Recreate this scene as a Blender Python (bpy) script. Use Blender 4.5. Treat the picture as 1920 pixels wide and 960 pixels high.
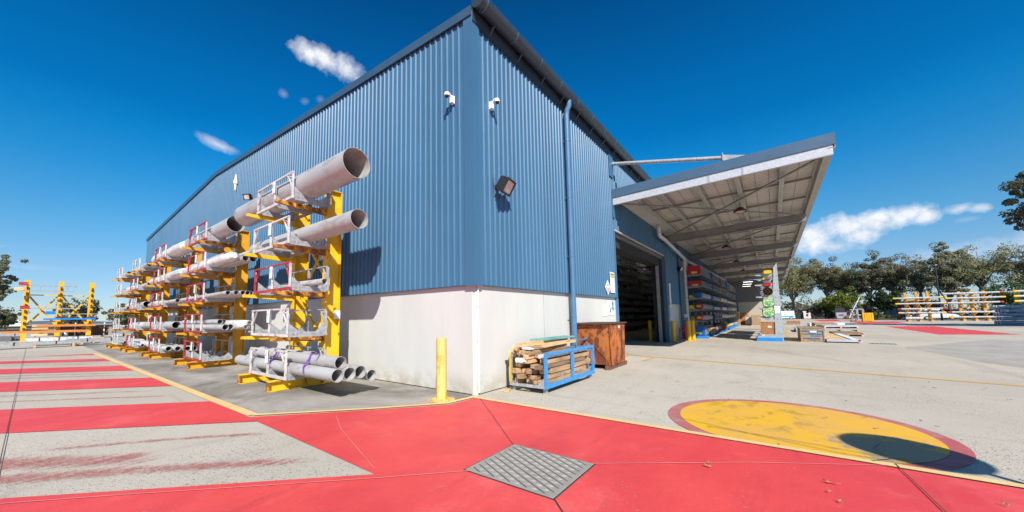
import bpy, math, random
import numpy as np
from mathutils import Vector, Matrix
R = math.radians
random.seed(7)
scene = bpy.context.scene
for o in list(bpy.data.objects):
    bpy.data.objects.remove(o)
COL = scene.collection

# ------------------------------------------------------------------ camera
cam = bpy.data.cameras.new('camera')
camo = bpy.data.objects.new('camera', cam)
COL.objects.link(camo)
cam.sensor_fit = 'HORIZONTAL'
cam.sensor_width = 36.0
cam.lens = 36 * 675.036 / 1920
cam.shift_x = 0.02271
cam.shift_y = 0.02712
cam.clip_start = 0.05
cam.clip_end = 6000
_yaw, _pit, _rol = R(51.9039), R(5.29306), R(-0.903954)
_f = Vector((math.sin(_yaw) * math.cos(_pit), math.cos(_yaw) * math.cos(_pit), math.sin(_pit)))
_r = Vector((math.cos(_yaw), -math.sin(_yaw), 0))
_u = _r.cross(_f)
_r2 = _r * math.cos(_rol) + _u * math.sin(_rol)
_u2 = -_r * math.sin(_rol) + _u * math.cos(_rol)
camo.matrix_world = Matrix(((_r2.x, _u2.x, -_f.x, -5.94), (_r2.y, _u2.y, -_f.y, -5.06), (_r2.z, _u2.z, -_f.z, 1.65), (0, 0, 0, 1)))
scene.camera = camo

# ------------------------------------------------------------------ sun, sky, exposure
SUN = Vector((-0.865, -0.92, 1.0)).normalized()      # towards the sun
sl = bpy.data.lights.new('sun', 'SUN')
sl.energy = 4.9
sl.angle = R(0.53)
sl.color = (1.0, 0.955, 0.88)
so = bpy.data.objects.new('sun', sl)
so.rotation_euler = (-SUN).to_track_quat('-Z', 'Y').to_euler()
so.location = (-30, -30, 40)
COL.objects.link(so)

scene.view_settings.view_transform = 'Standard'
scene.view_settings.look = 'None'
scene.view_settings.exposure = 0.50
scene.view_settings.gamma = 1.0
scene.view_settings.use_curve_mapping = False

world = bpy.data.worlds.new('World')
scene.world = world
world.use_nodes = True
wn, wl = world.node_tree.nodes, world.node_tree.links
wn.clear()
def WN(t, **k):
    n = wn.new(t)
    for a, b in k.items():
        setattr(n, a, b)
    return n
def wmath(op, a, b=None, clamp=False):
    n = WN('ShaderNodeMath', operation=op, use_clamp=clamp)
    for i, v in enumerate((a, b)):
        if v is None:
            continue
        if isinstance(v, (int, float)):
            n.inputs[i].default_value = v
        else:
            wl.new(v, n.inputs[i])
    return n.outputs[0]
sky = WN('ShaderNodeTexSky', sky_type='NISHITA')
sky.sun_disc = False
sky.sun_elevation = math.asin(SUN.z)
sky.sun_rotation = math.atan2(SUN.x, SUN.y) % (2 * math.pi)
sky.altitude = 40
sky.air_density = 1.0
sky.dust_density = 0.0
sky.ozone_density = 2.2
hs = WN('ShaderNodeHueSaturation')
hs.inputs['Hue'].default_value = 0.5
hs.inputs['Saturation'].default_value = 1.0
hs.inputs['Value'].default_value = 1.0
wl.new(sky.outputs[0], hs.inputs['Color'])
tc = WN('ShaderNodeTexCoord')
DIR = tc.outputs['Generated']
warp = WN('ShaderNodeTexNoise')
warp.inputs['Scale'].default_value = 15.0
warp.inputs['Detail'].default_value = 9.0
warp.inputs['Roughness'].default_value = 0.62
wl.new(DIR, warp.inputs['Vector'])
soft = WN('ShaderNodeTexNoise')
soft.inputs['Scale'].default_value = 50.0
soft.inputs['Detail'].default_value = 6.0
soft.inputs['Roughness'].default_value = 0.6
wl.new(DIR, soft.inputs['Vector'])
def wdot(v):
    n = WN('ShaderNodeVectorMath', operation='DOT_PRODUCT')
    wl.new(DIR, n.inputs[0])
    n.inputs[1].default_value = v
    return n.outputs['Value']
# clouds: direction, half width, half height, tilt (deg), density
clouds = [((0.9858, -0.0761, 0.1495), .040, .037, 0, 1.3), ((0.9793, -0.1198, 0.1633), .040, .031, 0, 1.35), ((0.9721, -0.1628, 0.169), .040, .025, 0, 1.4), ((0.9647, -0.1986, 0.1729), .036, .020, 0, 1.4),
          ((0.9612, -0.2222, 0.1637), .022, .015, 0, 1.2), ((0.9865, -0.0988, 0.1309), .048, .018, 0, 1.1), ((0.9791, -0.1407, 0.1471), .040, .020, 0, 1.3),
          ((0.9512, -0.2583, 0.1685), .022, .010, 6, 1.0), ((0.9469, -0.2761, 0.1648), .014, .010, 0, 1.1), ((0.9525, -0.2654, 0.1492), .015, .006, 0, 0.5),
          ((0.3359, 0.747, 0.5738), .040, .022, -18, 1.0), ((0.3693, 0.7339, 0.57), .046, .026, -18, 1.15), ((0.4062, 0.719, 0.564), .042, .027, -20, 1.1), ((0.4302, 0.7144, 0.5519), .026, .016, -20, 0.8),
          ((0.2261, 0.9, 0.3728), .036, .011, -16, 0.75), ((0.2462, 0.896, 0.3695), .02, .008, -10, 0.6), ((0.3139, 0.8105, 0.4946), .010, .009, -30, 0.45), ((0.3543, 0.7958, 0.491), .009, .008, 20, 0.4), ((0.3792, 0.7779, 0.501), .010, .009, 20, 0.4),
          ((0.938, -0.318, 0.100), 0.10, 0.024, 4, 0.7), ((0.962, -0.247, 0.090), 0.055, 0.022, 0, 0.65), ((0.99, -0.11, 0.075), 0.05, 0.012, 0, 0.45),
          ((-0.055, 0.99, 0.130), 0.035, 0.007, 0, 0.75), ((-0.01, 0.995, 0.098), 0.05, 0.006, 0, 0.35),
          ((0.55, -0.8, 0.22), 0.25, 0.06, 5, 1.2), ((-0.75, 0.6, 0.3), 0.3, 0.07, 5, 1.1), ((-0.5, -0.75, 0.25), 0.35, 0.05, -5, 1.1)]
total = None
for (d, a, b, tilt, dens) in clouds:
    D = Vector(d).normalized()
    t1 = D.cross(Vector((0, 0, 1))).normalized()
    t2 = t1.cross(D).normalized()
    ct, st = math.cos(R(tilt)), math.sin(R(tilt))
    e1, e2 = t1 * ct + t2 * st, -t1 * st + t2 * ct
    u = wmath('MULTIPLY', wdot(e1), 1 / a)
    v = wmath('MULTIPLY', wdot(e2), 1 / b)
    q = wmath('SQRT', wmath('ADD', wmath('MULTIPLY', u, u), wmath('MULTIPLY', v, v)))
    body = wmath('ADD', wmath('SUBTRACT', 1.06, q), wmath('MULTIPLY', wmath('SUBTRACT', warp.outputs[0], 0.47), 1.8))
    body = wmath('ADD', body, wmath('MULTIPLY', wmath('SUBTRACT', soft.outputs[0], 0.5), 0.9))
    inside = wmath('MULTIPLY', wmath('SUBTRACT', 1.9, q), 1.4, clamp=True)
    front = wmath('GREATER_THAN', wdot(tuple(D)), 0.3)
    m = wmath('MULTIPLY', wmath('MULTIPLY', wmath('MULTIPLY', body, 0.85 * dens, clamp=True), inside), front)
    m = wmath('MULTIPLY', m, min(1.0, dens))
    total = m if total is None else wmath('MAXIMUM', total, m)
mix = WN('ShaderNodeMix', data_type='RGBA')
wl.new(wmath('MULTIPLY', total, 0.93, clamp=True), mix.inputs[0])
# the deep polarised blue of the photograph: a tint by elevation on the Nishita sky; neutral zenith added as unseen fill light
sepd = WN('ShaderNodeSeparateXYZ')
wl.new(DIR, sepd.inputs[0])
tint = WN('ShaderNodeValToRGB')
tint.color_ramp.interpolation = 'LINEAR'
TINT = [(0.0, (0.50, 0.58, 0.80)), (0.11, (0.467, 0.667, 0.855)), (0.193, (0.304, 0.735, 0.926)), (0.30, (0.10, 0.74, 1.05)), (0.364, (0.03, 0.72, 1.10)), (0.42, (0.01, 0.64, 1.06)), (0.5, (0.008, 0.62, 1.05)), (0.63, (0.008, 0.50, 0.89)), (0.70, (0.01, 0.40, 0.73)), (0.82, (0.75, 0.85, 0.95)), (1.0, (1.2, 1.15, 1.1))]
while len(tint.color_ramp.elements) < len(TINT):
    tint.color_ramp.elements.new(0.5)
for e, (p_, c_) in zip(tint.color_ramp.elements, TINT):
    e.position = p_
    e.color = (*c_, 1)
wl.new(sepd.outputs[2], tint.inputs[0])
tm = WN('ShaderNodeMix', data_type='RGBA', blend_type='MULTIPLY')
tm.inputs[0].default_value = 1.0
wl.new(hs.outputs[0], tm.inputs[6])
wl.new(tint.outputs[0], tm.inputs[7])
wl.new(tm.outputs[2], mix.inputs[6])
shade = WN('ShaderNodeMix', data_type='RGBA')
shade.inputs[6].default_value = (6.0, 6.3, 6.9, 1)
shade.inputs[7].default_value = (7.6, 7.7, 7.9, 1)
wl.new(wmath('MULTIPLY', wmath('SUBTRACT', soft.outputs[0], 0.32), 3.0, clamp=True), shade.inputs[0])
wl.new(shade.outputs[2], mix.inputs[7])
bg = WN('ShaderNodeBackground')
bg.inputs['Strength'].default_value = 0.095
wl.new(mix.outputs[2], bg.inputs['Color'])
wo = WN('ShaderNodeOutputWorld')
wl.new(bg.outputs[0], wo.inputs['Surface'])

# ------------------------------------------------------------------ materials
MATS = {}
class NT:
    def __init__(s, m):
        s.n, s.l = m.node_tree.nodes, m.node_tree.links
    def add(s, t, **k):
        n = s.n.new(t)
        for a, b in k.items():
            setattr(n, a, b)
        return n
    def put(s, sock, v):
        if isinstance(v, bpy.types.NodeSocket):
            s.l.new(v, sock)
        else:
            sock.default_value = v
    def noise(s, vec, scale, detail=4, rough=0.55, dist=0.0):
        n = s.add('ShaderNodeTexNoise')
        if vec is not None:
            s.l.new(vec, n.inputs['Vector'])
        n.inputs['Scale'].default_value = scale
        n.inputs['Detail'].default_value = detail
        n.inputs['Roughness'].default_value = rough
        n.inputs['Distortion'].default_value = dist
        return n.outputs[0]
    def ramp(s, v, a, b):                 # smooth 0..1 between a and b
        n = s.add('ShaderNodeMapRange', interpolation_type='SMOOTHSTEP')
        s.l.new(v, n.inputs[0])
        n.inputs[1].default_value = a
        n.inputs[2].default_value = b
        return n.outputs[0]
    def mix(s, f, a, b, mode='MIX'):
        n = s.add('ShaderNodeMix', data_type='RGBA', blend_type=mode)
        s.put(n.inputs[0], f)
        for i, c in ((6, a), (7, b)):
            s.put(n.inputs[i], c if isinstance(c, bpy.types.NodeSocket) else (*c[:3], 1))
        return n.outputs[2]
    def math(s, op, a, b=0.0, clamp=False):
        n = s.add('ShaderNodeMath', operation=op, use_clamp=clamp)
        s.put(n.inputs[0], a)
        s.put(n.inputs[1], b)
        return n.outputs[0]
    def scaled(s, vec, sc):
        n = s.add('ShaderNodeMapping')
        s.l.new(vec, n.inputs[0])
        n.inputs['Scale'].default_value = sc
        return n.outputs[0]

def base(name, rough=0.6, metal=0.0, spec=0.5):
    m = bpy.data.materials.new(name)
    m.use_nodes = True
    t = NT(m)
    b = t.n['Principled BSDF']
    b.inputs['Roughness'].default_value = rough
    b.inputs['Metallic'].default_value = metal
    b.inputs['Specular IOR Level'].default_value = spec
    co = t.add('ShaderNodeTexCoord').outputs['Object']
    return m, t, b, co

def mat(name, col, rough=0.6, metal=0.0, var=0.10, scale=3.0, wear=None, wear_amt=0.5, wear_scale=6.0, bump=0.0, bscale=40.0, stretch=None, spec=0.5, rand=0.0):
    """painted / plain surface: colour drifts with noise, optional worn patches of a second colour"""
    if name in MATS:
        return MATS[name]
    m, t, b, co = base(name, rough, metal, spec)
    v = t.scaled(co, stretch) if stretch else co
    if rand:
        oi = t.add('ShaderNodeObjectInfo')
        ad = t.add('ShaderNodeVectorMath', operation='ADD')
        t.l.new(v, ad.inputs[0])
        cx = t.add('ShaderNodeCombineXYZ')
        t.l.new(t.math('MULTIPLY', oi.outputs['Random'], 57.0), cx.inputs[0])
        t.l.new(t.math('MULTIPLY', oi.outputs['Random'], 31.0), cx.inputs[1])
        t.l.new(cx.outputs[0], ad.inputs[1])
        v = ad.outputs[0]
    lo = tuple(max(0, c * (1 - var)) for c in col)
    hi = tuple(c * (1 + var) for c in col)
    c = t.mix(t.ramp(t.noise(v, scale, 6, 0.6), 0.3, 0.7), lo, hi)
    if rand:
        k = t.math('ADD', t.math('MULTIPLY', oi.outputs['Random'], 2 * rand), 1 - rand)
        g = t.add('ShaderNodeVectorMath', operation='SCALE')
        t.l.new(c, g.inputs[0])
        t.l.new(k, g.inputs['Scale'])
        c = g.outputs[0]
    if wear:
        w = t.ramp(t.noise(v, wear_scale, 8, 0.68), 1.0 - wear_amt - 0.06, 1.0 - wear_amt + 0.06)
        c = t.mix(w, c, wear)
    t.l.new(c, b.inputs['Base Color'])
    r = t.math('ADD', t.math('MULTIPLY', t.noise(v, scale * 3, 4), 0.25), rough - 0.12)
    t.l.new(r, b.inputs['Roughness'])
    if bump:
        bp = t.add('ShaderNodeBump')
        bp.inputs['Strength'].default_value = bump
        bp.inputs['Distance'].default_value = 0.02
        t.l.new(t.noise(v, bscale, 5, 0.6), bp.inputs['Height'])
        t.l.new(bp.outputs[0], b.inputs['Normal'])
    MATS[name] = m
    return m

RUST = (0.16, 0.055, 0.018)
M_trim = mat('dark_blue_trim', (0.040, 0.085, 0.140), 0.38, 0.0, 0.06, 1.5)
M_trimlt = mat('blue_fascia_paint', (0.060, 0.115, 0.185), 0.42, 0.0, 0.05, 1.5)
M_gutter = mat('dark_gutter_steel', (0.030, 0.048, 0.066), 0.36, 0.0, 0.08, 1.5)
M_dp = mat('blue_downpipe_paint', (0.070, 0.165, 0.290), 0.35, 0.0, 0.06, 2)
M_galv = mat('galvanised_steel', (0.42, 0.44, 0.45), 0.5, 0.35, 0.16, 9, wear=(0.30, 0.31, 0.32), wear_amt=0.45, wear_scale=14)
M_galvd = mat('dull_galvanised_steel', (0.30, 0.315, 0.33), 0.55, 0.2, 0.14, 5)
M_yel = mat('yellow_rack_paint', (0.76, 0.465, 0.016), 0.5, 0.0, 0.10, 2.5, wear=RUST, wear_amt=0.37, wear_scale=4.5)
M_yelrust = mat('rusty_yellow_paint', (0.56, 0.25, 0.014), 0.66, 0.0, 0.25, 3.5, wear=(0.20, 0.070, 0.022), wear_amt=0.52, wear_scale=5.5)
M_orange = mat('orange_rack_paint', (0.62, 0.30, 0.014), 0.55, 0.0, 0.15, 2.5, wear=RUST, wear_amt=0.36, wear_scale=4.0)
M_boll = mat('bollard_yellow_paint', (0.76, 0.53, 0.16), 0.5, 0.0, 0.06, 2.5, wear=(0.62, 0.34, 0.03), wear_amt=0.45, wear_scale=5.0, stretch=(1, 1, 0.5))
M_boll2 = mat('bright_bollard_paint', (0.70, 0.37, 0.01), 0.45, 0.0, 0.06, 2.5)
M_red = mat('chipped_red_frame_paint', (0.36, 0.025, 0.032), 0.6, 0.0, 0.2, 6, wear=(0.46, 0.40, 0.38), wear_amt=0.38, wear_scale=7, rand=0.08)
M_whitef = mat('chipped_white_frame_paint', (0.55, 0.52, 0.49), 0.6, 0.0, 0.14, 6, wear=(0.30, 0.12, 0.07), wear_amt=0.40, wear_scale=8, rand=0.05)
M_bluepost = mat('blue_patched_white_post', (0.55, 0.54, 0.53), 0.55, 0.0, 0.08, 6, wear=(0.035, 0.22, 0.55), wear_amt=0.46, wear_scale=5)
M_bluef = mat('chipped_blue_frame_paint', (0.045, 0.25, 0.56), 0.5, 0.0, 0.12, 6, wear=(0.55, 0.58, 0.62), wear_amt=0.36, wear_scale=9)
M_pipe = mat('grey_steel_pipe', (0.47, 0.465, 0.455), 0.46, 0.15, 0.07, 2.0, wear=(0.33, 0.31, 0.29), wear_amt=0.43, wear_scale=4.5, stretch=(1, 0.35, 1), rand=0.12)
M_pipedk = mat('dark_steel_pipe', (0.20, 0.20, 0.205), 0.5, 0.2, 0.1, 2.0, rand=0.2)
M_wrap = mat('white_plastic_wrap', (0.70, 0.69, 0.68), 0.32, 0.0, 0.10, 5, wear=(0.42, 0.41, 0.40), wear_amt=0.45, wear_scale=5, bump=0.8, bscale=9, spec=0.6)
M_purple = mat('purple_strap_webbing', (0.20, 0.045, 0.42), 0.7, 0, 0.1)
M_tag = mat('white_tag_plastic', (0.76, 0.75, 0.73), 0.45, 0, 0.04)
M_white = mat('white_plastic', (0.80, 0.79, 0.78), 0.35, 0, 0.03)
M_black = mat('black_plastic', (0.018, 0.018, 0.02), 0.4, 0, 0.1)
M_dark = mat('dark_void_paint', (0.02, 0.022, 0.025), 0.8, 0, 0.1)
M_pvc = mat('grey_pvc_pipe', (0.50, 0.50, 0.49), 0.4, 0, 0.06, 3)
M_rust = None
M_brown = mat('brown_timber_skid', (0.16, 0.070, 0.035), 0.75, 0, 0.2, 5, stretch=(0.4, 3, 3))
M_bluebeam = mat('bright_blue_paint', (0.012, 0.22, 0.62), 0.42, 0, 0.08, 3)
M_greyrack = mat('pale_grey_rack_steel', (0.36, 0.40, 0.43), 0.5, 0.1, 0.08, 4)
M_rackdim = mat('shaded_grey_rack_steel', (0.20, 0.215, 0.23), 0.55, 0.1, 0.12, 4)  # darker copy of the rack grey, awning shade put into the colour
M_wrapdim = mat('mottled_grey_wrap', (0.46, 0.455, 0.44), 0.4, 0, 0.16, 3, wear=(0.28, 0.27, 0.26), wear_amt=0.42, wear_scale=4, rand=0.25)  # mottled mid grey wrap, darker than the white one
M_cream = mat('cream_concrete_render', (0.42, 0.385, 0.305), 0.8, 0, 0.05, 1.2)

def wood(name, c, rand=0.22, rough=0.75):
    return mat(name, c, rough, 0, 0.28, 4.0, wear=tuple(x * 0.5 for x in c), wear_amt=0.40, wear_scale=3.0, bump=0.25, bscale=25, stretch=(0.35, 4, 4), rand=rand)
M_wood = wood('weathered_timber', (0.46, 0.295, 0.155), 0.3)
M_woodlt = wood('pale_pine_timber', (0.64, 0.43, 0.215), 0.2)
M_wooddk = wood('grey_brown_timber', (0.27, 0.175, 0.11), 0.3)
M_teal = wood('teal_painted_timber', (0.16, 0.36, 0.33), 0.1)
M_ply = wood('orange_brown_plywood', (0.36, 0.155, 0.06), 0.1)
M_cratew = wood('crate_timber', (0.34, 0.235, 0.14), 0.1)

def m_concrete_ground():
    m, t, b, co = base('yard_concrete', 0.85, 0, 0.3)
    big = t.noise(co, 0.12, 5, 0.6)
    mid = t.noise(t.scaled(co, (0.6, 1.6, 1)), 0.9, 7, 0.62, 0.4)
    c = t.mix(t.ramp(big, 0.3, 0.7), (0.43, 0.388, 0.325), (0.525, 0.478, 0.408))
    c = t.mix(t.math('MULTIPLY', t.ramp(mid, 0.52, 0.75), 0.40), c, (0.30, 0.272, 0.238))
    # exposed aggregate grit
    vo = t.add('ShaderNodeTexVoronoi')
    t.l.new(co, vo.inputs['Vector'])
    vo.inputs['Scale'].default_value = 70
    vsep = t.add('ShaderNodeSeparateColor')
    t.l.new(vo.outputs['Color'], vsep.inputs[0])
    patch = t.ramp(t.noise(co, 0.55, 4, 0.6), 0.40, 0.60)
    gd = t.math('MULTIPLY', t.ramp(vsep.outputs[0], 0.86, 0.97), t.math('ADD', t.math('MULTIPLY', patch, 0.55), 0.18))
    c = t.mix(gd, c, (0.10, 0.088, 0.075))
    gl = t.math('MULTIPLY', t.ramp(vsep.outputs[1], 0.80, 0.95), t.math('ADD', t.math('MULTIPLY', patch, 0.5), 0.1))
    c = t.mix(gl, c, (0.50, 0.46, 0.40))
    fine = t.noise(co, 130, 3, 0.6)
    c = t.mix(0.35, c, t.mix(fine, (0.12, 0.11, 0.10), (0.60, 0.56, 0.50)), 'SOFT_LIGHT')
    # small dark oil spots
    sp = t.ramp(t.noise(co, 2.4, 3, 0.5), 0.72, 0.80)
    c = t.mix(t.math('MULTIPLY', sp, 0.55), c, (0.12, 0.105, 0.09))
    ty = t.ramp(t.noise(t.scaled(co, (0.05, 1.4, 1)), 1.0, 6, 0.65, 0.3), 0.56, 0.78)
    c = t.mix(t.math('MULTIPLY', ty, 0.42), c, (0.20, 0.178, 0.152))
    drag = t.ramp(t.noise(t.scaled(co, (1.2, 0.09, 1)), 1.3, 7, 0.68, 0.5), 0.57, 0.74)
    c = t.mix(t.math('MULTIPLY', drag, 0.30), c, (0.21, 0.188, 0.162))
    t.l.new(c, b.inputs['Base Color'])
    bp = t.add('ShaderNodeBump')
    bp.inputs['Strength'].default_value = 0.35
    bp.inputs['Distance'].default_value = 0.012
    t.l.new(t.math('ADD', vo.outputs['Distance'], t.math('MULTIPLY', fine, 0.4)), bp.inputs['Height'])
    t.l.new(bp.outputs[0], b.inputs['Normal'])
    return m
M_ground = m_concrete_ground()

def m_apron():
    m, t, b, co = base('apron_concrete', 0.8, 0, 0.3)
    n1 = t.noise(t.scaled(co, (0.8, 0.5, 1)), 0.8, 8, 0.66, 0.6)
    c = t.mix(t.ramp(n1, 0.33, 0.68), (0.170, 0.154, 0.134), (0.40, 0.370, 0.325))
    c = t.mix(t.math('MULTIPLY', t.ramp(t.noise(co, 3.5, 7, 0.7), 0.58, 0.74), 0.5), c, (0.13, 0.118, 0.105))
    c = t.mix(t.math('MULTIPLY', t.ramp(t.noise(co, 6, 5, 0.7), 0.66, 0.74), 0.5), c, (0.42, 0.40, 0.37))
    c = t.mix(0.3, c, t.mix(t.noise(co, 90, 3), (0.1, 0.1, 0.09), (0.6, 0.57, 0.52)), 'SOFT_LIGHT')
    t.l.new(c, b.inputs['Base Color'])
    bp = t.add('ShaderNodeBump')
    bp.inputs['Strength'].default_value = 0.2
    bp.inputs['Distance'].default_value = 0.01
    t.l.new(t.noise(co, 70, 4), bp.inputs['Height'])
    t.l.new(bp.outputs[0], b.inputs['Normal'])
    return m
M_apron = m_apron()

def m_paint(name, col, dk, amt=0.30, scuff=0.35):
    """road paint over concrete: scuffs, chips down to the slab"""
    m, t, b, co = base(name, 0.6, 0, 0.35)
    c = t.mix(t.ramp(t.noise(t.scaled(co, (1, 1.6, 1)), 0.6, 6, 0.6, 0.4), 0.3, 0.7), col, dk)
    sc = t.ramp(t.noise(t.scaled(co, (1.0, 0.35, 1)), 2.2, 8, 0.7, 0.5), 0.60, 0.82)
    c = t.mix(t.math('MULTIPLY', sc, scuff), c, tuple(x * 0.62 + 0.05 for x in dk))
    pale = t.ramp(t.noise(co, 0.9, 7, 0.68), 0.52, 0.75)
    c = t.mix(t.math('MULTIPLY', pale, 0.42), c, tuple(min(0.9, x * 1.1 + 0.10) for x in col))
    lane = t.ramp(t.noise(t.scaled(co, (0.10, 1.0, 1)), 2.2, 6, 0.65, 0.6), 0.54, 0.74)
    c = t.mix(t.math('MULTIPLY', lane, 0.34), c, tuple(x * 0.55 for x in dk))
    chip = t.math('MULTIPLY', t.ramp(t.noise(co, 34, 7, 0.75), 0.70 - amt * 0.12, 0.74 - amt * 0.12), t.ramp(t.noise(co, 1.7, 5, 0.65), 0.42, 0.66))
    c = t.mix(t.math('MULTIPLY', chip, 0.75), c, (0.36, 0.325, 0.29))
    g = t.noise(co, 75, 4, 0.7)
    c = t.mix(0.55, c, t.mix(g, (0.15, 0.15, 0.15), (0.85, 0.85, 0.85)), 'SOFT_LIGHT')
    t.l.new(c, b.inputs['Base Color'])
    t.l.new(t.math('ADD', t.math('MULTIPLY', t.noise(co, 3, 5), 0.35), 0.38), b.inputs['Roughness'])
    bp = t.add('ShaderNodeBump')
    bp.inputs['Strength'].default_value = 0.25
    bp.inputs['Distance'].default_value = 0.01
    t.l.new(t.noise(co, 85, 5, 0.65), bp.inputs['Height'])
    t.l.new(bp.outputs[0], b.inputs['Normal'])
    return m
M_redpaint = m_paint('red_ground_paint', (0.70, 0.072, 0.066), (0.60, 0.050, 0.055), 0.8, 0.5)
M_yelline = m_paint('yellow_line_paint', (0.74, 0.54, 0.25), (0.68, 0.46, 0.18), 0.9, 0.2)
M_yelline2 = m_paint('worn_yellow_line_paint', (0.66, 0.39, 0.09), (0.58, 0.36, 0.12), 0.7, 0.25)

def m_streak():
    """dragged red paint: thin streaks that break up over the slab"""
    m, t, b, co = base('dragged_red_paint', 0.7, 0, 0.3)
    c = t.mix(t.noise(co, 5), (0.50, 0.075, 0.075), (0.40, 0.09, 0.085))
    t.l.new(c, b.inputs['Base Color'])
    tr = t.add('ShaderNodeBsdfTransparent')
    mx = t.add('ShaderNodeMixShader')
    n = t.math('ADD', t.math('MULTIPLY', t.noise(t.scaled(co, (0.45, 9, 1)), 1.6, 8, 0.72, 0.2), 0.75), t.math('MULTIPLY', t.noise(co, 45, 4, 0.7), 0.25))
    uv = t.add('ShaderNodeTexCoord').outputs['UV']
    sp = t.add('ShaderNodeSeparateXYZ')
    t.l.new(uv, sp.inputs[0])
    e = t.math('SUBTRACT', 1.0, t.math('ABSOLUTE', t.math('SUBTRACT', t.math('MULTIPLY', sp.outputs[1], 2.0), 1.0)))
    e2 = t.math('SUBTRACT', 1.0, t.math('ABSOLUTE', t.math('SUBTRACT', t.math('MULTIPLY', sp.outputs[0], 2.0), 1.0)))
    k = t.math('MULTIPLY', t.ramp(e, 0.0, 0.9), t.ramp(e2, 0.0, 0.35))
    f = t.ramp(t.math('ADD', n, t.math('MULTIPLY', k, 0.26)), 0.58, 0.84)
    grit = t.ramp(t.noise(co, 26, 6, 0.8), 0.36, 0.56)
    t.l.new(t.math('MULTIPLY', t.math('MULTIPLY', t.math('MULTIPLY', f, 0.72), grit), t.ramp(k, 0.02, 0.5)), mx.inputs[0])
    t.l.new(tr.outputs[0], mx.inputs[1])
    t.l.new(b.outputs[0], mx.inputs[2])
    t.l.new(mx.outputs[0], t.n['Material Output'].inputs[0])
    return m
M_streak = m_streak()

def m_circle_yellow():
    m, t, b, co = base('scrubbed_yellow_paint', 0.6, 0, 0.35)
    c = t.mix(t.ramp(t.noise(co, 1.3, 6, 0.6), 0.35, 0.65), (0.72, 0.40, 0.02), (0.66, 0.36, 0.06))
    band = t.noise(t.scaled(co, (1.5, 2.4, 1)), 1.25, 7, 0.66, 0.2)
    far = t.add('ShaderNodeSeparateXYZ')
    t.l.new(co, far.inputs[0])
    zone = t.math('MULTIPLY', t.ramp(far.outputs[1], -0.6, 0.1), t.ramp(far.outputs[1], 1.35, 0.9))
    zone = t.math('MULTIPLY', zone, t.ramp(far.outputs[0], -0.75, -0.3))
    dirty = t.math('MULTIPLY', t.math('MULTIPLY', t.ramp(band, 0.49, 0.62), zone), 0.6)
    dirty = t.math('MULTIPLY', dirty, t.ramp(t.noise(co, 30, 5, 0.75), 0.30, 0.55))
    c = t.mix(dirty, c, (0.20, 0.15, 0.03))
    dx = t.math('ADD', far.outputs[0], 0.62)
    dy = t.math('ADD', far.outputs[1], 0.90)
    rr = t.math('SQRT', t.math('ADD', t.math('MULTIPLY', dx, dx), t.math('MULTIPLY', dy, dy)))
    bare = t.ramp(t.math('SUBTRACT', t.math('ADD', 0.62, t.math('MULTIPLY', t.math('SUBTRACT', t.noise(co, 3.2, 7, 0.7), 0.5), 1.9)), rr), 0.0, 0.14)  # scuffed grey patch, centred on the mirror's shadow to grey its tint
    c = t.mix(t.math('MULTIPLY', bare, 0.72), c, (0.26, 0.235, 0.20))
    spots = t.ramp(t.noise(co, 3.4, 5, 0.6), 0.69, 0.73)
    c = t.mix(t.math('MULTIPLY', spots, 0.8), c, (0.13, 0.12, 0.10))
    chip = t.math('MULTIPLY', t.ramp(t.noise(co, 22, 7, 0.75), 0.55, 0.63), t.ramp(t.noise(co, 1.2, 4), 0.42, 0.6))
    c = t.mix(t.math('MULTIPLY', chip, 0.75), c, (0.42, 0.38, 0.30))
    c = t.mix(0.28, c, t.mix(t.noise(co, 110, 3), (0.15, 0.15, 0.15), (0.85, 0.85, 0.85)), 'SOFT_LIGHT')
    t.l.new(c, b.inputs['Base Color'])
    return m
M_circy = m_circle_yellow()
M_circr = m_paint('worn_red_ring_paint', (0.46, 0.09, 0.09), (0.42, 0.15, 0.14), 1.9, 0.3)

def m_wallconc():
    m, t, b, co = base('white_painted_concrete', 0.75, 0, 0.3)
    c = t.mix(t.ramp(t.noise(t.scaled(co, (1, 1, 0.25)), 1.2, 6, 0.6), 0.3, 0.7), (0.530, 0.538, 0.508), (0.577, 0.580, 0.545))
    drip = t.ramp(t.noise(t.scaled(co, (5, 5, 0.25)), 1.0, 6, 0.65), 0.55, 0.78)
    c = t.mix(t.math('MULTIPLY', drip, 0.30), c, (0.49, 0.475, 0.44))
    sp = t.add('ShaderNodeSeparateXYZ')
    t.l.new(co, sp.inputs[0])
    low = t.math('MULTIPLY', t.ramp(sp.outputs[2], 0.55, 0.0), t.ramp(t.noise(co, 2.6, 7, 0.7), 0.34, 0.62))
    c = t.mix(t.math('MULTIPLY', low, 0.7), c, (0.36, 0.31, 0.21))
    mark = t.ramp(t.noise(t.scaled(co, (1.5, 1.5, 6)), 1.3, 8, 0.75, 0.4), 0.66, 0.72)
    c = t.mix(t.math('MULTIPLY', mark, 0.35), c, (0.38, 0.34, 0.28))
    t.l.new(c, b.inputs['Base Color'])
    bp = t.add('ShaderNodeBump')
    bp.inputs['Strength'].default_value = 0.08
    bp.inputs['Distance'].default_value = 0.01
    t.l.new(t.noise(co, 18, 6), bp.inputs['Height'])
    t.l.new(bp.outputs[0], b.inputs['Normal'])
    return m
M_conc = m_wallconc()

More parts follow.
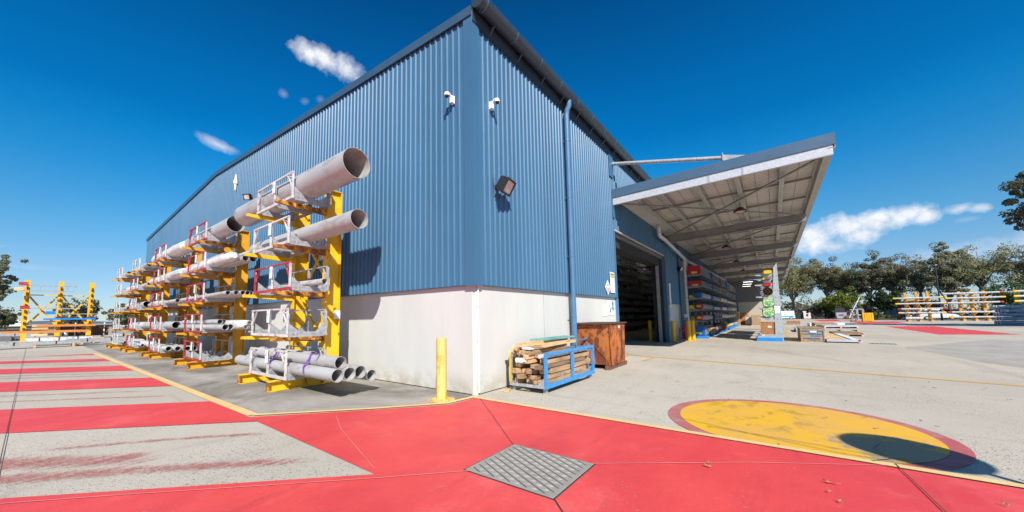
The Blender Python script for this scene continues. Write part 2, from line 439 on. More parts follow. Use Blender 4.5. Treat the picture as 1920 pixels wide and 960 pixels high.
def m_rustbin():
    m, t, b, co = base('rusty_orange_skip_steel', 0.72, 0.0, 0.35)
    c = t.mix(t.ramp(t.noise(co, 1.6, 6, 0.6), 0.35, 0.65), (0.50, 0.165, 0.040), (0.40, 0.115, 0.028))
    n = t.noise(t.scaled(co, (1.6, 1.6, 0.8)), 2.2, 10, 0.76, 0.3)
    c = t.mix(t.ramp(n, 0.48, 0.56), c, (0.17, 0.050, 0.024))
    scr = t.ramp(t.noise(t.scaled(co, (2, 2, 9)), 5, 8, 0.75, 0.6), 0.62, 0.69)
    c = t.mix(t.math('MULTIPLY', scr, 0.8), c, (0.075, 0.028, 0.018))
    spl = t.ramp(t.noise(co, 14, 6, 0.7), 0.68, 0.75)
    c = t.mix(t.math('MULTIPLY', spl, 0.5), c, (0.55, 0.24, 0.09))
    t.l.new(c, b.inputs['Base Color'])
    return m
M_rust = m_rustbin()

def m_grate():
    return mat('worn_grate_steel', (0.33, 0.305, 0.265), 0.55, 0.15, 0.10, 8, wear=(0.50, 0.20, 0.16), wear_amt=0.30, wear_scale=2.2)
M_grate = m_grate()

def m_clad():
    m, t, b, co = base('blue_steel_cladding', 0.42, 0.0, 0.5)
    sp = t.add('ShaderNodeSeparateXYZ')
    t.l.new(co, sp.inputs[0])
    u = t.math('FLOOR', t.math('MULTIPLY', t.math('ADD', sp.outputs[0], sp.outputs[1]), 1 / 0.77))
    wn_ = t.add('ShaderNodeTexWhiteNoise', noise_dimensions='1D')
    t.l.new(u, wn_.inputs['W'])
    k = t.math('ADD', t.math('MULTIPLY', wn_.outputs['Value'], 0.10), 0.95)
    c = t.mix(t.ramp(t.noise(t.scaled(co, (1, 1, 0.25)), 0.8, 5, 0.6), 0.3, 0.7), (0.044, 0.131, 0.232), (0.054, 0.148, 0.256))
    g = t.add('ShaderNodeVectorMath', operation='SCALE')
    t.l.new(c, g.inputs[0])
    t.l.new(k, g.inputs['Scale'])
    c = g.outputs[0]
    run = t.ramp(t.noise(t.scaled(co, (7, 7, 0.16)), 1.0, 7, 0.7), 0.58, 0.80)
    c = t.mix(t.math('MULTIPLY', run, 0.30), c, (0.10, 0.17, 0.25))
    spot = t.ramp(t.noise(co, 9, 5, 0.7), 0.74, 0.78)
    c = t.mix(t.math('MULTIPLY', spot, 0.5), c, (0.20, 0.26, 0.32))
    t.l.new(c, b.inputs['Base Color'])
    t.l.new(t.math('ADD', t.math('MULTIPLY', t.noise(co, 2.5, 5), 0.22), 0.30), b.inputs['Roughness'])
    return m
M_clad = m_clad()
def m_leaf(name, a, b2, c3, rough=0.6):
    m, t, b, co = base(name, rough, 0, 0.3)
    oi = t.add('ShaderNodeObjectInfo')
    ge = t.add('ShaderNodeNewGeometry')
    n = t.noise(co, 0.55, 4, 0.6)
    c = t.mix(t.ramp(n, 0.36, 0.64), a, b2)
    c = t.mix(t.math('MULTIPLY', t.ramp(ge.outputs['Random Per Island'], 0.45, 1.0), 0.75), c, c3)
    k = t.math('ADD', t.math('MULTIPLY', oi.outputs['Random'], 0.5), 0.75)
    g = t.add('ShaderNodeVectorMath', operation='SCALE')
    t.l.new(c, g.inputs[0])
    t.l.new(k, g.inputs['Scale'])
    t.l.new(g.outputs[0], b.inputs['Base Color'])
    tr = t.add('ShaderNodeBsdfTranslucent')
    t.l.new(g.outputs[0], tr.inputs[0])
    mx = t.add('ShaderNodeMixShader')
    mx.inputs[0].default_value = 0.35
    t.l.new(b.outputs[0], mx.inputs[1])
    t.l.new(tr.outputs[0], mx.inputs[2])
    t.l.new(mx.outputs[0], t.n['Material Output'].inputs[0])
    return m
M_gum = m_leaf('gum_leaf', (0.165, 0.165, 0.085), (0.225, 0.215, 0.115), (0.26, 0.205, 0.13))
M_gumol = m_leaf('olive_gum_leaf', (0.19, 0.20, 0.085), (0.26, 0.255, 0.12), (0.28, 0.215, 0.13))
M_gumdk = m_leaf('dark_gum_leaf', (0.135, 0.15, 0.084), (0.19, 0.195, 0.107), (0.23, 0.20, 0.12))
M_lime = m_leaf('bright_leaf', (0.185, 0.225, 0.026), (0.240, 0.270, 0.036), (0.13, 0.17, 0.026))
M_green = m_leaf('green_leaf', (0.060, 0.105, 0.030), (0.085, 0.135, 0.040), (0.045, 0.075, 0.026))
M_scrub = m_leaf('dry_scrub_leaf', (0.20, 0.165, 0.125), (0.25, 0.21, 0.165), (0.15, 0.13, 0.095))
M_hedge = m_leaf('hedge_leaf', (0.085, 0.100, 0.020), (0.120, 0.130, 0.030), (0.06, 0.07, 0.018))
M_bark = mat('gum_bark', (0.22, 0.19, 0.16), 0.85, 0, 0.3, 2.0, stretch=(3, 3, 0.4))

def m_emit(name, col, s):
    m, t, b, co = base(name)
    b.inputs['Emission Color'].default_value = (*col, 1)
    b.inputs['Emission Strength'].default_value = s
    b.inputs['Base Color'].default_value = (0.8, 0.8, 0.8, 1)
    return m
M_lamp = m_emit('lit_lamp_panel', (1.0, 0.97, 0.92), 4.0)
M_lampin = m_emit('lit_indoor_lamp_panel', (1.0, 0.97, 0.92), 16.0)

def m_translucent():
    m, t, b, co = base('clear_roof_sheet', 0.4)
    b.inputs['Base Color'].default_value = (0.45, 0.45, 0.43, 1)
    tr = t.add('ShaderNodeBsdfTranslucent')
    tr.inputs[0].default_value = (0.42, 0.42, 0.40, 1)
    mx = t.add('ShaderNodeMixShader')
    mx.inputs[0].default_value = 0.7
    t.l.new(b.outputs[0], mx.inputs[1])
    t.l.new(tr.outputs[0], mx.inputs[2])
    t.l.new(mx.outputs[0], t.n['Material Output'].inputs[0])
    return m
M_sky = m_translucent()
def m_glass():
    m, t, b, co = base('dark_car_glass', 0.08)
    b.inputs['Base Color'].default_value = (0.02, 0.025, 0.03, 1)
    return m
M_glass = m_glass()

# ------------------------------------------------------------------ mesh helpers
class MB:
    def __init__(s):
        s.v, s.f, s.m, s.mi = [], [], [], 0
    def _add(s, vs, fs):
        o = len(s.v)
        s.v.extend(tuple(x) for x in vs)
        for f in fs:
            s.f.append(tuple(i + o for i in f))
            s.m.append(s.mi)
        return s
    def box(s, x0, y0, z0, x1, y1, z1):
        if x0 > x1: x0, x1 = x1, x0
        if y0 > y1: y0, y1 = y1, y0
        if z0 > z1: z0, z1 = z1, z0
        vs = [(x0, y0, z0), (x1, y0, z0), (x1, y1, z0), (x0, y1, z0), (x0, y0, z1), (x1, y0, z1), (x1, y1, z1), (x0, y1, z1)]
        return s._add(vs, [(0, 3, 2, 1), (4, 5, 6, 7), (0, 1, 5, 4), (1, 2, 6, 5), (2, 3, 7, 6), (3, 0, 4, 7)])
    def hexa(s, b4, t4):
        return s._add(list(b4) + list(t4), [(0, 3, 2, 1), (4, 5, 6, 7), (0, 1, 5, 4), (1, 2, 6, 5), (2, 3, 7, 6), (3, 0, 4, 7)])
    def beam(s, p, q, w, h, up=(0, 0, 1)):
        p, q = Vector(p), Vector(q)
        d = (q - p).normalized()
        u = Vector(up)
        if abs(d.dot(u)) > 0.98:
            u = Vector((1, 0, 0))
        a = d.cross(u).normalized() * (w / 2)
        b = a.cross(d).normalized() * (h / 2)
        return s.hexa([p - a - b, p + a - b, p + a + b, p - a + b], [q - a - b, q + a - b, q + a + b, q - a + b])
    def tube(s, p, q, r, r2=None, n=12, caps=True):
        p, q = Vector(p), Vector(q)
        r2 = r if r2 is None else r2
        d = (q - p).normalized()
        a = d.orthogonal().normalized()
        b = d.cross(a)
        vs = []
        for c, rr in ((p, r), (q, r2)):
            for i in range(n):
                t = 2 * math.pi * i / n
                vs.append(c + (a * math.cos(t) + b * math.sin(t)) * rr)
        fs = [(i, (i + 1) % n, n + (i + 1) % n, n + i) for i in range(n)]
        if caps:
            fs += [tuple(range(n - 1, -1, -1)), tuple(range(n, 2 * n))]
        return s._add(vs, fs)
    def pipe(s, p, q, r, wall, n=24):
        p, q = Vector(p), Vector(q)
        d = (q - p).normalized()
        a = d.orthogonal().normalized()
        b = d.cross(a)
        vs = []
        for c, rr in ((p, r), (q, r), (q, r - wall), (p, r - wall)):
            for i in range(n):
                t = 2 * math.pi * i / n
                vs.append(c + (a * math.cos(t) + b * math.sin(t)) * rr)
        fs = []
        for k in range(4):
            o, o2 = k * n, ((k + 1) % 4) * n
            fs += [(o + i, o + (i + 1) % n, o2 + (i + 1) % n, o2 + i) for i in range(n)]
        return s._add(vs, fs)
    def path(s, pts, r, n=8):
        pts = [Vector(p) for p in pts]
        ring = []
        vs = []
        prev = None
        for i, p in enumerate(pts):
            d = (pts[min(i + 1, len(pts) - 1)] - pts[max(i - 1, 0)]).normalized()
            a = (prev - d * prev.dot(d)).normalized() if prev is not None else d.orthogonal().normalized()
            prev = a
            b = d.cross(a)
            rr = r[i] if isinstance(r, (list, tuple)) else r
            for k in range(n):
                t = 2 * math.pi * k / n
                vs.append(p + (a * math.cos(t) + b * math.sin(t)) * rr)
        fs = []
        for i in range(len(pts) - 1):
            fs += [(i * n + k, i * n + (k + 1) % n, (i + 1) * n + (k + 1) % n, (i + 1) * n + k) for k in range(n)]
        fs += [tuple(range(n - 1, -1, -1)), tuple(range((len(pts) - 1) * n, len(pts) * n))]
        return s._add(vs, fs)
    def prism(s, poly, v):
        """polygon (3D points) swept by vector v"""
        poly = [Vector(p) for p in poly]
        v = Vector(v)
        n = len(poly)
        fs = [tuple(range(n - 1, -1, -1)), tuple(range(n, 2 * n))] + [(i, (i + 1) % n, n + (i + 1) % n, n + i) for i in range(n)]
        return s._add(poly + [p + v for p in poly], fs)
    def poly(s, pts):
        return s._add(pts, [tuple(range(len(pts)))])
    def ball(s, c, r, n=12, k=7, sc=(1, 1, 1)):
        c = Vector(c)
        vs, fs = [], []
        for j in range(k + 1):
            ph = math.pi * j / k
            for i in range(n):
                t = 2 * math.pi * i / n
                vs.append(c + Vector((math.sin(ph) * math.cos(t) * r * sc[0], math.sin(ph) * math.sin(t) * r * sc[1], math.cos(ph) * r * sc[2])))
        for j in range(k):
            fs += [(j * n + i, (j + 1) * n + i, (j + 1) * n + (i + 1) % n, j * n + (i + 1) % n) for i in range(n)]
        return s._add(vs, fs)

def obj(name, mb, m, parent=None, smooth=False, loc=(0, 0, 0), bevel=0.0, flip=False):
    me = bpy.data.meshes.new(name)
    me.from_pydata(mb.v, [], mb.f)
    for x in (m if isinstance(m, (list, tuple)) else [m]):
        me.materials.append(x)
    if isinstance(m, (list, tuple)):
        me.polygons.foreach_set('material_index', mb.m)
    import bmesh
    bm = bmesh.new()
    bm.from_mesh(me)
    bmesh.ops.recalc_face_normals(bm, faces=bm.faces)
    bm.to_mesh(me)
    bm.free()
    if smooth:
        me.shade_smooth()
        me.set_sharp_from_angle(angle=R(38))
    o = bpy.data.objects.new(name, me)
    o.location = loc
    COL.objects.link(o)
    if parent:
        o.parent = parent
    if bevel:
        b = o.modifiers.new('edge', 'BEVEL')
        b.width = bevel
        b.segments = 2
        b.limit_method = 'ANGLE'
    return o

LAB = {}
def setlab(o, label, cat, group=None):
    o['label'] = label
    o['category'] = cat
    if group:
        o['group'] = group
    LAB.setdefault(label, []).append(group)
    return o
def thing(name, label, cat, loc=(0, 0, 0), rz=0.0, group=None):
    o = bpy.data.objects.new(name, None)
    o.empty_display_size = 0.1
    o.location = loc
    o.rotation_euler = (0, 0, rz)
    COL.objects.link(o)
    return setlab(o, label, cat, group)
def struct(name, mb, m, kind='structure', **k):
    o = obj(name, mb, m, **k)
    o['kind'] = kind
    return o
CH = {}
def kids(o):
    return list(o.children)
def dup(root, loc, rz, label, group=None, scale=None):
    r = root.copy()
    COL.objects.link(r)
    r.location = loc
    r.rotation_euler = (0, 0, rz)
    if scale:
        r.scale = scale
    if 'group' in r.keys() and not group:
        del r['group']
    setlab(r, label, root['category'], group)
    for c in kids(root):
        d = c.copy()
        COL.objects.link(d)
        d.parent = r
        for g in kids(c):
            e = g.copy()
            COL.objects.link(e)
            e.parent = d
    return r
# ================================================================== THE SETTING: ground, slabs, paint
mb = MB()
mb.poly([(-900, -900, 0), (1500, -900, 0), (1500, 2200, 0), (-900, 2200, 0)])
struct('ground', mb, M_ground)
mb = MB()
mb.poly([(-3.3, 0.35, 0.004), (-0.02, 0.02, 0.004), (-0.02, 36.4, 0.004), (-3.3, 36.4, 0.004)])
mb.poly([(-3.3, 0.35, 0.004), (-3.3, 2.1, 0.004), (-1.9, 0.95, 0.004), (-0.85, 0.12, 0.004), (-0.02, 0.02, 0.004)])
mb = MB()
mb.poly([(-3.33, 2.32, 0.004), (-1.90, 0.98, 0.004), (-0.82, 0.14, 0.004), (-0.01, 0.02, 0.004), (-0.01, 36.6, 0.004), (-3.33, 36.6, 0.004)])
struct('rack_apron', mb, M_apron)
# a darker later slab in the middle of the yard
mb = MB()
mb.poly([(7.5, -11.6, 0.003), (12.5, -10.15, 0.003), (18.5, -9.6, 0.003), (26, -14, 0.003), (30, -40, 0.003), (5, -40, 0.003)])
struct('yard_slab', mb, mat('later_slab_concrete', (0.355, 0.328, 0.288), 0.85, 0, 0.12, 0.9, wear=(0.29, 0.268, 0.236), wear_amt=0.42, wear_scale=2.5, bump=0.2, bscale=60))

# painted red walkway: the big area in front of the corner and the hatching at 45 degrees
mb = MB()
Z = 0.009
mb.poly([(-3.50, 2.12, Z), (-1.98, 0.76, Z), (-0.90, -0.12, Z), (-0.22, -0.15, Z), (-0.24, -26, Z), (-26, -26, Z), (-26, 20.9, Z), (-3.56, -1.62, Z)])
for a, b in ((-1.80, 0.70), (3.75, 6.15), (8.95, 11.2), (14.2, 15.9), (19.3, 20.4)):
    xr, xl = -3.50, -14.0
    if a < -1:
        mb.poly([(xr, b - xr, Z), (xr, 2.12, Z), (-3.52, a + 3.52, Z), (xl, a - xl, Z), (xl, b - xl, Z)])
    elif a > 19:
        mb.poly([(xr, b - xr, Z), (xr, a - xr, Z), (-5.6, a + 5.6 + 0.2, Z)])
    else:
        mb.poly([(xr, b - xr, Z), (xr, a - xr, Z), (xl, a - xl, Z), (xl, b - xl, Z)])
struct('red_walkway_paint', mb, M_redpaint)
# join of the first hatch stripe with the big area
mb = MB()
mb.poly([(-3.52, 1.72, 0.0085), (-3.50, 2.12, 0.0085), (-3.4, 2.0, 0.0085), (-3.46, -1.7, 0.0085), (-3.56, -1.62, 0.0085)])
struct('red_walkway_paint_seam', mb, M_redpaint)

# dragged paint streaks on the bare stripes
def streak(p, q, w0, w1, z=0.012):
    me = bpy.data.meshes.new('paint_streak')
    p, q = Vector((*p, z)), Vector((*q, z))
    d = (q - p).normalized()
    n = Vector((-d.y, d.x, 0))
    vs, uv = [], []
    N = 10
    for i in range(N + 1):
        t = i / N
        c = p.lerp(q, t) + n * (0.05 * math.sin(5 * t + p.x))
        w = w0 + (w1 - w0) * t
        vs += [c - n * w / 2, c + n * w / 2]
        uv += [(t, 0), (t, 1)]
    fs = [(2 * i, 2 * i + 2, 2 * i + 3, 2 * i + 1) for i in range(N)]
    me.from_pydata([tuple(v) for v in vs], [], fs)
    L = me.uv_layers.new()
    for po in me.polygons:
        for li in po.loop_indices:
            L.data[li].uv = uv[me.loops[li].vertex_index]
    me.materials.append(M_streak)
    o = bpy.data.objects.new('paint_streak', me)
    o['kind'] = 'structure'
    COL.objects.link(o)
for k, (p, q, a, b) in enumerate([((-3.50, -0.95), (-7.6, 3.0), 0.34, 0.75), ((-4.6, 0.75), (-7.6, 3.75), 0.7, 1.0), ((-3.48, 0.68), (-5.9, 2.8), 0.26, 0.2),
                                  ((-3.53, 5.3), (-8, 9.8), 0.22, 0.16), ((-3.53, 6.35), (-9, 11.7), 0.2, 0.16), ((-3.5, 10.6), (-9, 16.2), 0.25, 0.25), ((-3.6, 11.6), (-9, 17.0), 0.25, 0.25),
                                  ((-3.6, 16.2), (-9, 21.7), 0.25, 0.25), ((-3.6, 17.0), (-9, 22.5), 0.25, 0.25), ((-3.7, 21.0), (-9.0, 26.0), 0.3, 0.3), ((-3.7, 22.4), (-10.0, 28.5), 0.5, 0.5)]):
    streak(p, q, a, b, 0.012 + 0.0007 * k)

# yellow edge lines
def strip(mb, pts, w, z):
    pts = [Vector((p[0], p[1], z)) for p in pts]
    L, Rr = [], []
    for i, p in enumerate(pts):
        d0 = (p - pts[i - 1]).normalized() if i else (pts[1] - p).normalized()
        d1 = (pts[i + 1] - p).normalized() if i < len(pts) - 1 else d0
        n0, n1 = Vector((-d0.y, d0.x, 0)), Vector((-d1.y, d1.x, 0))
        n = (n0 + n1).normalized()
        k = w / 2 / max(0.4, n.dot(n0))
        L.append(p + n * k)
        Rr.append(p - n * k)
    vs = L + Rr
    N = len(pts)
    return mb._add(vs, [(i, i + 1, N + i + 1, N + i) for i in range(N - 1)])
mb = MB()
strip(mb, [(-3.60, 24.4), (-3.41, 2.22)], 0.17, 0.014)
strip(mb, [(-3.40, 2.20), (-1.95, 0.86), (-0.86, 0.00), (-0.17, -0.07), (-0.16, -4.0), (-0.12, -26)], 0.115, 0.018)
struct('yellow_edge_line', mb, M_yelline)
mb = MB()
strip(mb, [(9.35, -0.75), (7.35, -9.1), (6.2, -14.5)], 0.20, 0.006)
strip(mb, [(9.7, -0.15), (9.05, -1.35), (7.72, -1.30)], 0.10, 0.010)
strip(mb, [(9.6, -0.25), (8.5, -0.35)], 0.10, 0.007)
strip(mb, [(20.3, -0.6), (22.2, -0.9)], 0.10, 0.007)
strip(mb, [(20.9, -5.75), (60, -5.9)], 0.14, 0.007)
strip(mb, [(20.75, -5.2), (20.75, -6.2)], 0.12, 0.010)
struct('yellow_bay_line', mb, M_yelline2)

# the painted roundel with the red ring, cut by the edge line
cx, cy = 1.12, -5.16
def disc(r, xmin, z):
    pts = []
    for i in range(96):
        t = 2 * math.pi * i / 96
        pts.append((max(xmin, cx + r * math.cos(t)) - cx, r * math.sin(t), 0))
    out = []
    for p in pts:
        if not out or (abs(out[-1][0] - p[0]) + abs(out[-1][1] - p[1])) > 1e-4:
            out.append(p)
    return MB().poly(out)
struct('red_roundel_ring', disc(1.63, -0.10, 0), M_circr, loc=(cx, cy, 0.006))
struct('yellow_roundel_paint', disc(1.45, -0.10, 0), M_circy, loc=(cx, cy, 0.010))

# joints between the slabs and cracks in the roundel
mb = MB()
J = 0.0225
M_joint = mat('dark_slab_joint', (0.045, 0.04, 0.036), 0.9, 0, 0.2)
def crack(pts, w=0.012, z=J, jit=0.0):
    q = []
    for a, b in zip(pts[:-1], pts[1:]):
        n = max(1, int(math.dist(a, b) / 0.09)) if jit else 1
        for i in range(n):
            t = i / n
            q.append((a[0] + (b[0] - a[0]) * t + random.uniform(-jit, jit), a[1] + (b[1] - a[1]) * t + random.uniform(-jit, jit)))
    q.append(pts[-1])
    strip(mb, q, w, z)
crack([(-5.93, 36), (-6.05, 1.0)], 0.009)
crack([(-0.16, -0.25), (-2.0, -2.33)], 0.006)
crack([(-0.1, -5.98), (-1.4, -6.06), (-3.0, -6.1)], 0.009)
crack([(-2.92, -3.40), (-3.4, -3.9), (-4.5, -5.0)], 0.009)
crack([(0.55, -3.70), (-0.02, -5.5), (-0.04, -6.4)], 0.010, 0.0225, 0.006)
crack([(0.28, -4.2), (0.2, -5.1), (0.08, -5.98), (0.1, -6.55)], 0.010, 0.0235, 0.010)
crack([(0.08, -5.95), (0.4, -5.88), (0.62, -5.98)], 0.006, 0.0245, 0.012)
crack([(0.08, -6.0), (-0.15, -5.8)], 0.012, 0.0245, 0.01)
crack([(15.5, -4.0), (13.2, -5.4), (10.6, -6.9)], 0.02, 0.0215)
crack([(-3.3, 6.8), (-0.2, 6.8)], 0.015)
crack([(-3.3, 13.9), (-0.2, 13.9)], 0.015)
struct('slab_joint', mb, M_joint)
mb = MB()
M_pale = mat('pale_filled_joint', (0.66, 0.24, 0.22), 0.8, 0, 0.15)
strip(mb, [(-2.9, -2.42), (-3.7, -1.66), (-5.3, -0.05), (-6.8, 1.4)], 0.012, 0.0215)
strip(mb, [(-2.02, -3.33), (-0.95, -4.75), (-0.22, -5.9)], 0.010, 0.0215)
strip(mb, [(-3.5, -1.52), (-2.94, 0.16), (-2.6, 0.9)], 0.006, 0.0215)
struct('filled_slab_joint', mb, M_pale)
# drain slots in the yard
d = thing('drain_grate', 'narrow dark slotted drain in the concrete right of the flat timber pack', 'drain', (20.6, -9.3, 0))
mb = MB(); mb.box(-0.32, -0.46, 0.001, 0.32, 0.46, 0.012); obj('frame', mb, M_galvd, d)
mb = MB()
for i in range(6):
    mb.box(-0.22, -0.42 + i * 0.145, 0.0125, 0.22, -0.42 + i * 0.145 + 0.085, 0.016)
obj('slot', mb, M_dark, d)
# red patches out in the yard
mb = MB()
mb.poly([(50.7, -14.4, 0.006), (51.4, -17.9, 0.006), (33.3, -17.4, 0.006), (32.2, -13.8, 0.006)])
mb.poly([(97.0, -11.3, 0.006), (97.0, -15.2, 0.006), (79.5, -14.4, 0.006), (78.5, -11.6, 0.006)])
mb.poly([(74, -14.6, 0.006), (74, -19.5, 0.006), (63.5, -18.6, 0.006), (63, -14.2, 0.006)])
mb.poly([(88, -15.0, 0.006), (88, -17.2, 0.006), (84, -17.2, 0.006), (84, -15, 0.006)])
struct('red_yard_paint', mb, M_redpaint)
# mulch bed and lawn under the far trees, car park asphalt
mb = MB()
mb.poly([(108, -10, 0.02), (130, -10, 0.02), (190, 40, 0.02), (190, 60, 0.02), (112, 20, 0.02)])
mb.poly([(104, -17.5, 0.02), (109, -10, 0.02), (140, -10, 0.02), (140, -17.5, 0.02)])
mb.poly([(120, -22, 0.018), (190, -22, 0.018), (190, -140, 0.018), (118, -140, 0.018)])
struct('mulch_bed', mb, mat('dry_mulch', (0.11, 0.085, 0.06), 0.9, 0, 0.35, 1.5, bump=0.5, bscale=9))
mb = MB()
mb.poly([(87.5, -21.6, 0.008), (119.5, -21.6, 0.008), (117.5, -90, 0.008), (72.5, -60, 0.008)])
struct('car_park', mb, mat('car_park_asphalt', (0.075, 0.075, 0.078), 0.85, 0, 0.2, 2.0))
# far left: grass verge, ridge of hills
mb = MB()
mb.poly([(-300, 135, 0.02), (100, 135, 0.02), (400, 700, 0.02), (-600, 700, 0.02)])
struct('grass_verge', mb, mat('dry_grass', (0.12, 0.13, 0.06), 0.9, 0, 0.3, 0.05))
mb = MB()
rng = random.Random(5)
prof = []
for i in range(121):
    a = R(-70 + 220 * i / 120)
    h = 9 + 6 * math.sin(i * 0.31) + 5 * math.sin(i * 0.83 + 1) + rng.uniform(-1.2, 1.2)
    prof.append((a, max(3, h)))
for i in range(120):
    (a, h), (b, g) = prof[i], prof[i + 1]
    r0, r1, r2 = 1500, 1700, 1950
    P = lambda an, r, z: (-6 + r * math.sin(an), -5 + r * math.cos(an), z)
    mb._add([P(a, r0, -1), P(b, r0, -1), P(b, r1, g), P(a, r1, h), P(b, r2, -1), P(a, r2, -1)], [(0, 1, 2, 3), (3, 2, 4, 5)])
struct('hills', mb, mat('hazy_blue_hills', (0.085, 0.125, 0.155), 0.9, 0, 0.25, 0.01))  # distance haze is put into the bluish hill colour

# access cover of expanded plate in the red paint
g = thing('access_cover', 'square steel access cover with raised diamond tread set in the red paint', 'access cover', (-2.45, -2.86, 0))
mb = MB()
mb.box(-0.47, -0.53, 0.002, 0.47, 0.53, 0.020)
obj('plate', mb, M_grate, g, bevel=0.003)
M_gap = mat('grate_shadow_gap', (0.035, 0.034, 0.03), 0.9, 0, 0.1)
mb = MB()
for x0, y0, x1, y1 in ((-0.485, -0.545, 0.485, -0.532), (-0.485, 0.532, 0.485, 0.545), (-0.485, -0.532, -0.472, 0.532), (0.472, -0.532, 0.485, 0.532)):
    mb.box(x0, y0, 0.003, x1, y1, 0.0145)
obj('rim_gap', mb, M_gap, g)
mb = MB()                                   # lens shaped treads, one relief mesh
for i in range(-14, 15):
    for j in range(-16, 17):
        px_ = i * 0.094 + j * 0.047
        py_ = j * 0.098
        if abs(px_) > 0.43 or abs(py_) > 0.475:
            continue
        a, w = 0.047, 0.019
        pts = [(px_, py_ - a), (px_ + w * 0.8, py_ - a * 0.45), (px_ + w, py_), (px_ + w * 0.8, py_ + a * 0.45), (px_, py_ + a), (px_ - w * 0.8, py_ + a * 0.45), (px_ - w, py_), (px_ - w * 0.8, py_ - a * 0.45)]
        o = [(x_, y_, 0.0205) for x_, y_ in pts]
        tpt = [(px_ + (x_ - px_) * 0.35, py_ + (y_ - py_) * 0.6, 0.0300) for x_, y_ in pts]
        n = 8
        mb._add(o + tpt, [tuple(range(8, 16))] + [(k, (k + 1) % n, 8 + (k + 1) % n, 8 + k) for k in range(n)])
obj('tread', mb, M_grate, g, smooth=True)
mb = MB()                                   # the slanting dark gaps between the treads
for k in range(-16, 17):
    a, b = Vector((k * 0.094 + 0.047 - 0.235, -0.49)), Vector((k * 0.094 + 0.047 + 0.235, 0.49))
    d = b - a
    t0 = max(0.0, (-0.44 - a.x) / d.x)
    t1 = min(1.0, (0.44 - a.x) / d.x)
    if t1 - t0 > 0.05:
        p, q = a + d * t0, a + d * t1
        strip(mb, [(p.x, p.y), (q.x, q.y)], 0.011, 0.0212)
obj('tread_gap', mb, M_gap, g)
# ================================================================== WAREHOUSE
M_raft0 = mat('dark_lintel_and_shade', (0.13, 0.13, 0.13), 0.6)
W = thing('warehouse', 'large warehouse with blue ribbed steel cladding above a white concrete base wall', 'warehouse', (0, 0, 0))
LX, LY = 57.0, 36.6
ZC = 2.36                      # bottom of the cladding
RID = 18.3
def roof_z(y):
    return 8.70 + (1.02 * (1 - abs(y - RID) / RID))
# concrete base walls
mb = MB()
mb.box(0.0, 0.2, 0, 0.16, LY, ZC + 0.1)
mb.prism([(0, 0.06, 0), (0.06, 0, 0), (0.20, 0, 0), (0.20, 0.2, 0), (0, 0.2, 0)], (0, 0, ZC + 0.099))
mb.box(0.20, 0.0, 0, 9.0, 0.16, ZC + 0.1)
mb.box(17.9, 0.0, 0, LX, 0.16, ZC + 0.1)
obj('concrete_wall', mb, M_conc, W)
mb = MB()
for y in (6.6, 12.7, 18.8, 24.9, 31.0):
    mb.box(-0.004, y - 0.009, 0, 0.01, y + 0.009, ZC)
mb.box(3.0, -0.003, 0, 3.012, 0.01, ZC)
mb.box(20.9, -0.003, 0, 20.92, 0.01, ZC)
obj('panel_joint', mb, mat('grey_joint_sealant', (0.25, 0.24, 0.22), 0.8), W)
mb = MB()
mb.box(-0.006, 0.10, 0.0, -0.0005, LY, 0.022)
mb.box(0.10, -0.006, 0.0, 9.0, -0.0005, 0.018)
obj('base_gap', mb, M_joint, W)

def ribbed(u0, u1, zb, zt, place, pitch=0.1925, h=0.032):
    """trapezoid-ribbed sheet; place(u, depth, z) gives the point"""
    mb = MB()
    us = []
    k = math.floor(u0 / pitch)
    while k * pitch < u1:
        c = k * pitch
        for du, dd in ((0.0, 0.0), (0.120, 0.0), (0.139, h), (0.1735, h)):
            us.append((c + du, dd))
        k += 1
    us = [(u, d) for u, d in us if u0 < u < u1]
    us = [(u0, 0.0)] + us + [(u1, 0.0)]
    vs = []
    for u, d in us:
        vs.append(place(u, d, zb(u) if callable(zb) else zb))
        vs.append(place(u, d, zt(u) if callable(zt) else zt))
    fs = [(2 * i, 2 * i + 2, 2 * i + 3, 2 * i + 1) for i in range(len(us) - 1)]
    mb._add(vs, fs)
    return mb
mb = ribbed(0.02, LY, ZC, lambda u: roof_z(u), lambda u, d, z: (-0.055 - d, u, z))
obj('gable_cladding', mb, M_clad, W)
mb = ribbed(0.02, 8.98, ZC, 8.62, lambda u, d, z: (u, -0.055 - d, z))
obj('side_cladding', mb, M_clad, W)
mb = ribbed(8.98, 17.75, 5.22, 8.62, lambda u, d, z: (u, -0.05 - d, z))
obj('side_cladding', mb, M_clad, W)
mb = ribbed(17.75, LX, ZC - 0.04, 8.62, lambda u, d, z: (u, -0.055 - d, z))
obj('side_cladding', mb, M_clad, W)
# backing so no light leaks, far walls, roof
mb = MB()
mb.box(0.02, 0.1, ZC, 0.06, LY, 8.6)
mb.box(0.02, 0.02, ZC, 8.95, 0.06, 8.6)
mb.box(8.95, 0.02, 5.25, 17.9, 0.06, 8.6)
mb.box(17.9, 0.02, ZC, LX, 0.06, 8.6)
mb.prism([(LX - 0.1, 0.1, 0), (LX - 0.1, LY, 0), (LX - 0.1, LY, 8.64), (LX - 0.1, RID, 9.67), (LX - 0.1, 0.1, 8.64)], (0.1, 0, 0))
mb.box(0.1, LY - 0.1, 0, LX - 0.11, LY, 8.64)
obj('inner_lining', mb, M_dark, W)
mb = MB()
for s in (0, 1):
    ya, yb = (-0.12, RID) if s == 0 else (RID, LY + 0.12)
    za, zb = (8.70, 9.72) if s == 0 else (9.72, 8.70)
    mb.hexa([(-0.04, ya, za - 0.04), (LX + 0.1, ya, za - 0.04), (LX + 0.1, yb, zb - 0.04), (-0.04, yb, zb - 0.04)], [(-0.04, ya, za), (LX + 0.1, ya, za), (LX + 0.1, yb, zb), (-0.04, yb, zb)])
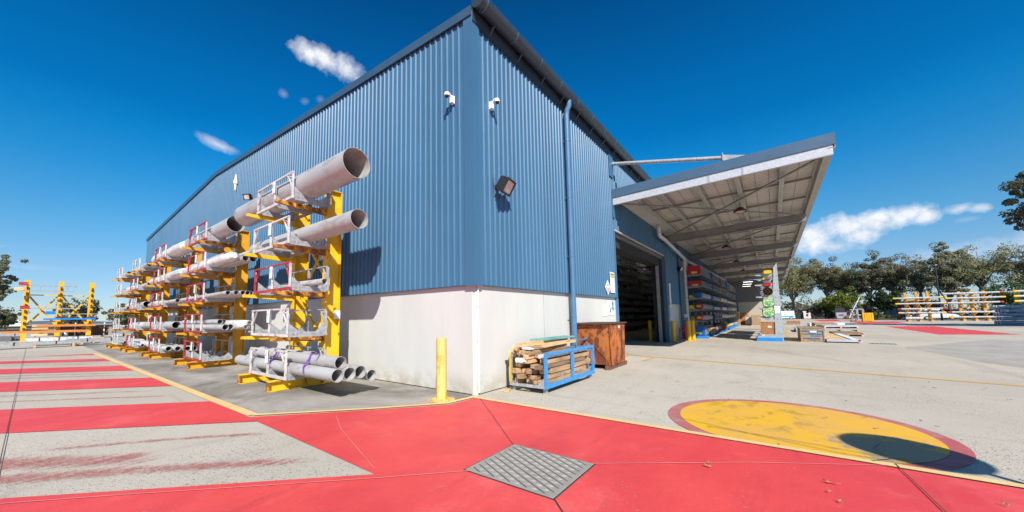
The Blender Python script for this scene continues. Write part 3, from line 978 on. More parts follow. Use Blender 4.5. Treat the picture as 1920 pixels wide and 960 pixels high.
obj('roof', mb, M_trim, W)
# barge capping along the gable
mb = MB()
for ya, yb in ((-0.10, RID), (RID, LY + 0.10)):
    za, zb = roof_z(max(0, min(LY, ya))), roof_z(max(0, min(LY, yb)))
    mb.hexa([(-0.135, ya, za - 0.14), (-0.0965, ya, za - 0.14), (-0.0965, yb, zb - 0.14), (-0.135, yb, zb - 0.14)],
            [(-0.135, ya, za + 0.06), (-0.0965, ya, za + 0.06), (-0.0965, yb, zb + 0.06), (-0.135, yb, zb + 0.06)])
    mb.hexa([(-0.135, ya, za + 0.061), (0.10, ya, za + 0.061), (0.10, yb, zb + 0.061), (-0.135, yb, zb + 0.061)],
            [(-0.135, ya, za + 0.085), (0.10, ya, za + 0.085), (0.10, yb, zb + 0.085), (-0.135, yb, zb + 0.085)])
obj('barge_capping', mb, M_trim, W)
# corner flashing
mb = MB()
mb.box(-0.105, -0.105, ZC - 0.03, -0.098, 0.16, 8.66)
mb.box(-0.098, -0.105, ZC - 0.03, 0.16, -0.098, 8.66)
obj('corner_flashing', mb, M_clad, W)
# drip flashing below the cladding
mb = MB()
mb.box(-0.088, -0.088, ZC - 0.012, 0.0, LY, ZC - 0.001)
mb.box(0.0, -0.088, ZC - 0.012, 8.98, 0.0, ZC - 0.001)
mb.box(17.95, -0.088, ZC - 0.052, LX, 0.0, ZC - 0.042)
obj('drip_flashing', mb, M_trim, W)
# eave fascia and big half round gutter
mb = MB()
mb.box(-0.09, -0.125, 8.44, LX, -0.108, 8.90)
mb.box(-0.09, -0.108, 8.40, LX, -0.02, 8.44)
obj('eave_fascia', mb, M_gutter, W)
mb = MB()
n = 14
prof = [(-0.13, 8.93)] + [(-0.30 - 0.175 * math.cos(math.pi * i / n), 8.83 - 0.185 * math.sin(math.pi * i / n)) for i in range(n + 1)][::-1][:] 
prof = [(-0.30 + 0.175 * math.cos(math.pi * i / n), 8.83 - 0.185 * math.sin(math.pi * i / n)) for i in range(n + 1)]
prof = [(-0.126, 8.905)] + prof + [(-0.475, 8.87), (-0.44, 8.885), (-0.30, 8.90)]
mb.prism([(-0.12, y, z) for y, z in prof], (LX + 0.2, 0, 0))
gt = obj('gutter', mb, M_gutter, W, smooth=True)
p2 = [(-0.30 + 0.186 * math.cos(math.pi * (0.08 + 0.92 * i / n)), 8.83 - 0.196 * math.sin(math.pi * (0.08 + 0.92 * i / n))) for i in range(n + 1)]
p1 = [(-0.30 + 0.170 * math.cos(math.pi * (0.08 + 0.92 * i / n)), 8.83 - 0.180 * math.sin(math.pi * (0.08 + 0.92 * i / n))) for i in range(n + 1)]
strap0 = bracket0 = None
for k in range(46):
    x = 0.05 + 1.22 * k
    if strap0 is None:
        mb = MB()
        ring = p1 + p2[::-1]
        mb.prism([(0, y, z) for y, z in ring], (0.03, 0, 0))
        strap0 = obj('gutter_strap', mb, M_trimlt, gt, smooth=False)
        mb = MB()
        mb.hexa([(0.55, -0.126, 8.50), (0.59, -0.126, 8.50), (0.59, -0.27, 8.655), (0.55, -0.27, 8.655)], [(0.55, -0.126, 8.62), (0.59, -0.126, 8.62), (0.59, -0.27, 8.70), (0.55, -0.27, 8.70)])
        bracket0 = obj('gutter_bracket', mb, M_gutter, gt)
    else:
        for o_ in (strap0, bracket0):
            c_ = o_.copy(); COL.objects.link(c_); c_.parent = gt; c_.location = (x - 0.05, 0, 0)
strap0.location = (0.0, 0, 0)
for c_ in gt.children:
    if c_.name.startswith('gutter_strap'):
        c_.location.x += 0.05
# downpipes on the side wall
def downpipe(x, ztop, m, r=0.085, zb=0.25, y=-0.20):
    mb = MB()
    mb.path([(x, -0.30, ztop), (x, -0.30, ztop - 0.20), (x, y - 0.02, ztop - 0.33), (x, y, ztop - 0.5), (x, y, zb)], r, 14)
    d = obj('downpipe', mb, m, W, smooth=True)
    for z in np.arange(1.6, ztop - 0.8, 1.9):
        mb = MB()
        mb.tube((x, y, z), (x, y, z + 0.035), r + 0.008, n=14)
        mb.box(x - r - 0.05, -0.101, z, x + r + 0.05, -0.093, z + 0.03)
        obj('pipe_clip', mb, m, d)
    return d
downpipe(4.52, 8.68, M_dp, 0.085)
mb = MB()                                     # little pipe guard at the foot of the first downpipe
for z in (0.72, 0.92):
    mb.path([(4.15, -0.10, z), (4.15, -0.42, z), (4.95, -0.42, z), (4.95, -0.10, z)], 0.03, 8)
for x in (4.15, 4.95):
    mb.tube((x, -0.42, 0), (x, -0.42, 0.92), 0.03)
obj('pipe_guard', mb, M_dp, W, smooth=True)
# conduit up the corner
mb = MB()
mb.tube((0.10, -0.022, 0.05), (0.10, -0.022, ZC - 0.03), 0.015, n=8)
for z in (0.45, 1.15, 1.9):
    mb.box(0.065, -0.030, z, 0.135, -0.012, z + 0.02)
obj('conduit', mb, M_white, W)
# door: jambs, head, roller box, guide
mb = MB()
mb.box(8.93, -0.112, 0.0, 9.0, 0.5, ZC - 0.02)
mb.box(8.985, -0.10, ZC + 0.002, 9.0, 0.45, 5.2)
obj('door_jamb', mb, M_dp, W)
mb = MB()
mb.box(17.60, -0.16, 0, 17.90, 0.04, 5.2)
obj('door_jamb', mb, M_trimlt, W)
mb = MB()
mb.box(17.38, 0.2, 0, 17.50, 0.36, 4.9)
obj('door_guide', mb, M_galvd, W)
mb = MB()
mb.box(8.99, -0.13, 5.16, 17.9, -0.048, 5.215)
obj('door_head_flashing', mb, mat('pale_grey_flashing', (0.42, 0.42, 0.41), 0.5), W)
mb = MB()
mb.box(9.02, 0.0, 5.0, 17.59, 0.10, 5.155)
obj('roller_box', mb, M_raft0, W)
mb = MB()
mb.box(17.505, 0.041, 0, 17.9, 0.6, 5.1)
obj('door_gap_shade', mb, M_dark, W)  # solid dark box standing in for the shade in the jamb gap
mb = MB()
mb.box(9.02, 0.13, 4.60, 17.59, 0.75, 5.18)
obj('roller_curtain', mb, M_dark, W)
mb = MB()
mb.tube((16.3, 1.0, 4.75), (17.5, 1.0, 4.75), 0.16, n=14)
obj('roller_motor', mb, M_galv, W)
# flashing plates where the awning meets the wall
mb = MB()
mb.box(8.62, -0.115, 7.45, 9.12, -0.105, 8.42)
mb.box(8.80, -0.115, 5.70, 9.10, -0.1055, 6.62)
obj('flashing_plate', mb, M_clad, W)
# end wall that closes the loading bay, dark panel added above for awning shade
mb = MB()
mb.box(57.0, -4.2, 0, 57.2, 0.0, 3.2)
obj('bay_end_wall', mb, M_cream, W)
mb = MB()
mb.box(57.0, -4.3, 3.205, 57.2, -0.1, 6.3)
obj('awning_shade_panel', mb, M_raft0, W)
mb = MB()
for x in (56.2, 55.4):
    mb.box(x, -1.3, 0, x + 0.2, -1.1, 5.0)
obj('bay_post', mb, M_trimlt, W)
# second slim downpipe on the shaded wall
mb = MB()
mb.tube((21.75, -0.18, 0.3), (21.75, -0.18, 6.4), 0.10, n=12)
obj('downpipe', mb, M_trimlt, W, smooth=True)
mb = MB()
for z in (0.45, 1.05, 1.35):
    mb.tube((21.45, -0.40, z), (22.15, -0.40, z), 0.035, n=8)
for x in (21.45, 22.15):
    mb.tube((x, -0.40, 0), (x, -0.40, 1.4), 0.035, n=8)
obj('pipe_guard', mb, M_trimlt, W)

# ================================================================== AWNING over the side of the warehouse
AX0, AX1, YO = 8.9, 61.3, -6.75
A = thing('loading_awning', 'wide cantilevered steel awning with blue fascia and ribbed underside over the loading bay', 'awning', (0, 0, 0))
def az(y):
    return 6.60 + 0.028 * (-y)
mb = MB()
us = []
k = 0
while AX0 + k * 0.19 < AX1:
    for du, dd in ((0, 0.0), (0.115, 0.0), (0.120, 0.075), (0.180, 0.075)):
        us.append((AX0 + k * 0.19 + du, dd))
    k += 1
vs = []
for u, d in us:
    vs += [(u, -0.80, az(-0.80) + d), (u, YO, az(YO) + d), ]
mb._add(vs, [(2 * i, 2 * i + 1, 2 * i + 3, 2 * i + 2) for i in range(len(us) - 1)])
obj('roof_sheet', mb, mat('pale_underside_sheet', (0.54, 0.515, 0.47), 0.55, 0, 0.05, 0.6), A)
mb = MB()
vs = []
for u, d in us:
    vs += [(u, -0.04, az(0) + d), (u, -0.795, az(-0.795) + d)]
mb._add(vs, [(2 * i, 2 * i + 1, 2 * i + 3, 2 * i + 2) for i in range(len(us) - 1) if i % 4 == 2])
obj('skylight_strip', mb, M_sky, A)
mb = MB()
mb._add(vs, [(2 * i, 2 * i + 1, 2 * i + 3, 2 * i + 2) for i in range(len(us) - 1) if i % 4 != 2])
obj('rear_roof_sheet', mb, bpy.data.materials['pale_underside_sheet'], A)
mb = MB()                               # safety wire under the sheet
for y in np.arange(-1.1, -6.7, -0.42):
    mb.beam((AX0, y, az(y) - 0.012), (AX1, y, az(y) - 0.012), 0.012, 0.006)
obj('safety_mesh', mb, mat('grey_wire', (0.16, 0.155, 0.15), 0.6), A)
def run(y0, y1, zo0, zo1, x0, x1):      # plate running along the slope
    mb = MB()
    mb.hexa([(x0, y0, az(y0) + zo0), (x1, y0, az(y0) + zo0), (x1, y1, az(y1) + zo0), (x0, y1, az(y1) + zo0)],
            [(x0, y0, az(y0) + zo1), (x1, y0, az(y0) + zo1), (x1, y1, az(y1) + zo1), (x0, y1, az(y1) + zo1)])
    return mb
obj('end_fascia', run(-0.10, -6.92, -0.06, 0.30, AX0 - 0.055, AX0 - 0.025), M_trimlt, A)
mb = run(-0.12, -6.85, -0.345, -0.075, AX0 - 0.02, AX0 + 0.005)
q = run(-0.12, -6.85, -0.36, -0.346, AX0 - 0.02, AX0 + 0.09)
mb._add(q.v, q.f)
q = run(-0.12, -6.85, -0.074, -0.062, AX0 - 0.02, AX0 + 0.09)
mb._add(q.v, q.f)
obj('end_channel', mb, mat('bright_galvanised_channel', (0.50, 0.53, 0.56), 0.45, 0.15, 0.10, 14), A)
mb = MB()
for y in (-3.55, -4.55):
    q = run(y, y - 0.06, -0.35, -0.07, AX0 - 0.028, AX0 - 0.021)
    mb._add(q.v, q.f)
obj('splice_cleat', mb, M_galv, A)
M_under = mat('grey_galvanised_purlin', (0.36, 0.355, 0.34), 0.55, 0.1, 0.10, 3)  # plain warm grey galvanised steel
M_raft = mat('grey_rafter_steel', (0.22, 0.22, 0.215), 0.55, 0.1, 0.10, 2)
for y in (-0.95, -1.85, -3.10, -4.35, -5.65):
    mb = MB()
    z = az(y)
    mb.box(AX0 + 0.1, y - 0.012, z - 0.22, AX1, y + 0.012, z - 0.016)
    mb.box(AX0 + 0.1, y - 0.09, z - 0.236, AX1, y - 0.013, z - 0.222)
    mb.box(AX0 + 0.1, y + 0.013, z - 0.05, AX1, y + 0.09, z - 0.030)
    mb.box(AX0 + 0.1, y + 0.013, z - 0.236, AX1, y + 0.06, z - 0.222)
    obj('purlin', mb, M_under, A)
bays = [AX0 + 8.73 * k for k in range(7)]
for x in bays[1:]:
    mb = MB()
    for y0, y1, d0, d1 in ((-0.1, YO + 0.05, 0.44, 0.36),):
        for xa, xb, a, b in ((x - 0.006, x + 0.006, 0, 1), (x - 0.10, x + 0.10, 0.97, 1), (x - 0.10, x + 0.10, 0, 0.03)):
            za0, za1 = az(y0) - 0.245, az(y1) - 0.245
            lo0, hi0 = za0 - d0 * b, za0 - d0 * a
            lo1, hi1 = za1 - d1 * b, za1 - d1 * a
            if a == 0 and b == 0.03:
                lo0, hi0, lo1, hi1 = za0 + 0.001, za0 + 0.014, za1 + 0.001, za1 + 0.014
            elif a > 0.9:
                lo0, hi0, lo1, hi1 = za0 - d0 - 0.015, za0 - d0 - 0.001, za1 - d1 - 0.015, za1 - d1 - 0.001
            mb.hexa([(xa, y0, lo0), (xb, y0, lo0), (xb, y1, lo1), (xa, y1, lo1)], [(xa, y0, hi0), (xb, y0, hi0), (xb, y1, hi1), (xa, y1, hi1)])
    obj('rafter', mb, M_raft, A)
    mb = MB()
    mb.box(x - 0.3, -4.75, az(-4.5) - 0.5, x - 0.25, -3.75, az(-4.5) - 0.247)
    obj('rafter_stub', mb, M_raft, A)
for k in range(6):                      # bridging between purlins
    for f in (0.33, 0.66):
        x = bays[k] + 8.73 * f
        mb = MB()
        mb.beam((x, -0.95, az(-0.95) - 0.13), (x, YO + 0.2, az(YO) - 0.13), 0.05, 0.09)
        obj('bridging', mb, M_raft, A)
    if k < 3:
        mb = MB()
        za = -0.30
        mb.beam((bays[k] + 0.15, -0.35, az(0) + za), (bays[k + 1] - 0.1, YO + 0.25, az(YO) + za), 0.07, 0.05)
        mb.beam((bays[k] + 0.15, YO + 0.25, az(YO) + za - 0.06), (bays[k + 1] - 0.1, -0.35, az(0) + za - 0.06), 0.09, 0.05)
        obj('cross_brace', mb, M_raft, A)
mb = MB()                               # outer edge beam and gutter
mb.box(AX0 + 0.1, YO + 0.02, az(YO) - 0.30, AX1, YO + 0.10, az(YO) - 0.03)
mb.box(AX0 - 0.02, YO - 0.16, az(YO) - 0.16, AX1, YO - 0.145, az(YO) + 0.20)
mb.box(AX0 - 0.02, YO - 0.145, az(YO) - 0.16, AX1, YO + 0.015, az(YO) - 0.14)
obj('edge_gutter', mb, mat('beige_edge_gutter', (0.33, 0.315, 0.29), 0.5, 0.1), A)
for x in bays[:-1]:
    mb = MB()
    xx = x + 0.10
    mb.tube((xx, -0.12, 8.06), (xx, -4.05, 7.17), 0.075, n=14)
    s = obj('tie_strut', mb, M_galv, A, smooth=True)
    mb = MB()
    mb.hexa([(xx - 0.012, -4.0, 7.08), (xx + 0.012, -4.0, 7.08), (xx + 0.012, -5.3, 6.78), (xx - 0.012, -5.3, 6.78)], [(xx - 0.012, -4.0, 7.30), (xx + 0.012, -4.0, 7.30), (xx + 0.012, -5.3, 6.90), (xx - 0.012, -5.3, 6.90)])
    mb.box(xx - 0.10, -4.06, 7.05, xx + 0.10, -4.035, 7.33)
    obj('strut_bracket', mb, M_galv, s)
    mb = MB()
    mb.box(xx - 0.16, -0.118, 7.80, xx + 0.16, -0.102, 8.30)
    obj('wall_plate', mb, M_clad, s)
# PVC stormwater pipes along the wall under the awning
mb = MB()
mb.path([(15.3, -0.42, 6.55), (15.3, -0.42, 6.12), (15.5, -0.42, 5.98), (16.6, -0.42, 5.98), (22.7, -0.42, 5.52), (22.85, -0.42, 5.30), (22.5, -0.42, 4.55), (22.42, -0.42, 4.2)], 0.105, 12)
mb.path([(54, -0.32, 6.2), (24.6, -0.32, 5.55), (22.7, -0.34, 5.52), (22.42, -0.36, 5.38), (22.42, -0.38, 5.2), (22.42, -0.38, 0.1)], 0.115, 12)
st = obj('stormwater_pipe', mb, M_pvc, A, smooth=True)
mb = MB()
for z in (2.75, 4.05):
    mb.tube((22.42, -0.38, z), (22.42, -0.38, z + 0.05), 0.13, n=12)
    mb.box(22.2, -0.36, z, 22.6, -0.1, z + 0.03)
obj('pipe_clip', mb, M_galvd, st)

# high bay lamps hanging under the awning
def highbay():
    t = thing('high_bay_lamp', 'x', 'lamp', (0, 0, 0), 0, 'round high bay lamps under the awning')
    mb = MB()
    mb.tube((0, 0, 0), (0, 0, 0.06), 0.24, 0.24, 20)
    mb.tube((0, 0, 0.061), (0, 0, 0.17), 0.20, 0.12, 16)
    obj('housing', mb, M_black, t, smooth=True)
    mb = MB()
    mb.tube((0, 0, 0.17), (0, 0, 0.42), 0.02, n=8)
    mb.box(-0.3, -0.02, 0.40, 0.3, 0.02, 0.43)
    obj('bracket', mb, M_galvd, t)
    mb = MB()
    mb.tube((0, 0, -0.012), (0, 0, -0.001), 0.18, n=20)
    obj('lens', mb, mat('reddish_lamp_lens', (0.45, 0.30, 0.27), 0.25), t)
    mb = MB()
    mb.path([(0.235 * math.cos(2 * math.pi * i / 20), 0.235 * math.sin(2 * math.pi * i / 20), -0.012) for i in range(21)], 0.012, 6)
    obj('rim', mb, mat('red_lamp_rim', (0.25, 0.03, 0.03), 0.4), t)
    return t
hb = highbay()
LB = 'round black high bay lamp hanging under the awning, '
for i, (x, y, s) in enumerate([(12.94, -4.25, 'nearest one, by the end fascia'), (22.6, -2.9, 'second along from the end fascia'), (31.3, -2.9, 'third along from the end fascia'),
                               (40.0, -2.9, 'fourth along from the end fascia'), (48.8, -2.9, 'fifth along from the end fascia'), (57.4, -2.9, 'farthest one near the cream end wall')]):
    if i == 0:
        hb.location = (x, y, az(y) - 0.66)
        LAB.pop('x', None)
        setlab(hb, LB + s, 'lamp', hb['group'])
    else:
        dup(hb, (x, y, az(y) - 0.66), 0, LB + s, 'round high bay lamps under the awning')
for i, (x, y) in enumerate([(44.0, -3.1), (48.0, -2.85), (52.0, -2.6)]):
    t = thing('strip_light', ['nearest', 'middle', 'farthest'][i] + ' of three lit white strip lights under the far end of the awning', 'strip light', (x, y, 5.15), 0, 'lit strip lights under the awning')
    mb = MB(); mb.box(-0.10, -0.45, 0, 0.10, 0.45, 0.05); obj('housing', mb, M_white, t)
    mb = MB(); mb.box(-0.08, -0.43, -0.012, 0.08, 0.43, -0.001); obj('diffuser', mb, M_lamp, t)
    mb = MB(); mb.tube((0, 0, 0.05), (0, 0, 1.45), 0.012, n=6); obj('hanger', mb, M_galvd, t)

# ================================================================== INSIDE THE DOOR
M_in = mat('indoor_rack_steel', (0.24, 0.25, 0.26), 0.5, 0.2)
M_inlt = mat('indoor_stillage_steel', (0.42, 0.43, 0.44), 0.5, 0.1)
for ri, (xs, yy, lab) in enumerate([((26.4, 47.5), 6.2, 'tall steel storage rack full of stillages in the dark warehouse, the row facing the door'), ]):
    t = thing('storage_rack', lab, 'storage rack', (xs[0], yy, 0))
    for x in np.arange(0, xs[1] - xs[0], 3.0):
        mb = MB(); mb.box(x - 0.06, -0.02, 0, x + 0.06, 0.10, 7.6); mb.box(x - 0.06, 1.3, 0, x + 0.06, 1.4, 7.6); obj('upright', mb, M_in, t)
    for z in np.arange(0.55, 7.4, 0.72):
        mb = MB(); mb.box(-0.1, -0.08, z - 0.07, 21.1, -0.021, z); mb.box(-0.1, 1.41, z - 0.07, 21.1, 1.46, z); obj('beam', mb, M_yelrust if int(z * 10) % 3 == 0 else M_in, t)
inst = thing('stillage', 'x', 'stillage', (0, 0, 0), 0, 'stillages on the rack inside the warehouse')
mb = MB()
mb.box(0, 0, 0, 1.7, 0.05, 0.06); mb.box(0, 0, 0.36, 1.7, 0.04, 0.40)
for k in range(5):
    mb.box(k * 0.41, -0.01, 0.06, k * 0.41 + 0.06, 0.05, 0.36)
mb.box(0, 1.1, 0, 1.7, 1.15, 0.4); mb.box(0, 0.05, 0, 0.06, 1.1, 0.05); mb.box(1.64, 0.05, 0, 1.7, 1.1, 0.05)
obj('frame', mb, M_inlt, inst)
LAB.pop('x')
IL = 'pale steel pipe stillage on the dark rack inside the warehouse door'
first = True
for zi, z in enumerate(np.arange(0.55, 7.4, 0.72)):
    for k in range(10):
        if (zi * 5 + k * 3) % 7 == 0:
            continue
        lo = (26.55 + k * 1.95 + (0.12 if zi % 2 else 0), 6.08, z + 0.001)
        if first:
            inst.location = lo
            setlab(inst, IL, 'stillage', inst['group'])
            first = False
        else:
            dup(inst, lo, 0, IL, 'stillages on the rack inside the warehouse')
for i, (x, y, z, lab) in enumerate([(26.9, 5.2, 7.9, 'lit ceiling lamp inside the warehouse door, nearest to the left jamb'), (35.3, 5.2, 7.9, 'lit ceiling lamp inside the warehouse door, nearest to the roller motor'), (42, 7.0, 7.9, 'lit ceiling lamp deep inside the warehouse')]):
    t = thing('ceiling_lamp', lab, 'ceiling lamp', (x, y, z), 0, 'lit ceiling lamps inside the warehouse')
    mb = MB(); mb.box(-0.3, -0.18, 0.0, 0.3, 0.18, 0.1); obj('housing', mb, M_white, t)
    mb = MB(); mb.box(-0.27, -0.15, -0.012, 0.27, 0.15, -0.001); obj('diffuser', mb, M_lampin, t)
    mb = MB(); mb.tube((0, 0, 0.1), (0, 0, 1.2), 0.015, n=6); obj('hanger', mb, M_galvd, t)

# ================================================================== FIXTURES ON THE WALLS
def camera_dome(name, lab, loc, rz):
    t = thing(name, lab, 'security camera', loc, rz)
    mb = MB()                                   # local +x = out of the wall
    mb.box(0.0, -0.085, -0.14, 0.03, 0.085, 0.18)
    mb.box(0.031, -0.07, -0.12, 0.15, 0.07, 0.16)
    obj('wall_mount', mb, M_white, t, bevel=0.012)
    mb = MB()
    mb.path([(0.12, 0, 0.12), (0.22, 0, 0.20), (0.30, 0, 0.22), (0.36, 0, 0.18)], 0.035, 10)
    obj('arm', mb, M_white, t, smooth=True)
    mb = MB()
    mb.tube((0.36, 0, 0.05), (0.36, 0, 0.17), 0.105, 0.085, 18)
    mb.tube((0.36, 0, 0.171), (0.36, 0, 0.20), 0.085, 0.04, 18)
    obj('housing', mb, M_white, t, smooth=True)
    mb = MB()
    mb.ball((0.36, 0, 0.05), 0.085, 16, 8, (1, 1, 1.0))
    obj('dome', mb, mat('smoked_dome', (0.03, 0.028, 0.03), 0.08), t, smooth=True)
    t.scale = (0.6, 0.6, 0.6)
    return t
camera_dome('security_camera', 'white dome security camera on the gable wall, left of the building corner', (-0.088, 0.50, 6.72), math.pi)
camera_dome('security_camera', 'white dome security camera on the side wall, right of the building corner', (0.56, -0.088, 6.66), -math.pi / 2)
def flood(lab, loc, rz, tilt, yaw=0.0, s=1.0):
    t = thing('floodlight', lab, 'floodlight', loc, rz)
    mb = MB()
    mb.tube((0, 0, 0), (0.03, 0, 0), 0.06 * s, n=14)
    mb.path([(0.02, 0, 0), (0.10 * s, 0, -0.01), (0.14 * s, 0.0, 0)], 0.028 * s, 8)
    obj('bracket', mb, M_black, t, smooth=True)
    rot = Matrix.Rotation(yaw, 3, 'Z') @ Matrix.Rotation(tilt, 3, 'Y')
    P = lambda x, y, z: tuple(rot @ Vector((x * s, y * s, z * s)) + Vector((0.16 * s, 0, 0.02)))
    mb = MB()
    def bx(mb, x0, y0, z0, x1, y1, z1):
        mb.hexa([P(x0, y0, z0), P(x1, y0, z0), P(x1, y1, z0), P(x0, y1, z0)], [P(x0, y0, z1), P(x1, y0, z1), P(x1, y1, z1), P(x0, y1, z1)])
    bx(mb, 0.0, -0.16, -0.13, 0.11, 0.16, 0.13)
    for k in range(6):
        bx(mb, -0.05, -0.14 + k * 0.053, -0.11, -0.002, -0.128 + k * 0.053, 0.11)
    bx(mb, 0.1105, -0.17, -0.14, 0.13, -0.13, 0.14); bx(mb, 0.1105, 0.13, -0.14, 0.13, 0.17, 0.14)
    bx(mb, 0.1105, -0.13, 0.105, 0.13, 0.13, 0.14); bx(mb, 0.1105, -0.13, -0.14, 0.13, 0.13, -0.105)
    obj('housing', mb, M_black, t)
    mb = MB(); bx(mb, 0.1106, -0.129, -0.104, 0.118, 0.129, 0.104)
    obj('lens', mb, mat('pinkish_lamp_glass', (0.55, 0.45, 0.42), 0.12), t)
    mb = MB()
    mb.path([(0.02, -0.10, 0.22 * s), (0.02, -0.12, 0.05), (0.03, -0.10, -0.1 * s), (0.05, 0, -0.05)], 0.006, 6)
    obj('cable', mb, M_black, t)
    return t
flood('black square floodlight with cable on the side wall below the right security camera', (0.76, -0.09, 4.72), -math.pi / 2, R(32), R(10), 1.3)
flood('black floodlight on the shaded blue wall right of the roller door', (21.5, -0.09, 4.75), -math.pi / 2, R(25), R(-20), 1.1)
flood('black floodlight high on the gable wall behind the top pipe of the nearest rack', (-0.09, 12.9, 7.12), math.pi, R(20), R(30), 0.95)
t = thing('wall_light', 'slim white tube light fixed upright high on the gable wall', 'wall light', (-0.088, 14.98, 8.35))
mb = MB(); mb.tube((-0.1, 0, -0.12), (-0.1, 0, 0.14), 0.15, n=14); mb.box(-0.1, -0.06, -0.1, 0, 0.06, 0.1); obj('collar', mb, M_white, t, smooth=True)
mb = MB(); mb.tube((-0.1, 0, 0.141), (-0.1, 0, 0.62), 0.10, 0.05, 14); mb.tube((-0.1, 0, -0.62), (-0.1, 0, -0.121), 0.05, 0.10, 14); obj('tube', mb, M_tag, t, smooth=True)
t.scale = (0.62, 0.62, 0.62)

# signs beside the door
def sign(lab, x0, z0, x1, z1, m, y=-0.094):
    t = thing('wall_sign', lab, 'sign', ((x0 + x1) / 2, y, (z0 + z1) / 2))
    mb = MB(); mb.box(-(x1 - x0) / 2, -0.012, -(z1 - z0) / 2, (x1 - x0) / 2, 0.0, (z1 - z0) / 2)
    obj('board', mb, m, t)
    return t
M_ink = mat('dark_print', (0.05, 0.05, 0.055), 0.6)
M_inkg = mat('grey_print', (0.48, 0.48, 0.48), 0.6)
M_yelp = mat('yellow_print', (0.72, 0.42, 0.01), 0.6)
M_bluep = mat('blue_print', (0.01, 0.25, 0.50), 0.6)
t = sign('tall white notice with a yellow and black header left of the roller door', 8.17, 2.54, 8.66, 3.36, M_white)
mb = MB(); mb.box(-0.19, -0.0165, 0.20, 0.19, -0.0125, 0.36); obj('header', mb, M_ink, t)
mb = MB(); mb.box(-0.17, -0.020, 0.215, 0.17, -0.017, 0.315); obj('header_panel', mb, M_yelp, t)
mb = MB()
for k in range(6):
    z = 0.12 - k * 0.082
    mb.box(-0.17, -0.0155, z - 0.010, (-0.17 + 0.30 * (0.6 + 0.4 * ((k * 7) % 5) / 4)), -0.0125, z + 0.010)
obj('print', mb, M_inkg, t)
t = thing('wall_sign', 'white and pink diamond hazard placard on the blue wall left of the tall notice', 'sign', (7.87, -0.094, 2.72))
mb = MB(); mb.prism([(0, 0, -0.29), (0.29, 0, 0), (0, 0, 0.29), (-0.29, 0, 0)], (0, -0.012, 0)); obj('board', mb, M_white, t)
mb = MB(); mb.prism([(0, -0.0125, -0.24), (0.23, -0.0125, 0), (-0.23, -0.0125, 0)], (0, -0.003, 0)); obj('lower_half', mb, mat('pink_print', (0.62, 0.36, 0.36), 0.6), t)
mb = MB(); mb.prism([(-0.035, -0.0125, 0.05), (0.035, -0.0125, 0.05), (0.05, -0.0125, 0.11), (0.0, -0.0125, 0.17), (-0.04, -0.0125, 0.11)], (0, -0.003, 0)); obj('flame_mark', mb, M_ink, t)
t = sign('white safety board with two blue roundels and a black arrow beside the door', 7.98, 1.66, 8.72, 2.22, M_white, -0.004)
def rnd(mb, x, z, r, y=-0.0125):
    mb.prism([(x + r * math.cos(2 * math.pi * i / 20), y, z + r * math.sin(2 * math.pi * i / 20)) for i in range(20)], (0, -0.003, 0))
for z in (0.17, -0.02):
    mb = MB(); rnd(mb, 0.22, z, 0.10); obj('roundel', mb, M_bluep, t)
mb = MB()
mb.prism([(0.06, -0.0125, 0.02), (-0.06, -0.0125, -0.12), (-0.03, -0.0125, -0.14), (-0.15, -0.0125, -0.22), (-0.14, -0.0125, -0.07), (-0.11, -0.0125, -0.09), (0.02, -0.0125, 0.05)], (0, -0.003, 0))
obj('arrow', mb, M_ink, t)
mb = MB()
for z in (0.21, 0.17, 0.13, 0.05):
    mb.box(-0.30, -0.0155, z - 0.008, -0.05, -0.0125, z + 0.008)
mb.box(0.12, -0.0155, -0.19, 0.32, -0.0125, -0.175); mb.box(0.12, -0.0155, -0.23, 0.32, -0.0125, -0.215)
obj('print', mb, M_inkg, t)
t = sign('pale faded notice on the white wall left of the safety board', 7.50, 1.62, 7.90, 2.06, M_white, -0.004)
mb = MB(); rnd(mb, 0, 0.05, 0.11); obj('faded_mark', mb, mat('faded_blue_print', (0.62, 0.66, 0.70), 0.6), t)
mb = MB(); mb.box(-0.15, -0.0155, -0.13, 0.15, -0.0125, -0.115); mb.box(-0.15, -0.0155, -0.18, 0.15, -0.0125, -0.165); obj('print', mb, M_inkg, t)
t = sign('tall narrow white board on the shaded blue wall right of the roller door', 18.55, 2.10, 18.95, 3.58, M_white)
mb = MB(); mb.box(-0.13, -0.0155, -0.62, 0.13, -0.0125, -0.45); obj('print', mb, M_inkg, t)
t = sign('tall narrow bright blue strip sign on the white wall behind a yellow bollard', 18.58, 0.05, 18.88, 2.05, mat('cyan_blue_board', (0.02, 0.33, 0.60), 0.5), -0.004)
mb = MB(); mb.box(-0.12, -0.0155, 0.18, 0.12, -0.0125, 0.42); obj('panel', mb, M_inkg, t)
# fire hydrant by the second downpipe
t = thing('fire_hydrant', 'red standpipe hydrant against the white wall beside the dark blue downpipe', 'fire hydrant', (21.0, -0.42, 0))
M_hyd = mat('hydrant_red', (0.42, 0.02, 0.02), 0.4)
mb = MB(); mb.tube((0, 0, 0), (0, 0, 0.85), 0.10, n=14); obj('standpipe', mb, M_hyd, t, smooth=True)
mb = MB(); mb.tube((-0.18, 0, 0.88), (0.18, 0, 0.88), 0.09, n=12); mb.tube((0, 0, 0.85), (0, 0, 1.02), 0.11, 0.08, 12); obj('valve', mb, M_hyd, t, smooth=True)
mb = MB(); mb.tube((-0.7, 0.2, 0.58), (0, 0, 0.58), 0.035, n=8); mb.tube((-0.7, 0.2, 0), (-0.7, 0.2, 0.75), 0.03, n=8); obj('branch_pipe', mb, M_hyd, t)

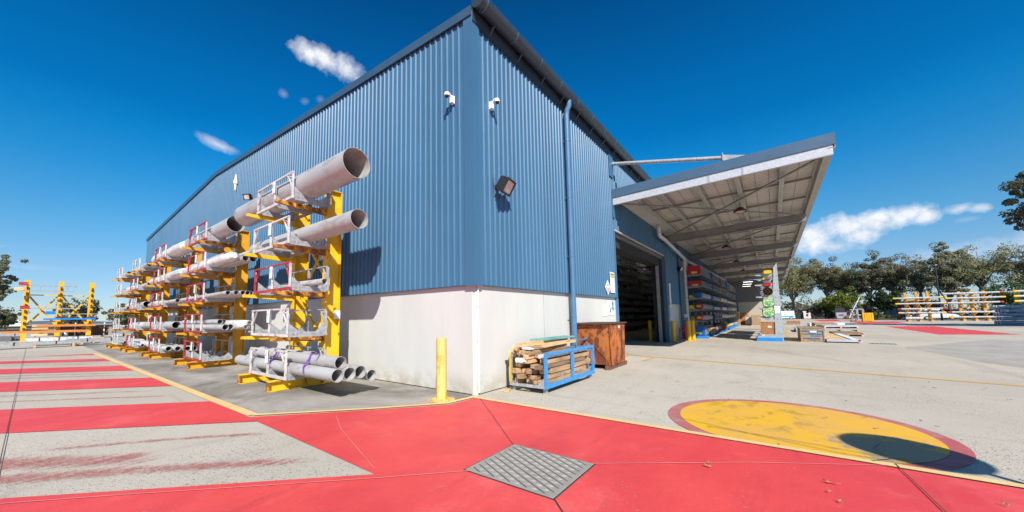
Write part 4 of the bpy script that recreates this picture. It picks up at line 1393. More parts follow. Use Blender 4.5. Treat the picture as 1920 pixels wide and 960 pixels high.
# bollards
def bollard(lab, x, y, h, r, m, plate=True, group=None):
    t = thing('bollard', lab, 'bollard', (x, y, 0), 0, group)
    mb = MB(); mb.tube((0, 0, 0.012), (0, 0, h), r, n=24); obj('post', mb, m, t, smooth=True, bevel=0.006)
    if plate:
        mb = MB(); mb.box(-r * 1.75, -r * 1.75, 0.005, r * 1.75, r * 1.75, 0.045); obj('base_plate', mb, m, t)
        mb = MB()
        for a in (-1, 1):
            for b in (-1, 1):
                mb.tube((a * r * 1.45, b * r * 1.45, 0.046), (a * r * 1.45, b * r * 1.45, 0.075), 0.018, n=6)
        obj('anchor_bolt', mb, M_galvd, t)
    return t
b0 = bollard('scuffed pale yellow bollard on a square plate at the building corner', -0.74, 0.26, 1.24, 0.105, M_boll)
BG = 'yellow bollards around the roller door'
bollard('yellow bollard just inside the roller door', 18.0, 1.0, 1.27, 0.115, M_boll2, True, BG)
bollard('yellow bollard in front of the blue strip sign', 18.26, -0.25, 1.25, 0.115, M_boll2, True, BG)
bollard('yellow bollard standing farthest out from the wall, left one of the close pair', 18.65, -1.02, 1.25, 0.115, M_boll2, True, BG)
bollard('yellow bollard right one of the close pair, next to the long rack', 19.9, -1.05, 1.25, 0.115, M_boll2, True, BG)
# ================================================================== CANTILEVER RACKS along the gable wall
ARMZ = [1.24, 2.36, 3.49, 4.59]
SP = 1.85
def ibeam_z(mb, x0, x1, y, w, z0, z1, t=0.018):
    mb.box(x0, y - w / 2, z0, x0 + t, y + w / 2, z1)
    mb.box(x1 - t, y - w / 2, z0, x1, y + w / 2, z1)
    mb.box(x0 + t + 0.0005, y - 0.012, z0 + 0.001, x1 - t - 0.0005, y + 0.012, z1 - 0.001)
def make_rack(m_col, m_arm, m_armfront, label):
    t = thing('cantilever_rack', label, 'pipe rack', (-0.95, 0, 0), 0, 'yellow cantilever racks along the gable wall')
    for y in (0.0, SP):
        mb = MB(); ibeam_z(mb, -0.20, 0.20, y, 0.21, 0.02, 5.15)
        c = obj('column', mb, m_col, t)
        mb = MB(); mb.box(-0.20, y - 0.105, 5.1505, 0.20, y + 0.105, 5.17); obj('cap_plate', mb, m_col, c)
        mb = MB()
        mb.box(-1.47, y - 0.10, 0.012, 0.22, y + 0.10, 0.03)
        mb.box(-1.47, y - 0.10, 0.225, -0.205, y + 0.10, 0.245)
        mb.box(-1.47, y - 0.012, 0.0305, -0.205, y + 0.012, 0.2245)
        mb.box(-0.6, y - 0.1, 0.031, -0.585, y + 0.1, 0.224)
        b = obj('base_beam', mb, m_col, t)
        mb = MB(); mb.box(-1.50, y - 0.13, 0.005, -1.30, y + 0.13, 0.0115); mb.box(-1.474, y - 0.1, 0.031, -1.4705, y + 0.1, 0.224); obj('base_plate', mb, M_yelrust, b)
        for z in ARMZ:
            mb = MB()
            mb.hexa([(-1.47, y - 0.045, z - 0.075), (-0.205, y - 0.045, z - 0.14), (-0.205, y + 0.045, z - 0.14), (-1.47, y + 0.045, z - 0.075)],
                    [(-1.47, y - 0.045, z), (-0.205, y - 0.045, z), (-0.205, y + 0.045, z), (-1.47, y + 0.045, z)])
            obj('arm', mb, m_armfront if y == 0 else m_arm, t)
    mb = MB()
    for z0, z1 in ((0.55, 2.35), (2.55, 4.2)):
        mb.beam((0.02, 0.11, z0), (0.02, SP - 0.11, z1), 0.05, 0.07)
        mb.beam((0.08, 0.11, z1), (0.08, SP - 0.11, z0), 0.05, 0.07)
    for z in (0.45, 2.45, 4.3):
        mb.beam((-0.05, 0.11, z), (-0.05, SP - 0.11, z), 0.06, 0.08)
    obj('brace', mb, m_col, t)
    return t
RY = [4.25, 11.08, 17.15, 23.1, 28.45]
RN = ['nearest', 'second', 'third', 'fourth', 'farthest']
RL = ['bright yellow cantilever rack nearest to the building corner, carrying the two huge open pipes',
      'rusty yellow cantilever rack, second from the building corner along the gable wall',
      'rusty yellow cantilever rack, third from the building corner, in the middle of the row',
      'rusty yellow cantilever rack, fourth from the building corner along the gable wall',
      'rusty yellow cantilever rack at the far end of the gable wall row']
rk0 = make_rack(M_yel, M_yel, M_yelrust, RL[0])
rk0.location = (-0.95, RY[0], 0)
rk1 = make_rack(M_orange, M_orange, M_yelrust, RL[1])
rk1.location = (-0.95, RY[1], 0)
for i in (2, 3, 4):
    dup(rk1, (-0.95 - 0.06 * (i - 1), RY[i], 0), 0, RL[i], 'yellow cantilever racks along the gable wall')
mb = MB()                                    # paper plate and hook outline on the nearest column
t = thing('load_sign', 'small grey load plate on the column of the nearest yellow rack', 'sign', (-0.83, RY[0] - 0.106, 1.78))
mb.box(-0.09, -0.004, -0.11, 0.09, 0, 0.11); obj('plate', mb, M_tag, t)
mb = MB()
for k in range(4):
    mb.box(-0.07, -0.0075, 0.06 - k * 0.04, 0.07, -0.0045, 0.068 - k * 0.04)
obj('print', mb, M_inkg, t)

# ------------------------------------------------------------------ stillages
def make_stillage(m_frame, m_post, label):
    """cradle 0.95 wide, 2.2 long; x=0 is the outer frame, +x points to the wall"""
    t = thing('stillage', label, 'stillage', (0, 0, 0), 0, 'pipe stillages on the yellow racks')
    L, W_, H = 2.2, 0.92, 0.70
    mb = MB()
    mb.box(-0.024, 0, 0.02, 0.024, L, 0.085)
    mb.box(-0.022, 0, H - 0.04, 0.022, L, H)
    obj('outer_frame', mb, m_frame, t)
    for y in (0.0, 1.02, L - 0.06):
        mb = MB(); mb.box(-0.021, y + 0.006, 0.0855, 0.021, y + 0.052, H - 0.0405)
        obj('post', mb, m_post if y < 2 else m_frame, t)
    mb = MB()
    mb.beam((0, 0.06, H - 0.14), (0, 0.34, H - 0.055), 0.035, 0.02)
    mb.beam((0, 0.06, 0.30), (0, 0.30, H - 0.055), 0.03, 0.025)
    mb.beam((0, L - 0.06, 0.30), (0, L - 0.32, H - 0.055), 0.03, 0.025)
    obj('corner_stay', mb, m_frame, t)
    for y in (0.03, 1.05, L - 0.13):
        mb = MB()
        mb.box(0.031, y, 0.005, W_ - 0.031, y + 0.10, 0.075)
        mb.box(0.031, y - 0.004, 0.0755, W_ - 0.031, y + 0.012, 0.125)
        mb.prism([(0.0315, y - 0.003, 0.1255), (0.30, y - 0.003, 0.1255), (0.0315, y - 0.003, 0.34)], (0, 0.008, 0))
        mb.prism([(W_ - 0.0315, y - 0.003, 0.1255), (W_ - 0.25, y - 0.003, 0.1255), (W_ - 0.0315, y - 0.003, 0.32)], (0, 0.008, 0))
        obj('cross_channel', mb, M_galv, t)
    mb = MB()
    mb.box(W_ - 0.03, 0, 0.02, W_ + 0.03, L, 0.085)
    mb.box(W_ - 0.02, 0.05, H - 0.04, W_ + 0.02, L - 0.05, H - 0.01)
    for y in (0.0, 1.02, L - 0.06):
        mb.box(W_ - 0.029, y + 0.001, 0.0855, W_ + 0.029, y + 0.059, H - 0.0405)
    mb.beam((W_, 0.06, 0.32), (W_, 0.28, H - 0.05), 0.03, 0.025)
    mb.beam((W_, L - 0.06, 0.32), (W_, L - 0.28, H - 0.05), 0.03, 0.025)
    obj('inner_frame', mb, M_galv, t)
    mb = MB(); mb.box(-0.045, 0.98, 0.36, -0.0305, 1.12, 0.66)
    tg = obj('tag', mb, M_tag, t)
    mb = MB(); mb.box(-0.048, 1.0, 0.52, -0.0455, 1.1, 0.60); obj('tag_print', mb, M_inkg, tg)
    return t
LV = ['on the floor beams', 'on the lowest arms', 'on the second arms', 'on the third arms', 'on the top arms']
LEVZ = [0.246] + [z + 0.001 for z in ARMZ]
protos = {'redwhite': (make_stillage(M_red, M_whitef, 'p1'), 'red and white'), 'white': (make_stillage(M_whitef, M_whitef, 'p2'), 'chipped white'),
          'blue': (make_stillage(M_whitef, M_bluepost, 'p3'), 'white and blue')}
for k in ('p1', 'p2', 'p3'):
    LAB.pop(k)
used = set()
pick = [['white', 'blue', 'redwhite', 'blue', 'blue'], ['redwhite'] * 5, ['redwhite'] * 5, ['redwhite', 'redwhite', 'redwhite', 'redwhite', 'white'], ['white'] * 5]
for r in range(5):
    for l in range(5):
        k = pick[r][l]
        pr, cn = protos[k]
        lab = '%s pipe stillage %s of the %s yellow rack' % (cn, LV[l], RN[r])
        lo = (-2.16 - (0.06 * max(0, r - 1)) + random.uniform(-0.02, 0.02), RY[r] - 0.30 + random.uniform(-0.06, 0.06), LEVZ[l])
        if k not in used:
            used.add(k)
            pr.location = lo
            setlab(pr, lab, 'stillage', pr['group'])
        else:
            dup(pr, lo, 0, lab, 'pipe stillages on the yellow racks')

# ------------------------------------------------------------------ pipes and wrapped bundles on the racks
def rpipe(lab, p, q, r, wall=None, m=None, group=None, n=None):
    o = obj('steel_pipe', MB().pipe(p, q, r, wall or max(0.004, r * 0.05), n or (40 if r > 0.2 else 24)), m or M_pipe, smooth=True)
    return setlab(o, lab, 'pipe', group)
def row(lab, group, xs, r, z, y0, y1, m=None, jit=0.25):
    for i, x in enumerate(xs):
        a = y0 + random.uniform(-jit, jit)
        rpipe(lab, (x, a, z + r), (x + random.uniform(-0.02, 0.02), y1 + random.uniform(-jit, jit), z + r), r, None, m, group)
def wrapped(lab, x, z, y0, y1, w, h, group=None, m=None, name='wrapped_bundle', yaw=0.0, ends=True, seed=None):
    rg = random.Random(seed if seed is not None else hash((round(x, 2), round(y0, 2))) % 9999)
    n, N = 18, 16
    vs, fs = [], []
    for j in range(N + 1):
        t = j / N
        s = 1.0
        if ends and (j == 0 or j == N):
            s = 0.45
        elif ends and (j == 1 or j == N - 1):
            s = 0.92
        yy = y0 + (y1 - y0) * (t if 0 < j < N else t)
        if j == 1: yy = y0 + 0.12
        if j == N - 1: yy = y1 - 0.12
        for i in range(n):
            a = 2 * math.pi * i / n
            ca, sa = math.cos(a), math.sin(a)
            k = (abs(ca) ** 3 + abs(sa) ** 3) ** (-1 / 3)
            e = 1 + rg.uniform(-0.07, 0.07)
            vs.append((x + (yy - y0) * yaw + w / 2 * ca * k * s * e, yy, z + h / 2 + h / 2 * sa * k * s * (1 + rg.uniform(-0.06, 0.03))))
    for j in range(N):
        fs += [(j * n + i, (j + 1) * n + i, (j + 1) * n + (i + 1) % n, j * n + (i + 1) % n) for i in range(n)]
    fs += [tuple(range(n)), tuple(range(N * n, (N + 1) * n))]
    mb = MB(); mb._add(vs, fs)
    o = obj(name, mb, m or M_wrap, smooth=True)
    return setlab(o, lab, 'bundle', group)
C_ = 0.127      # cradle height inside a stillage
z = [v + C_ for v in LEVZ]
# nearest rack
rpipe('huge open grey steel pipe on the top arms of the nearest rack', (-1.72, 1.86, z[4] + 0.335), (-1.76, 8.25, z[4] + 0.335), 0.335, 0.009)
rpipe('large open grey steel pipe on the third arms of the nearest rack', (-1.62, 1.88, z[3] + 0.215), (-1.66, 7.5, z[3] + 0.215), 0.215, 0.008)
rpipe('short thin grey pipe alone in the red stillage of the nearest rack', (-1.62, 3.3, z[2] + 0.075), (-1.78, 6.0, z[2] + 0.075), 0.075, 0.006)
G = 'pipes lying in the white stillage on the ground'
for i, (x, e) in enumerate([(-1.985, 1.98), (-1.70, 2.01), (-1.425, 2.05)]):
    rpipe('grey steel pipe in the bottom layer of the purple-strapped pile by the floor', (x, e, z[0] + 0.137), (x + 0.02, 7.55 + 0.1 * i, z[0] + 0.137), 0.135, 0.007, None, G)
rpipe('grey steel pipe at the wall side of the floor pile, set apart', (-1.10, 2.12, 0.395), (-1.10, 7.7, 0.395), 0.125, 0.007)
rpipe('grey pipe on top of the purple-strapped floor pile, the one nearest the yard', (-1.845, 2.12, z[0] + 0.372), (-1.83, 6.9, z[0] + 0.372), 0.132, 0.007)
rpipe('shorter grey pipe on top of the purple-strapped floor pile, the one nearest the wall', (-1.56, 3.9, z[0] + 0.372), (-1.55, 7.1, z[0] + 0.372), 0.130, 0.007)
for i, (y, lab) in enumerate([(3.15, 'purple webbing strap round the near end of the floor pipes'), (4.95, 'purple webbing strap round the middle of the floor pipes')]):
    zz = z[0]
    pts = []
    ring = [(-2.135, 0.10), (-2.10, 0.24), (-1.99, 0.42), (-1.92, 0.50), (-1.83, 0.515), (-1.75, 0.49), (-1.66, 0.36), (-1.50, 0.29), (-1.30, 0.20), (-1.275, 0.10)]
    for k, (x, h) in enumerate(ring):
        pts.append((x, y + 0.18 * (k / 9) + (0.05 if k % 2 else 0), zz + h))
    vs, fs = [], []
    for p in pts:
        vs += [(p[0], p[1] - 0.035, p[2] + 0.006), (p[0], p[1] + 0.035, p[2] + 0.006)]
    mb = MB(); mb._add(vs, [(2 * k, 2 * k + 1, 2 * k + 3, 2 * k + 2) for k in range(len(pts) - 1)])
    if i == 0:
        tail = [(-1.90, y + 0.02, zz + 0.525), (-1.86, y - 0.18, zz + 0.53), (-1.93, y - 0.30, zz + 0.50), (-2.05, y - 0.34, zz + 0.38)]
    else:
        tail = [(-1.90, y + 0.05, zz + 0.525), (-1.95, y - 0.12, zz + 0.54), (-2.04, y - 0.2, zz + 0.36)]
    vs = []
    for p in tail:
        vs += [(p[0] - 0.02, p[1] - 0.02, p[2]), (p[0] + 0.02, p[1] + 0.03, p[2])]
    mb._add(vs, [(2 * k, 2 * k + 1, 2 * k + 3, 2 * k + 2) for k in range(len(tail) - 1)])
    o = obj('purple_strap', mb, M_purple)
    sm = o.modifiers.new('thick', 'SOLIDIFY'); sm.thickness = 0.004
    setlab(o, lab, 'strap')
# second rack
rpipe('large open grey pipe on the top arms of the second rack', (-1.72, 9.3, z[4] + 0.28), (-1.74, 15.2, z[4] + 0.28), 0.28, 0.009)
wrapped('white plastic wrapped bundle with a clear label on the third arms of the second rack', -1.92, z[3], 8.6, 14.6, 0.34, 0.30)
row('grey pipe beside the wrapped bundle on the third arms of the second rack', 'pipes beside the wrapped bundle on the second rack', [-1.64, -1.44], 0.098, z[3], 8.3, 14.2)
rpipe('grey pipe resting on top of the pair on the third arms of the second rack', (-1.54, 8.2, z[3] + 0.27), (-1.54, 14.0, z[3] + 0.27), 0.092)
rpipe('shorter grey pipe on top of the wrapped bundle of the second rack', (-1.80, 9.9, z[3] + 0.37), (-1.78, 14.2, z[3] + 0.37), 0.08)
row('one of six equal thin pipes side by side on the second rack', 'six thin pipes on the second rack', [-2.06, -1.91, -1.76, -1.61, -1.46, -1.31], 0.070, z[2], 8.3, 14.0, None, 0.3)
row('grey pipe in the bottom pair on the lowest arms of the second rack', 'bottom pipes on the lowest arms of the second rack', [-2.03, -1.83], 0.092, z[1], 8.9, 14.0)
wrapped('clear plastic wrapped bundle of small pipes on the lowest arms of the second rack', -1.50, z[1], 8.35, 14.0, 0.36, 0.32)
for i, x in enumerate((-1.60, -1.45, -1.52)):
    rpipe('thin pipe poking out of the clear wrap on the lowest arms of the second rack', (x, 8.28 - 0.02 * i, z[1] + (0.10 if i < 2 else 0.22)), (x, 9.0, z[1] + (0.10 if i < 2 else 0.22)), 0.066, 0.006, None, 'pipe ends in the clear wrap')
row('grey pipe in the upper pair on the lowest arms of the second rack', 'upper pipes on the lowest arms of the second rack', [-1.93, -1.74], 0.082, z[1] + 0.19, 9.9, 13.8, None, 0.35)
# third rack
wrapped('big white wrapped bundle with a loose strap on the top arms of the third rack', -1.86, z[4], 14.6, 20.6, 0.62, 0.42)
rpipe('grey pipe lying on top of the wrapped bundle of the third rack', (-1.72, 14.9, z[4] + 0.50), (-1.72, 20.3, z[4] + 0.50), 0.085)
wrapped('long white wrapped bundle on the third arms of the third rack', -1.88, z[3], 14.4, 21.0, 0.52, 0.34)
wrapped('brown paper strip bundle behind the wrapped bundle on the third arms of the third rack', -1.46, z[3], 15.5, 20.5, 0.2, 0.3, None, M_cratew)
row('one of five equal thin pipes on the third rack', 'five thin pipes on the third rack', [-2.06, -1.89, -1.72, -1.55, -1.38], 0.078, z[2], 14.9, 20.4, None, 0.5)
rpipe('wide grey pipe on the lowest arms of the third rack', (-1.98, 15.2, z[1] + 0.155), (-1.98, 21.6, z[1] + 0.155), 0.155)
rpipe('second wide pipe at the wall side of the lowest arms of the third rack', (-1.62, 14.8, z[1] + 0.16), (-1.62, 20.8, z[1] + 0.16), 0.16)
row('grey pipe in the floor row of the third rack', 'floor pipes of the third rack', [-2.02, -1.78, -1.54, -1.31], 0.105, z[0], 15.7, 19.8, None, 0.5)
# fourth rack
row('grey pipe on the top arms of the fourth rack', 'top pipes of the fourth rack', [-2.03, -1.72, -1.42], 0.125, z[4], 21.6, 26.6, None, 0.5)
row('grey pipe on the third arms of the fourth rack', 'third arm pipes of the fourth rack', [-2.02, -1.78, -1.54], 0.11, z[3], 21.4, 26.4, None, 0.4)
rpipe('wide grey pipe on the second arms of the fourth rack', (-1.95, 22.0, z[2] + 0.17), (-1.95, 27.0, z[2] + 0.17), 0.17)
wrapped('crumpled white wrapped bundle on the second arms of the fourth rack', -1.56, z[2], 20.8, 26.4, 0.4, 0.34)
wrapped('white wrapped bundle on the lowest arms of the fourth rack', -1.85, z[1], 20.9, 26.3, 0.5, 0.32)
wrapped('slim white wrapped bundle on the floor beams of the fourth rack', -1.80, z[0], 20.6, 26.2, 0.35, 0.26)
row('grey pipe beside the slim bundle on the floor beams of the fourth rack', 'floor pipes of the fourth rack', [-2.08, -1.5], 0.07, z[0], 21.6, 26.0)
# farthest rack
row('grey pipe on the top arms of the farthest rack', 'top pipes of the farthest rack', [-2.12, -1.88, -1.62], 0.115, z[4], 26.9, 32.0, None, 0.5)
wrapped('white wrapped bundle on the third arms of the farthest rack', -1.88, z[3], 26.4, 31.8, 0.5, 0.36)
row('grey pipe on the second arms of the farthest rack', 'second arm pipes of the farthest rack', [-2.12, -1.9, -1.68], 0.09, z[2], 26.9, 31.5, None, 0.4)
wrapped('white capped wrapped bundle on the second arms of the farthest rack', -1.86, z[2] + 0.185, 26.7, 29.2, 0.3, 0.22)
row('thin grey pipe on the lowest arms of the farthest rack', 'lowest arm pipes of the farthest rack', [-2.14, -1.98, -1.82, -1.66], 0.066, z[1], 26.7, 31.6, None, 0.5)
row('thin grey pipe on the floor beams of the farthest rack', 'floor pipes of the farthest rack', [-2.14, -1.97, -1.80, -1.63], 0.072, z[0], 26.8, 31.6, None, 0.5)
wrapped('white wrapped bundle at the wall side of the floor beams of the farthest rack', -1.42, z[0], 26.0, 31.0, 0.24, 0.24)

# ================================================================== TIMBER STILLAGE at the side wall
t = thing('timber_stillage', 'blue and grey steel stillage full of timber offcuts beside the rusty skip', 'stillage', (0.88, -1.22, 0))
SL, SW, SH = 2.62, 0.95, 0.86
mb = MB()
mb.box(0, 0, 0.115, SL, 0.06, 0.205); mb.box(0, 0.005, SH - 0.06, SL, 0.055, SH)
for x in (0.0, 1.30, SL - 0.075):
    mb.box(x, 0.003, 0.2055, x + 0.075, 0.057, SH - 0.0605)
obj('front_frame', mb, M_bluef, t)
mb = MB()
mb.box(0, SW - 0.06, 0.115, SL, SW, 0.19); mb.box(0, SW - 0.05, SH - 0.05, SL, SW - 0.01, SH)
for x in (0.0, SL - 0.06):
    mb.box(x, SW - 0.055, 0.1905, x + 0.055, SW - 0.005, SH - 0.0505)
obj('rear_frame', mb, M_galv, t)
for x in (0.0, 0.86, 1.72, SL - 0.06):
    mb = MB()
    mb.box(x, 0.061, 0.115, x + 0.055, SW - 0.061, 0.175)
    mb.prism([(x + 0.01, 0.062, 0.1755), (x + 0.01, 0.22, 0.1755), (x + 0.01, 0.062, 0.35)], (0.008, 0, 0))
    obj('cross_channel', mb, M_galv, t)
mb = MB(); mb.box(-0.012, SW - 0.05, 0.2, -0.0005, SW - 0.01, SH - 0.05); obj('yellow_strip', mb, M_boll2, t)
for x, y in ((0.08, 0.06), (0.08, SW - 0.1), (SL - 0.15, 0.06), (SL - 0.15, SW - 0.1)):
    mb = MB(); mb.box(x, y, 0.0, x + 0.07, y + 0.07, 0.1145); obj('foot', mb, M_galv, t)
rg = random.Random(11)
TG = 'timber offcuts in the blue stillage'
def plank(name, lab, x0, y, zc, L, w, h, yaw, pitch, m, group=TG):
    mb = MB(); mb.box(0, -w / 2, -h / 2, L, w / 2, h / 2)
    o = obj(name, mb, m, loc=(x0, y, zc), bevel=0.004)
    o.rotation_euler = (0, pitch, yaw)
    return setlab(o, lab, 'timber', group)
zc = 0.18
LT = {0: 'weathered brown timber offcut lying in the blue stillage', 1: 'fresh pale timber offcut lying in the blue stillage', 2: 'dark grey-brown timber offcut lying in the blue stillage'}
for rowi in range(5):
    hgt = rg.choice([0.10, 0.11, 0.13])
    y = -1.14
    while y < -0.36:
        w = rg.choice([0.09, 0.11, 0.13, 0.16])
        h = hgt - rg.uniform(0.004, 0.03)
        if y + w > -0.34:
            break
        k = rg.choice([0, 0, 2, 2, 0] if rowi < 3 else [0, 1, 2, 0, 2])
        L_ = rg.uniform(1.9, 2.5)
        plank('timber_offcut', LT[k], 0.98 + rg.choice([rg.uniform(-0.20, 0.05), rg.uniform(0.0, 0.30)]), y + w / 2, zc + h / 2 + 0.001, L_, w - 0.012, h, rg.uniform(-0.010, 0.010), rg.uniform(-0.006, 0.006), [M_wood, M_woodlt, M_wooddk][k]).rotation_euler.x = rg.uniform(-0.12, 0.12)
        y += w + 0.006
    zc += hgt
# white wrapped lengths along the front
for i, (y, z0) in enumerate([(-1.08, zc), (-0.99, zc + 0.005)]):
    o = obj('wrapped_length', MB().tube((1.0, y, z0 + 0.045), (3.75 - 0.2 * i, y + 0.02, z0 + 0.04), 0.042, 0.042, 12), M_wrap, smooth=True)
    setlab(o, 'thin white plastic wrapped length lying at the front of the blue stillage', 'bundle', 'white wrapped lengths in the blue stillage')
# loose top pile leaning to the wall
zt = zc + 0.002
LP_ = 'timber offcut in the loose upper pile leaning to the wall above the blue stillage'
for layer in range(3):
    for y in ([-0.84, -0.72, -0.60, -0.48, -0.36, -0.26], [-0.76, -0.62, -0.48, -0.36, -0.27], [-0.66, -0.53, -0.40, -0.29])[layer]:
        k = rg.choice([0, 1, 2, 0, 1])
        w = rg.uniform(0.09, 0.15)
        h = rg.uniform(0.06, 0.09)
        plank('timber_offcut', LP_, 0.80 + 0.06 * layer + rg.uniform(0, 0.35), y, zt + 0.04, rg.uniform(1.7, 2.4), w, h, rg.uniform(-0.05, 0.05), rg.uniform(-0.025, 0.015), [M_wood, M_woodlt, M_wooddk][k], 'loose timber above the blue stillage').rotation_euler.x = rg.uniform(-0.35, 0.35)
    zt += 0.078
zt -= 0.09
wrapped('crumpled white plastic scrap between the top timbers of the blue stillage', 0, 0, -0.12, 0.2, 0.09, 0.07, None, M_wrap, 'plastic_scrap', seed=3).location = (1.05, -0.70, zt + 0.03)
zt += 0.089
plank('timber_offcut', 'thick pale beam on top of the loose pile above the blue stillage', 1.0, -0.48, zt + 0.05, 2.3, 0.16, 0.10, 0.0, 0, M_woodlt, None)
plank('timber_offcut', 'long pale beam resting across the front of the loose pile above the blue stillage', 1.30, -0.92, zt + 0.042, 2.1, 0.10, 0.08, 0.10, 0.012, M_woodlt, None)
plank('teal_timber', 'teal painted timber on the very top of the pile, the one nearer the wall', 1.75, -0.36, zt + 0.125, 1.8, 0.12, 0.045, -0.02, 0, M_teal, None)
plank('teal_timber', 'teal painted timber on the pile, the lower one nearer the yard', 1.95, -0.60, zt + 0.115, 1.7, 0.11, 0.04, 0.03, 0, M_teal, None)
wrapped('torn white plastic bag hanging from the wall side of the timber pile', 0, 0, -0.10, 0.16, 0.12, 0.12, None, M_wrap, 'plastic_bag', seed=8).location = (0.86, -0.62, 0.62)
t2 = plank('timber_offcut', 'short wooden wedge on the ground beside the blue stillage and the wall', 0.62, -0.34, 0.022, 0.25, 0.14, 0.04, 0.4, 0, M_woodlt, None)

# ================================================================== RUSTY SKIP
t = thing('rusty_skip', 'rusty orange steel skip standing on brown timber skids beside the roller door', 'skip', (5.0, -1.12, 0))
b = [(0.08, 0.0, 0.13), (1.36, 0.0, 0.13), (1.36, 1.0, 0.13), (0.08, 1.0, 0.13)]
tp = [(-0.13, -0.02, 1.38), (1.38, -0.02, 1.38), (1.38, 1.03, 1.38), (-0.30, 1.03, 1.38)]
mb = MB(); mb.hexa(b, tp); obj('body', mb, M_rust, t, bevel=0.01)
mb = MB()
mb.hexa([(-0.22, -0.07, 1.382), (1.44, -0.07, 1.382), (1.44, 1.05, 1.382), (-0.42, 1.05, 1.382)], [(-0.22, -0.07, 1.425), (1.44, -0.07, 1.425), (1.44, 1.05, 1.425), (-0.42, 1.05, 1.425)])
obj('lid', mb, mat('dark_rusty_lid', (0.085, 0.035, 0.022), 0.75, 0, 0.25, 4), t)
mb = MB()
mb.hexa([(0.55, -0.05, 0.16), (0.62, -0.05, 0.16), (0.62, -0.004, 0.16), (0.55, -0.004, 0.16)], [(0.55, -0.06, 1.36), (0.62, -0.06, 1.36), (0.62, -0.022, 1.36), (0.55, -0.022, 1.36)])
mb.beam((0.07, -0.035, 0.15), (-0.12, -0.055, 1.36), 0.05, 0.06)
obj('rib', mb, M_rust, t)
mat('dark_rust_steel', (0.095, 0.035, 0.018), 0.8, 0, 0.3, 6)
mb = MB()                                        # folded creases on the end face
mb.beam((-0.155, 1.0, 1.30), (0.06, 0.06, 0.20), 0.010, 0.012)
mb.beam((-0.145, 0.10, 1.28), (0.025, 0.95, 0.5), 0.010, 0.012)
obj('crease', mb, M_rust, t)
mb = MB()
for k in range(22):
    z0 = 1.30 - k * 0.05
    mb.box(0.97, -0.055, z0 - 0.018, 1.0, -0.032, z0 + 0.018)
obj('chain', mb, mat('dark_chain', (0.05, 0.04, 0.035), 0.6), t)
mb = MB(); mb.box(0.70, -0.030, 1.24, 0.86, -0.0225, 1.32); obj('label_plate', mb, M_tag, t)
for i, y in enumerate((0.10, 0.80)):
    mb = MB(); mb.box(-0.05, y - 0.07, 0.0, 1.62, y + 0.07, 0.125)
    o = obj('timber_skid', mb, M_brown, loc=(5.0, -1.12, 0), bevel=0.006)
    setlab(o, ['brown timber skid under the yard side of the rusty skip', 'brown timber skid under the wall side of the rusty skip'][i], 'skid')
# ================================================================== CONVEX MIRROR on a pole (beside the camera, outside the frame; its shadow falls on the roundel)
t = thing('convex_mirror', 'round convex traffic mirror on a steel pole whose shadow falls on the yellow roundel', 'traffic mirror', (-2.07, -8.99, 0))
mb = MB(); mb.tube((0, 0, 0), (0, 0, 2.95), 0.038, n=12); obj('pole', mb, M_galv, t, smooth=True)
nrm = Vector((-SUN.x, -SUN.y, 0)).normalized()
mb = MB(); mb.tube(Vector((0, 0, 3.0)) + nrm * 0.03, Vector((0, 0, 3.0)) + nrm * 0.07, 0.50, n=40); mb.tube(Vector((0, 0, 3.0)) + nrm * 0.071, Vector((0, 0, 3.0)) + nrm * 0.14, 0.47, 0.2, 40); obj('mirror', mb, mat('mirror_backing', (0.25, 0.25, 0.26), 0.3), t, smooth=True)

# ================================================================== DRY LEAVES scattered on the paint and slab
M_dry = mat('dry_leaf', (0.33, 0.20, 0.10), 0.8, 0, 0.3, 20, rand=0.35)
rg = random.Random(21)
def leaf(x, y, s, lab, grp=None):
    mb = MB()
    L, w = s, s * rg.uniform(0.22, 0.4)
    vs = []
    for k in range(7):
        u = k / 6
        ww = w * math.sin(math.pi * min(0.97, max(0.03, u)))
        c = 0.25 * s * (u - 0.5) ** 2
        vs += [(L * (u - 0.5), -ww / 2, 0.010 + c + rg.uniform(0, 0.006)), (L * (u - 0.5), ww / 2, 0.010 + c + rg.uniform(0, 0.02))]
    mb._add(vs, [(2 * k, 2 * k + 2, 2 * k + 3, 2 * k + 1) for k in range(6)])
    o = obj('dry_leaf', mb, M_dry, loc=(x, y, 0.016))
    o.rotation_euler = (0, 0, rg.uniform(0, 6.28))
    return setlab(o, lab, 'leaf', grp)
leaf(-1.11, -5.39, 0.13, 'largest curled brown leaf lying on the red paint near the bottom of the picture')
for k in range(80):
    x, y = rg.uniform(-3.2, 9.5), rg.uniform(-9.5, -2.0)
    if x < -0.2 and y > -4.0 and rg.random() < 0.6:
        continue
    leaf(x, y, rg.uniform(0.03, 0.085), 'small dry leaf scattered on the ground in front of the warehouse', 'small dry leaves on the ground')

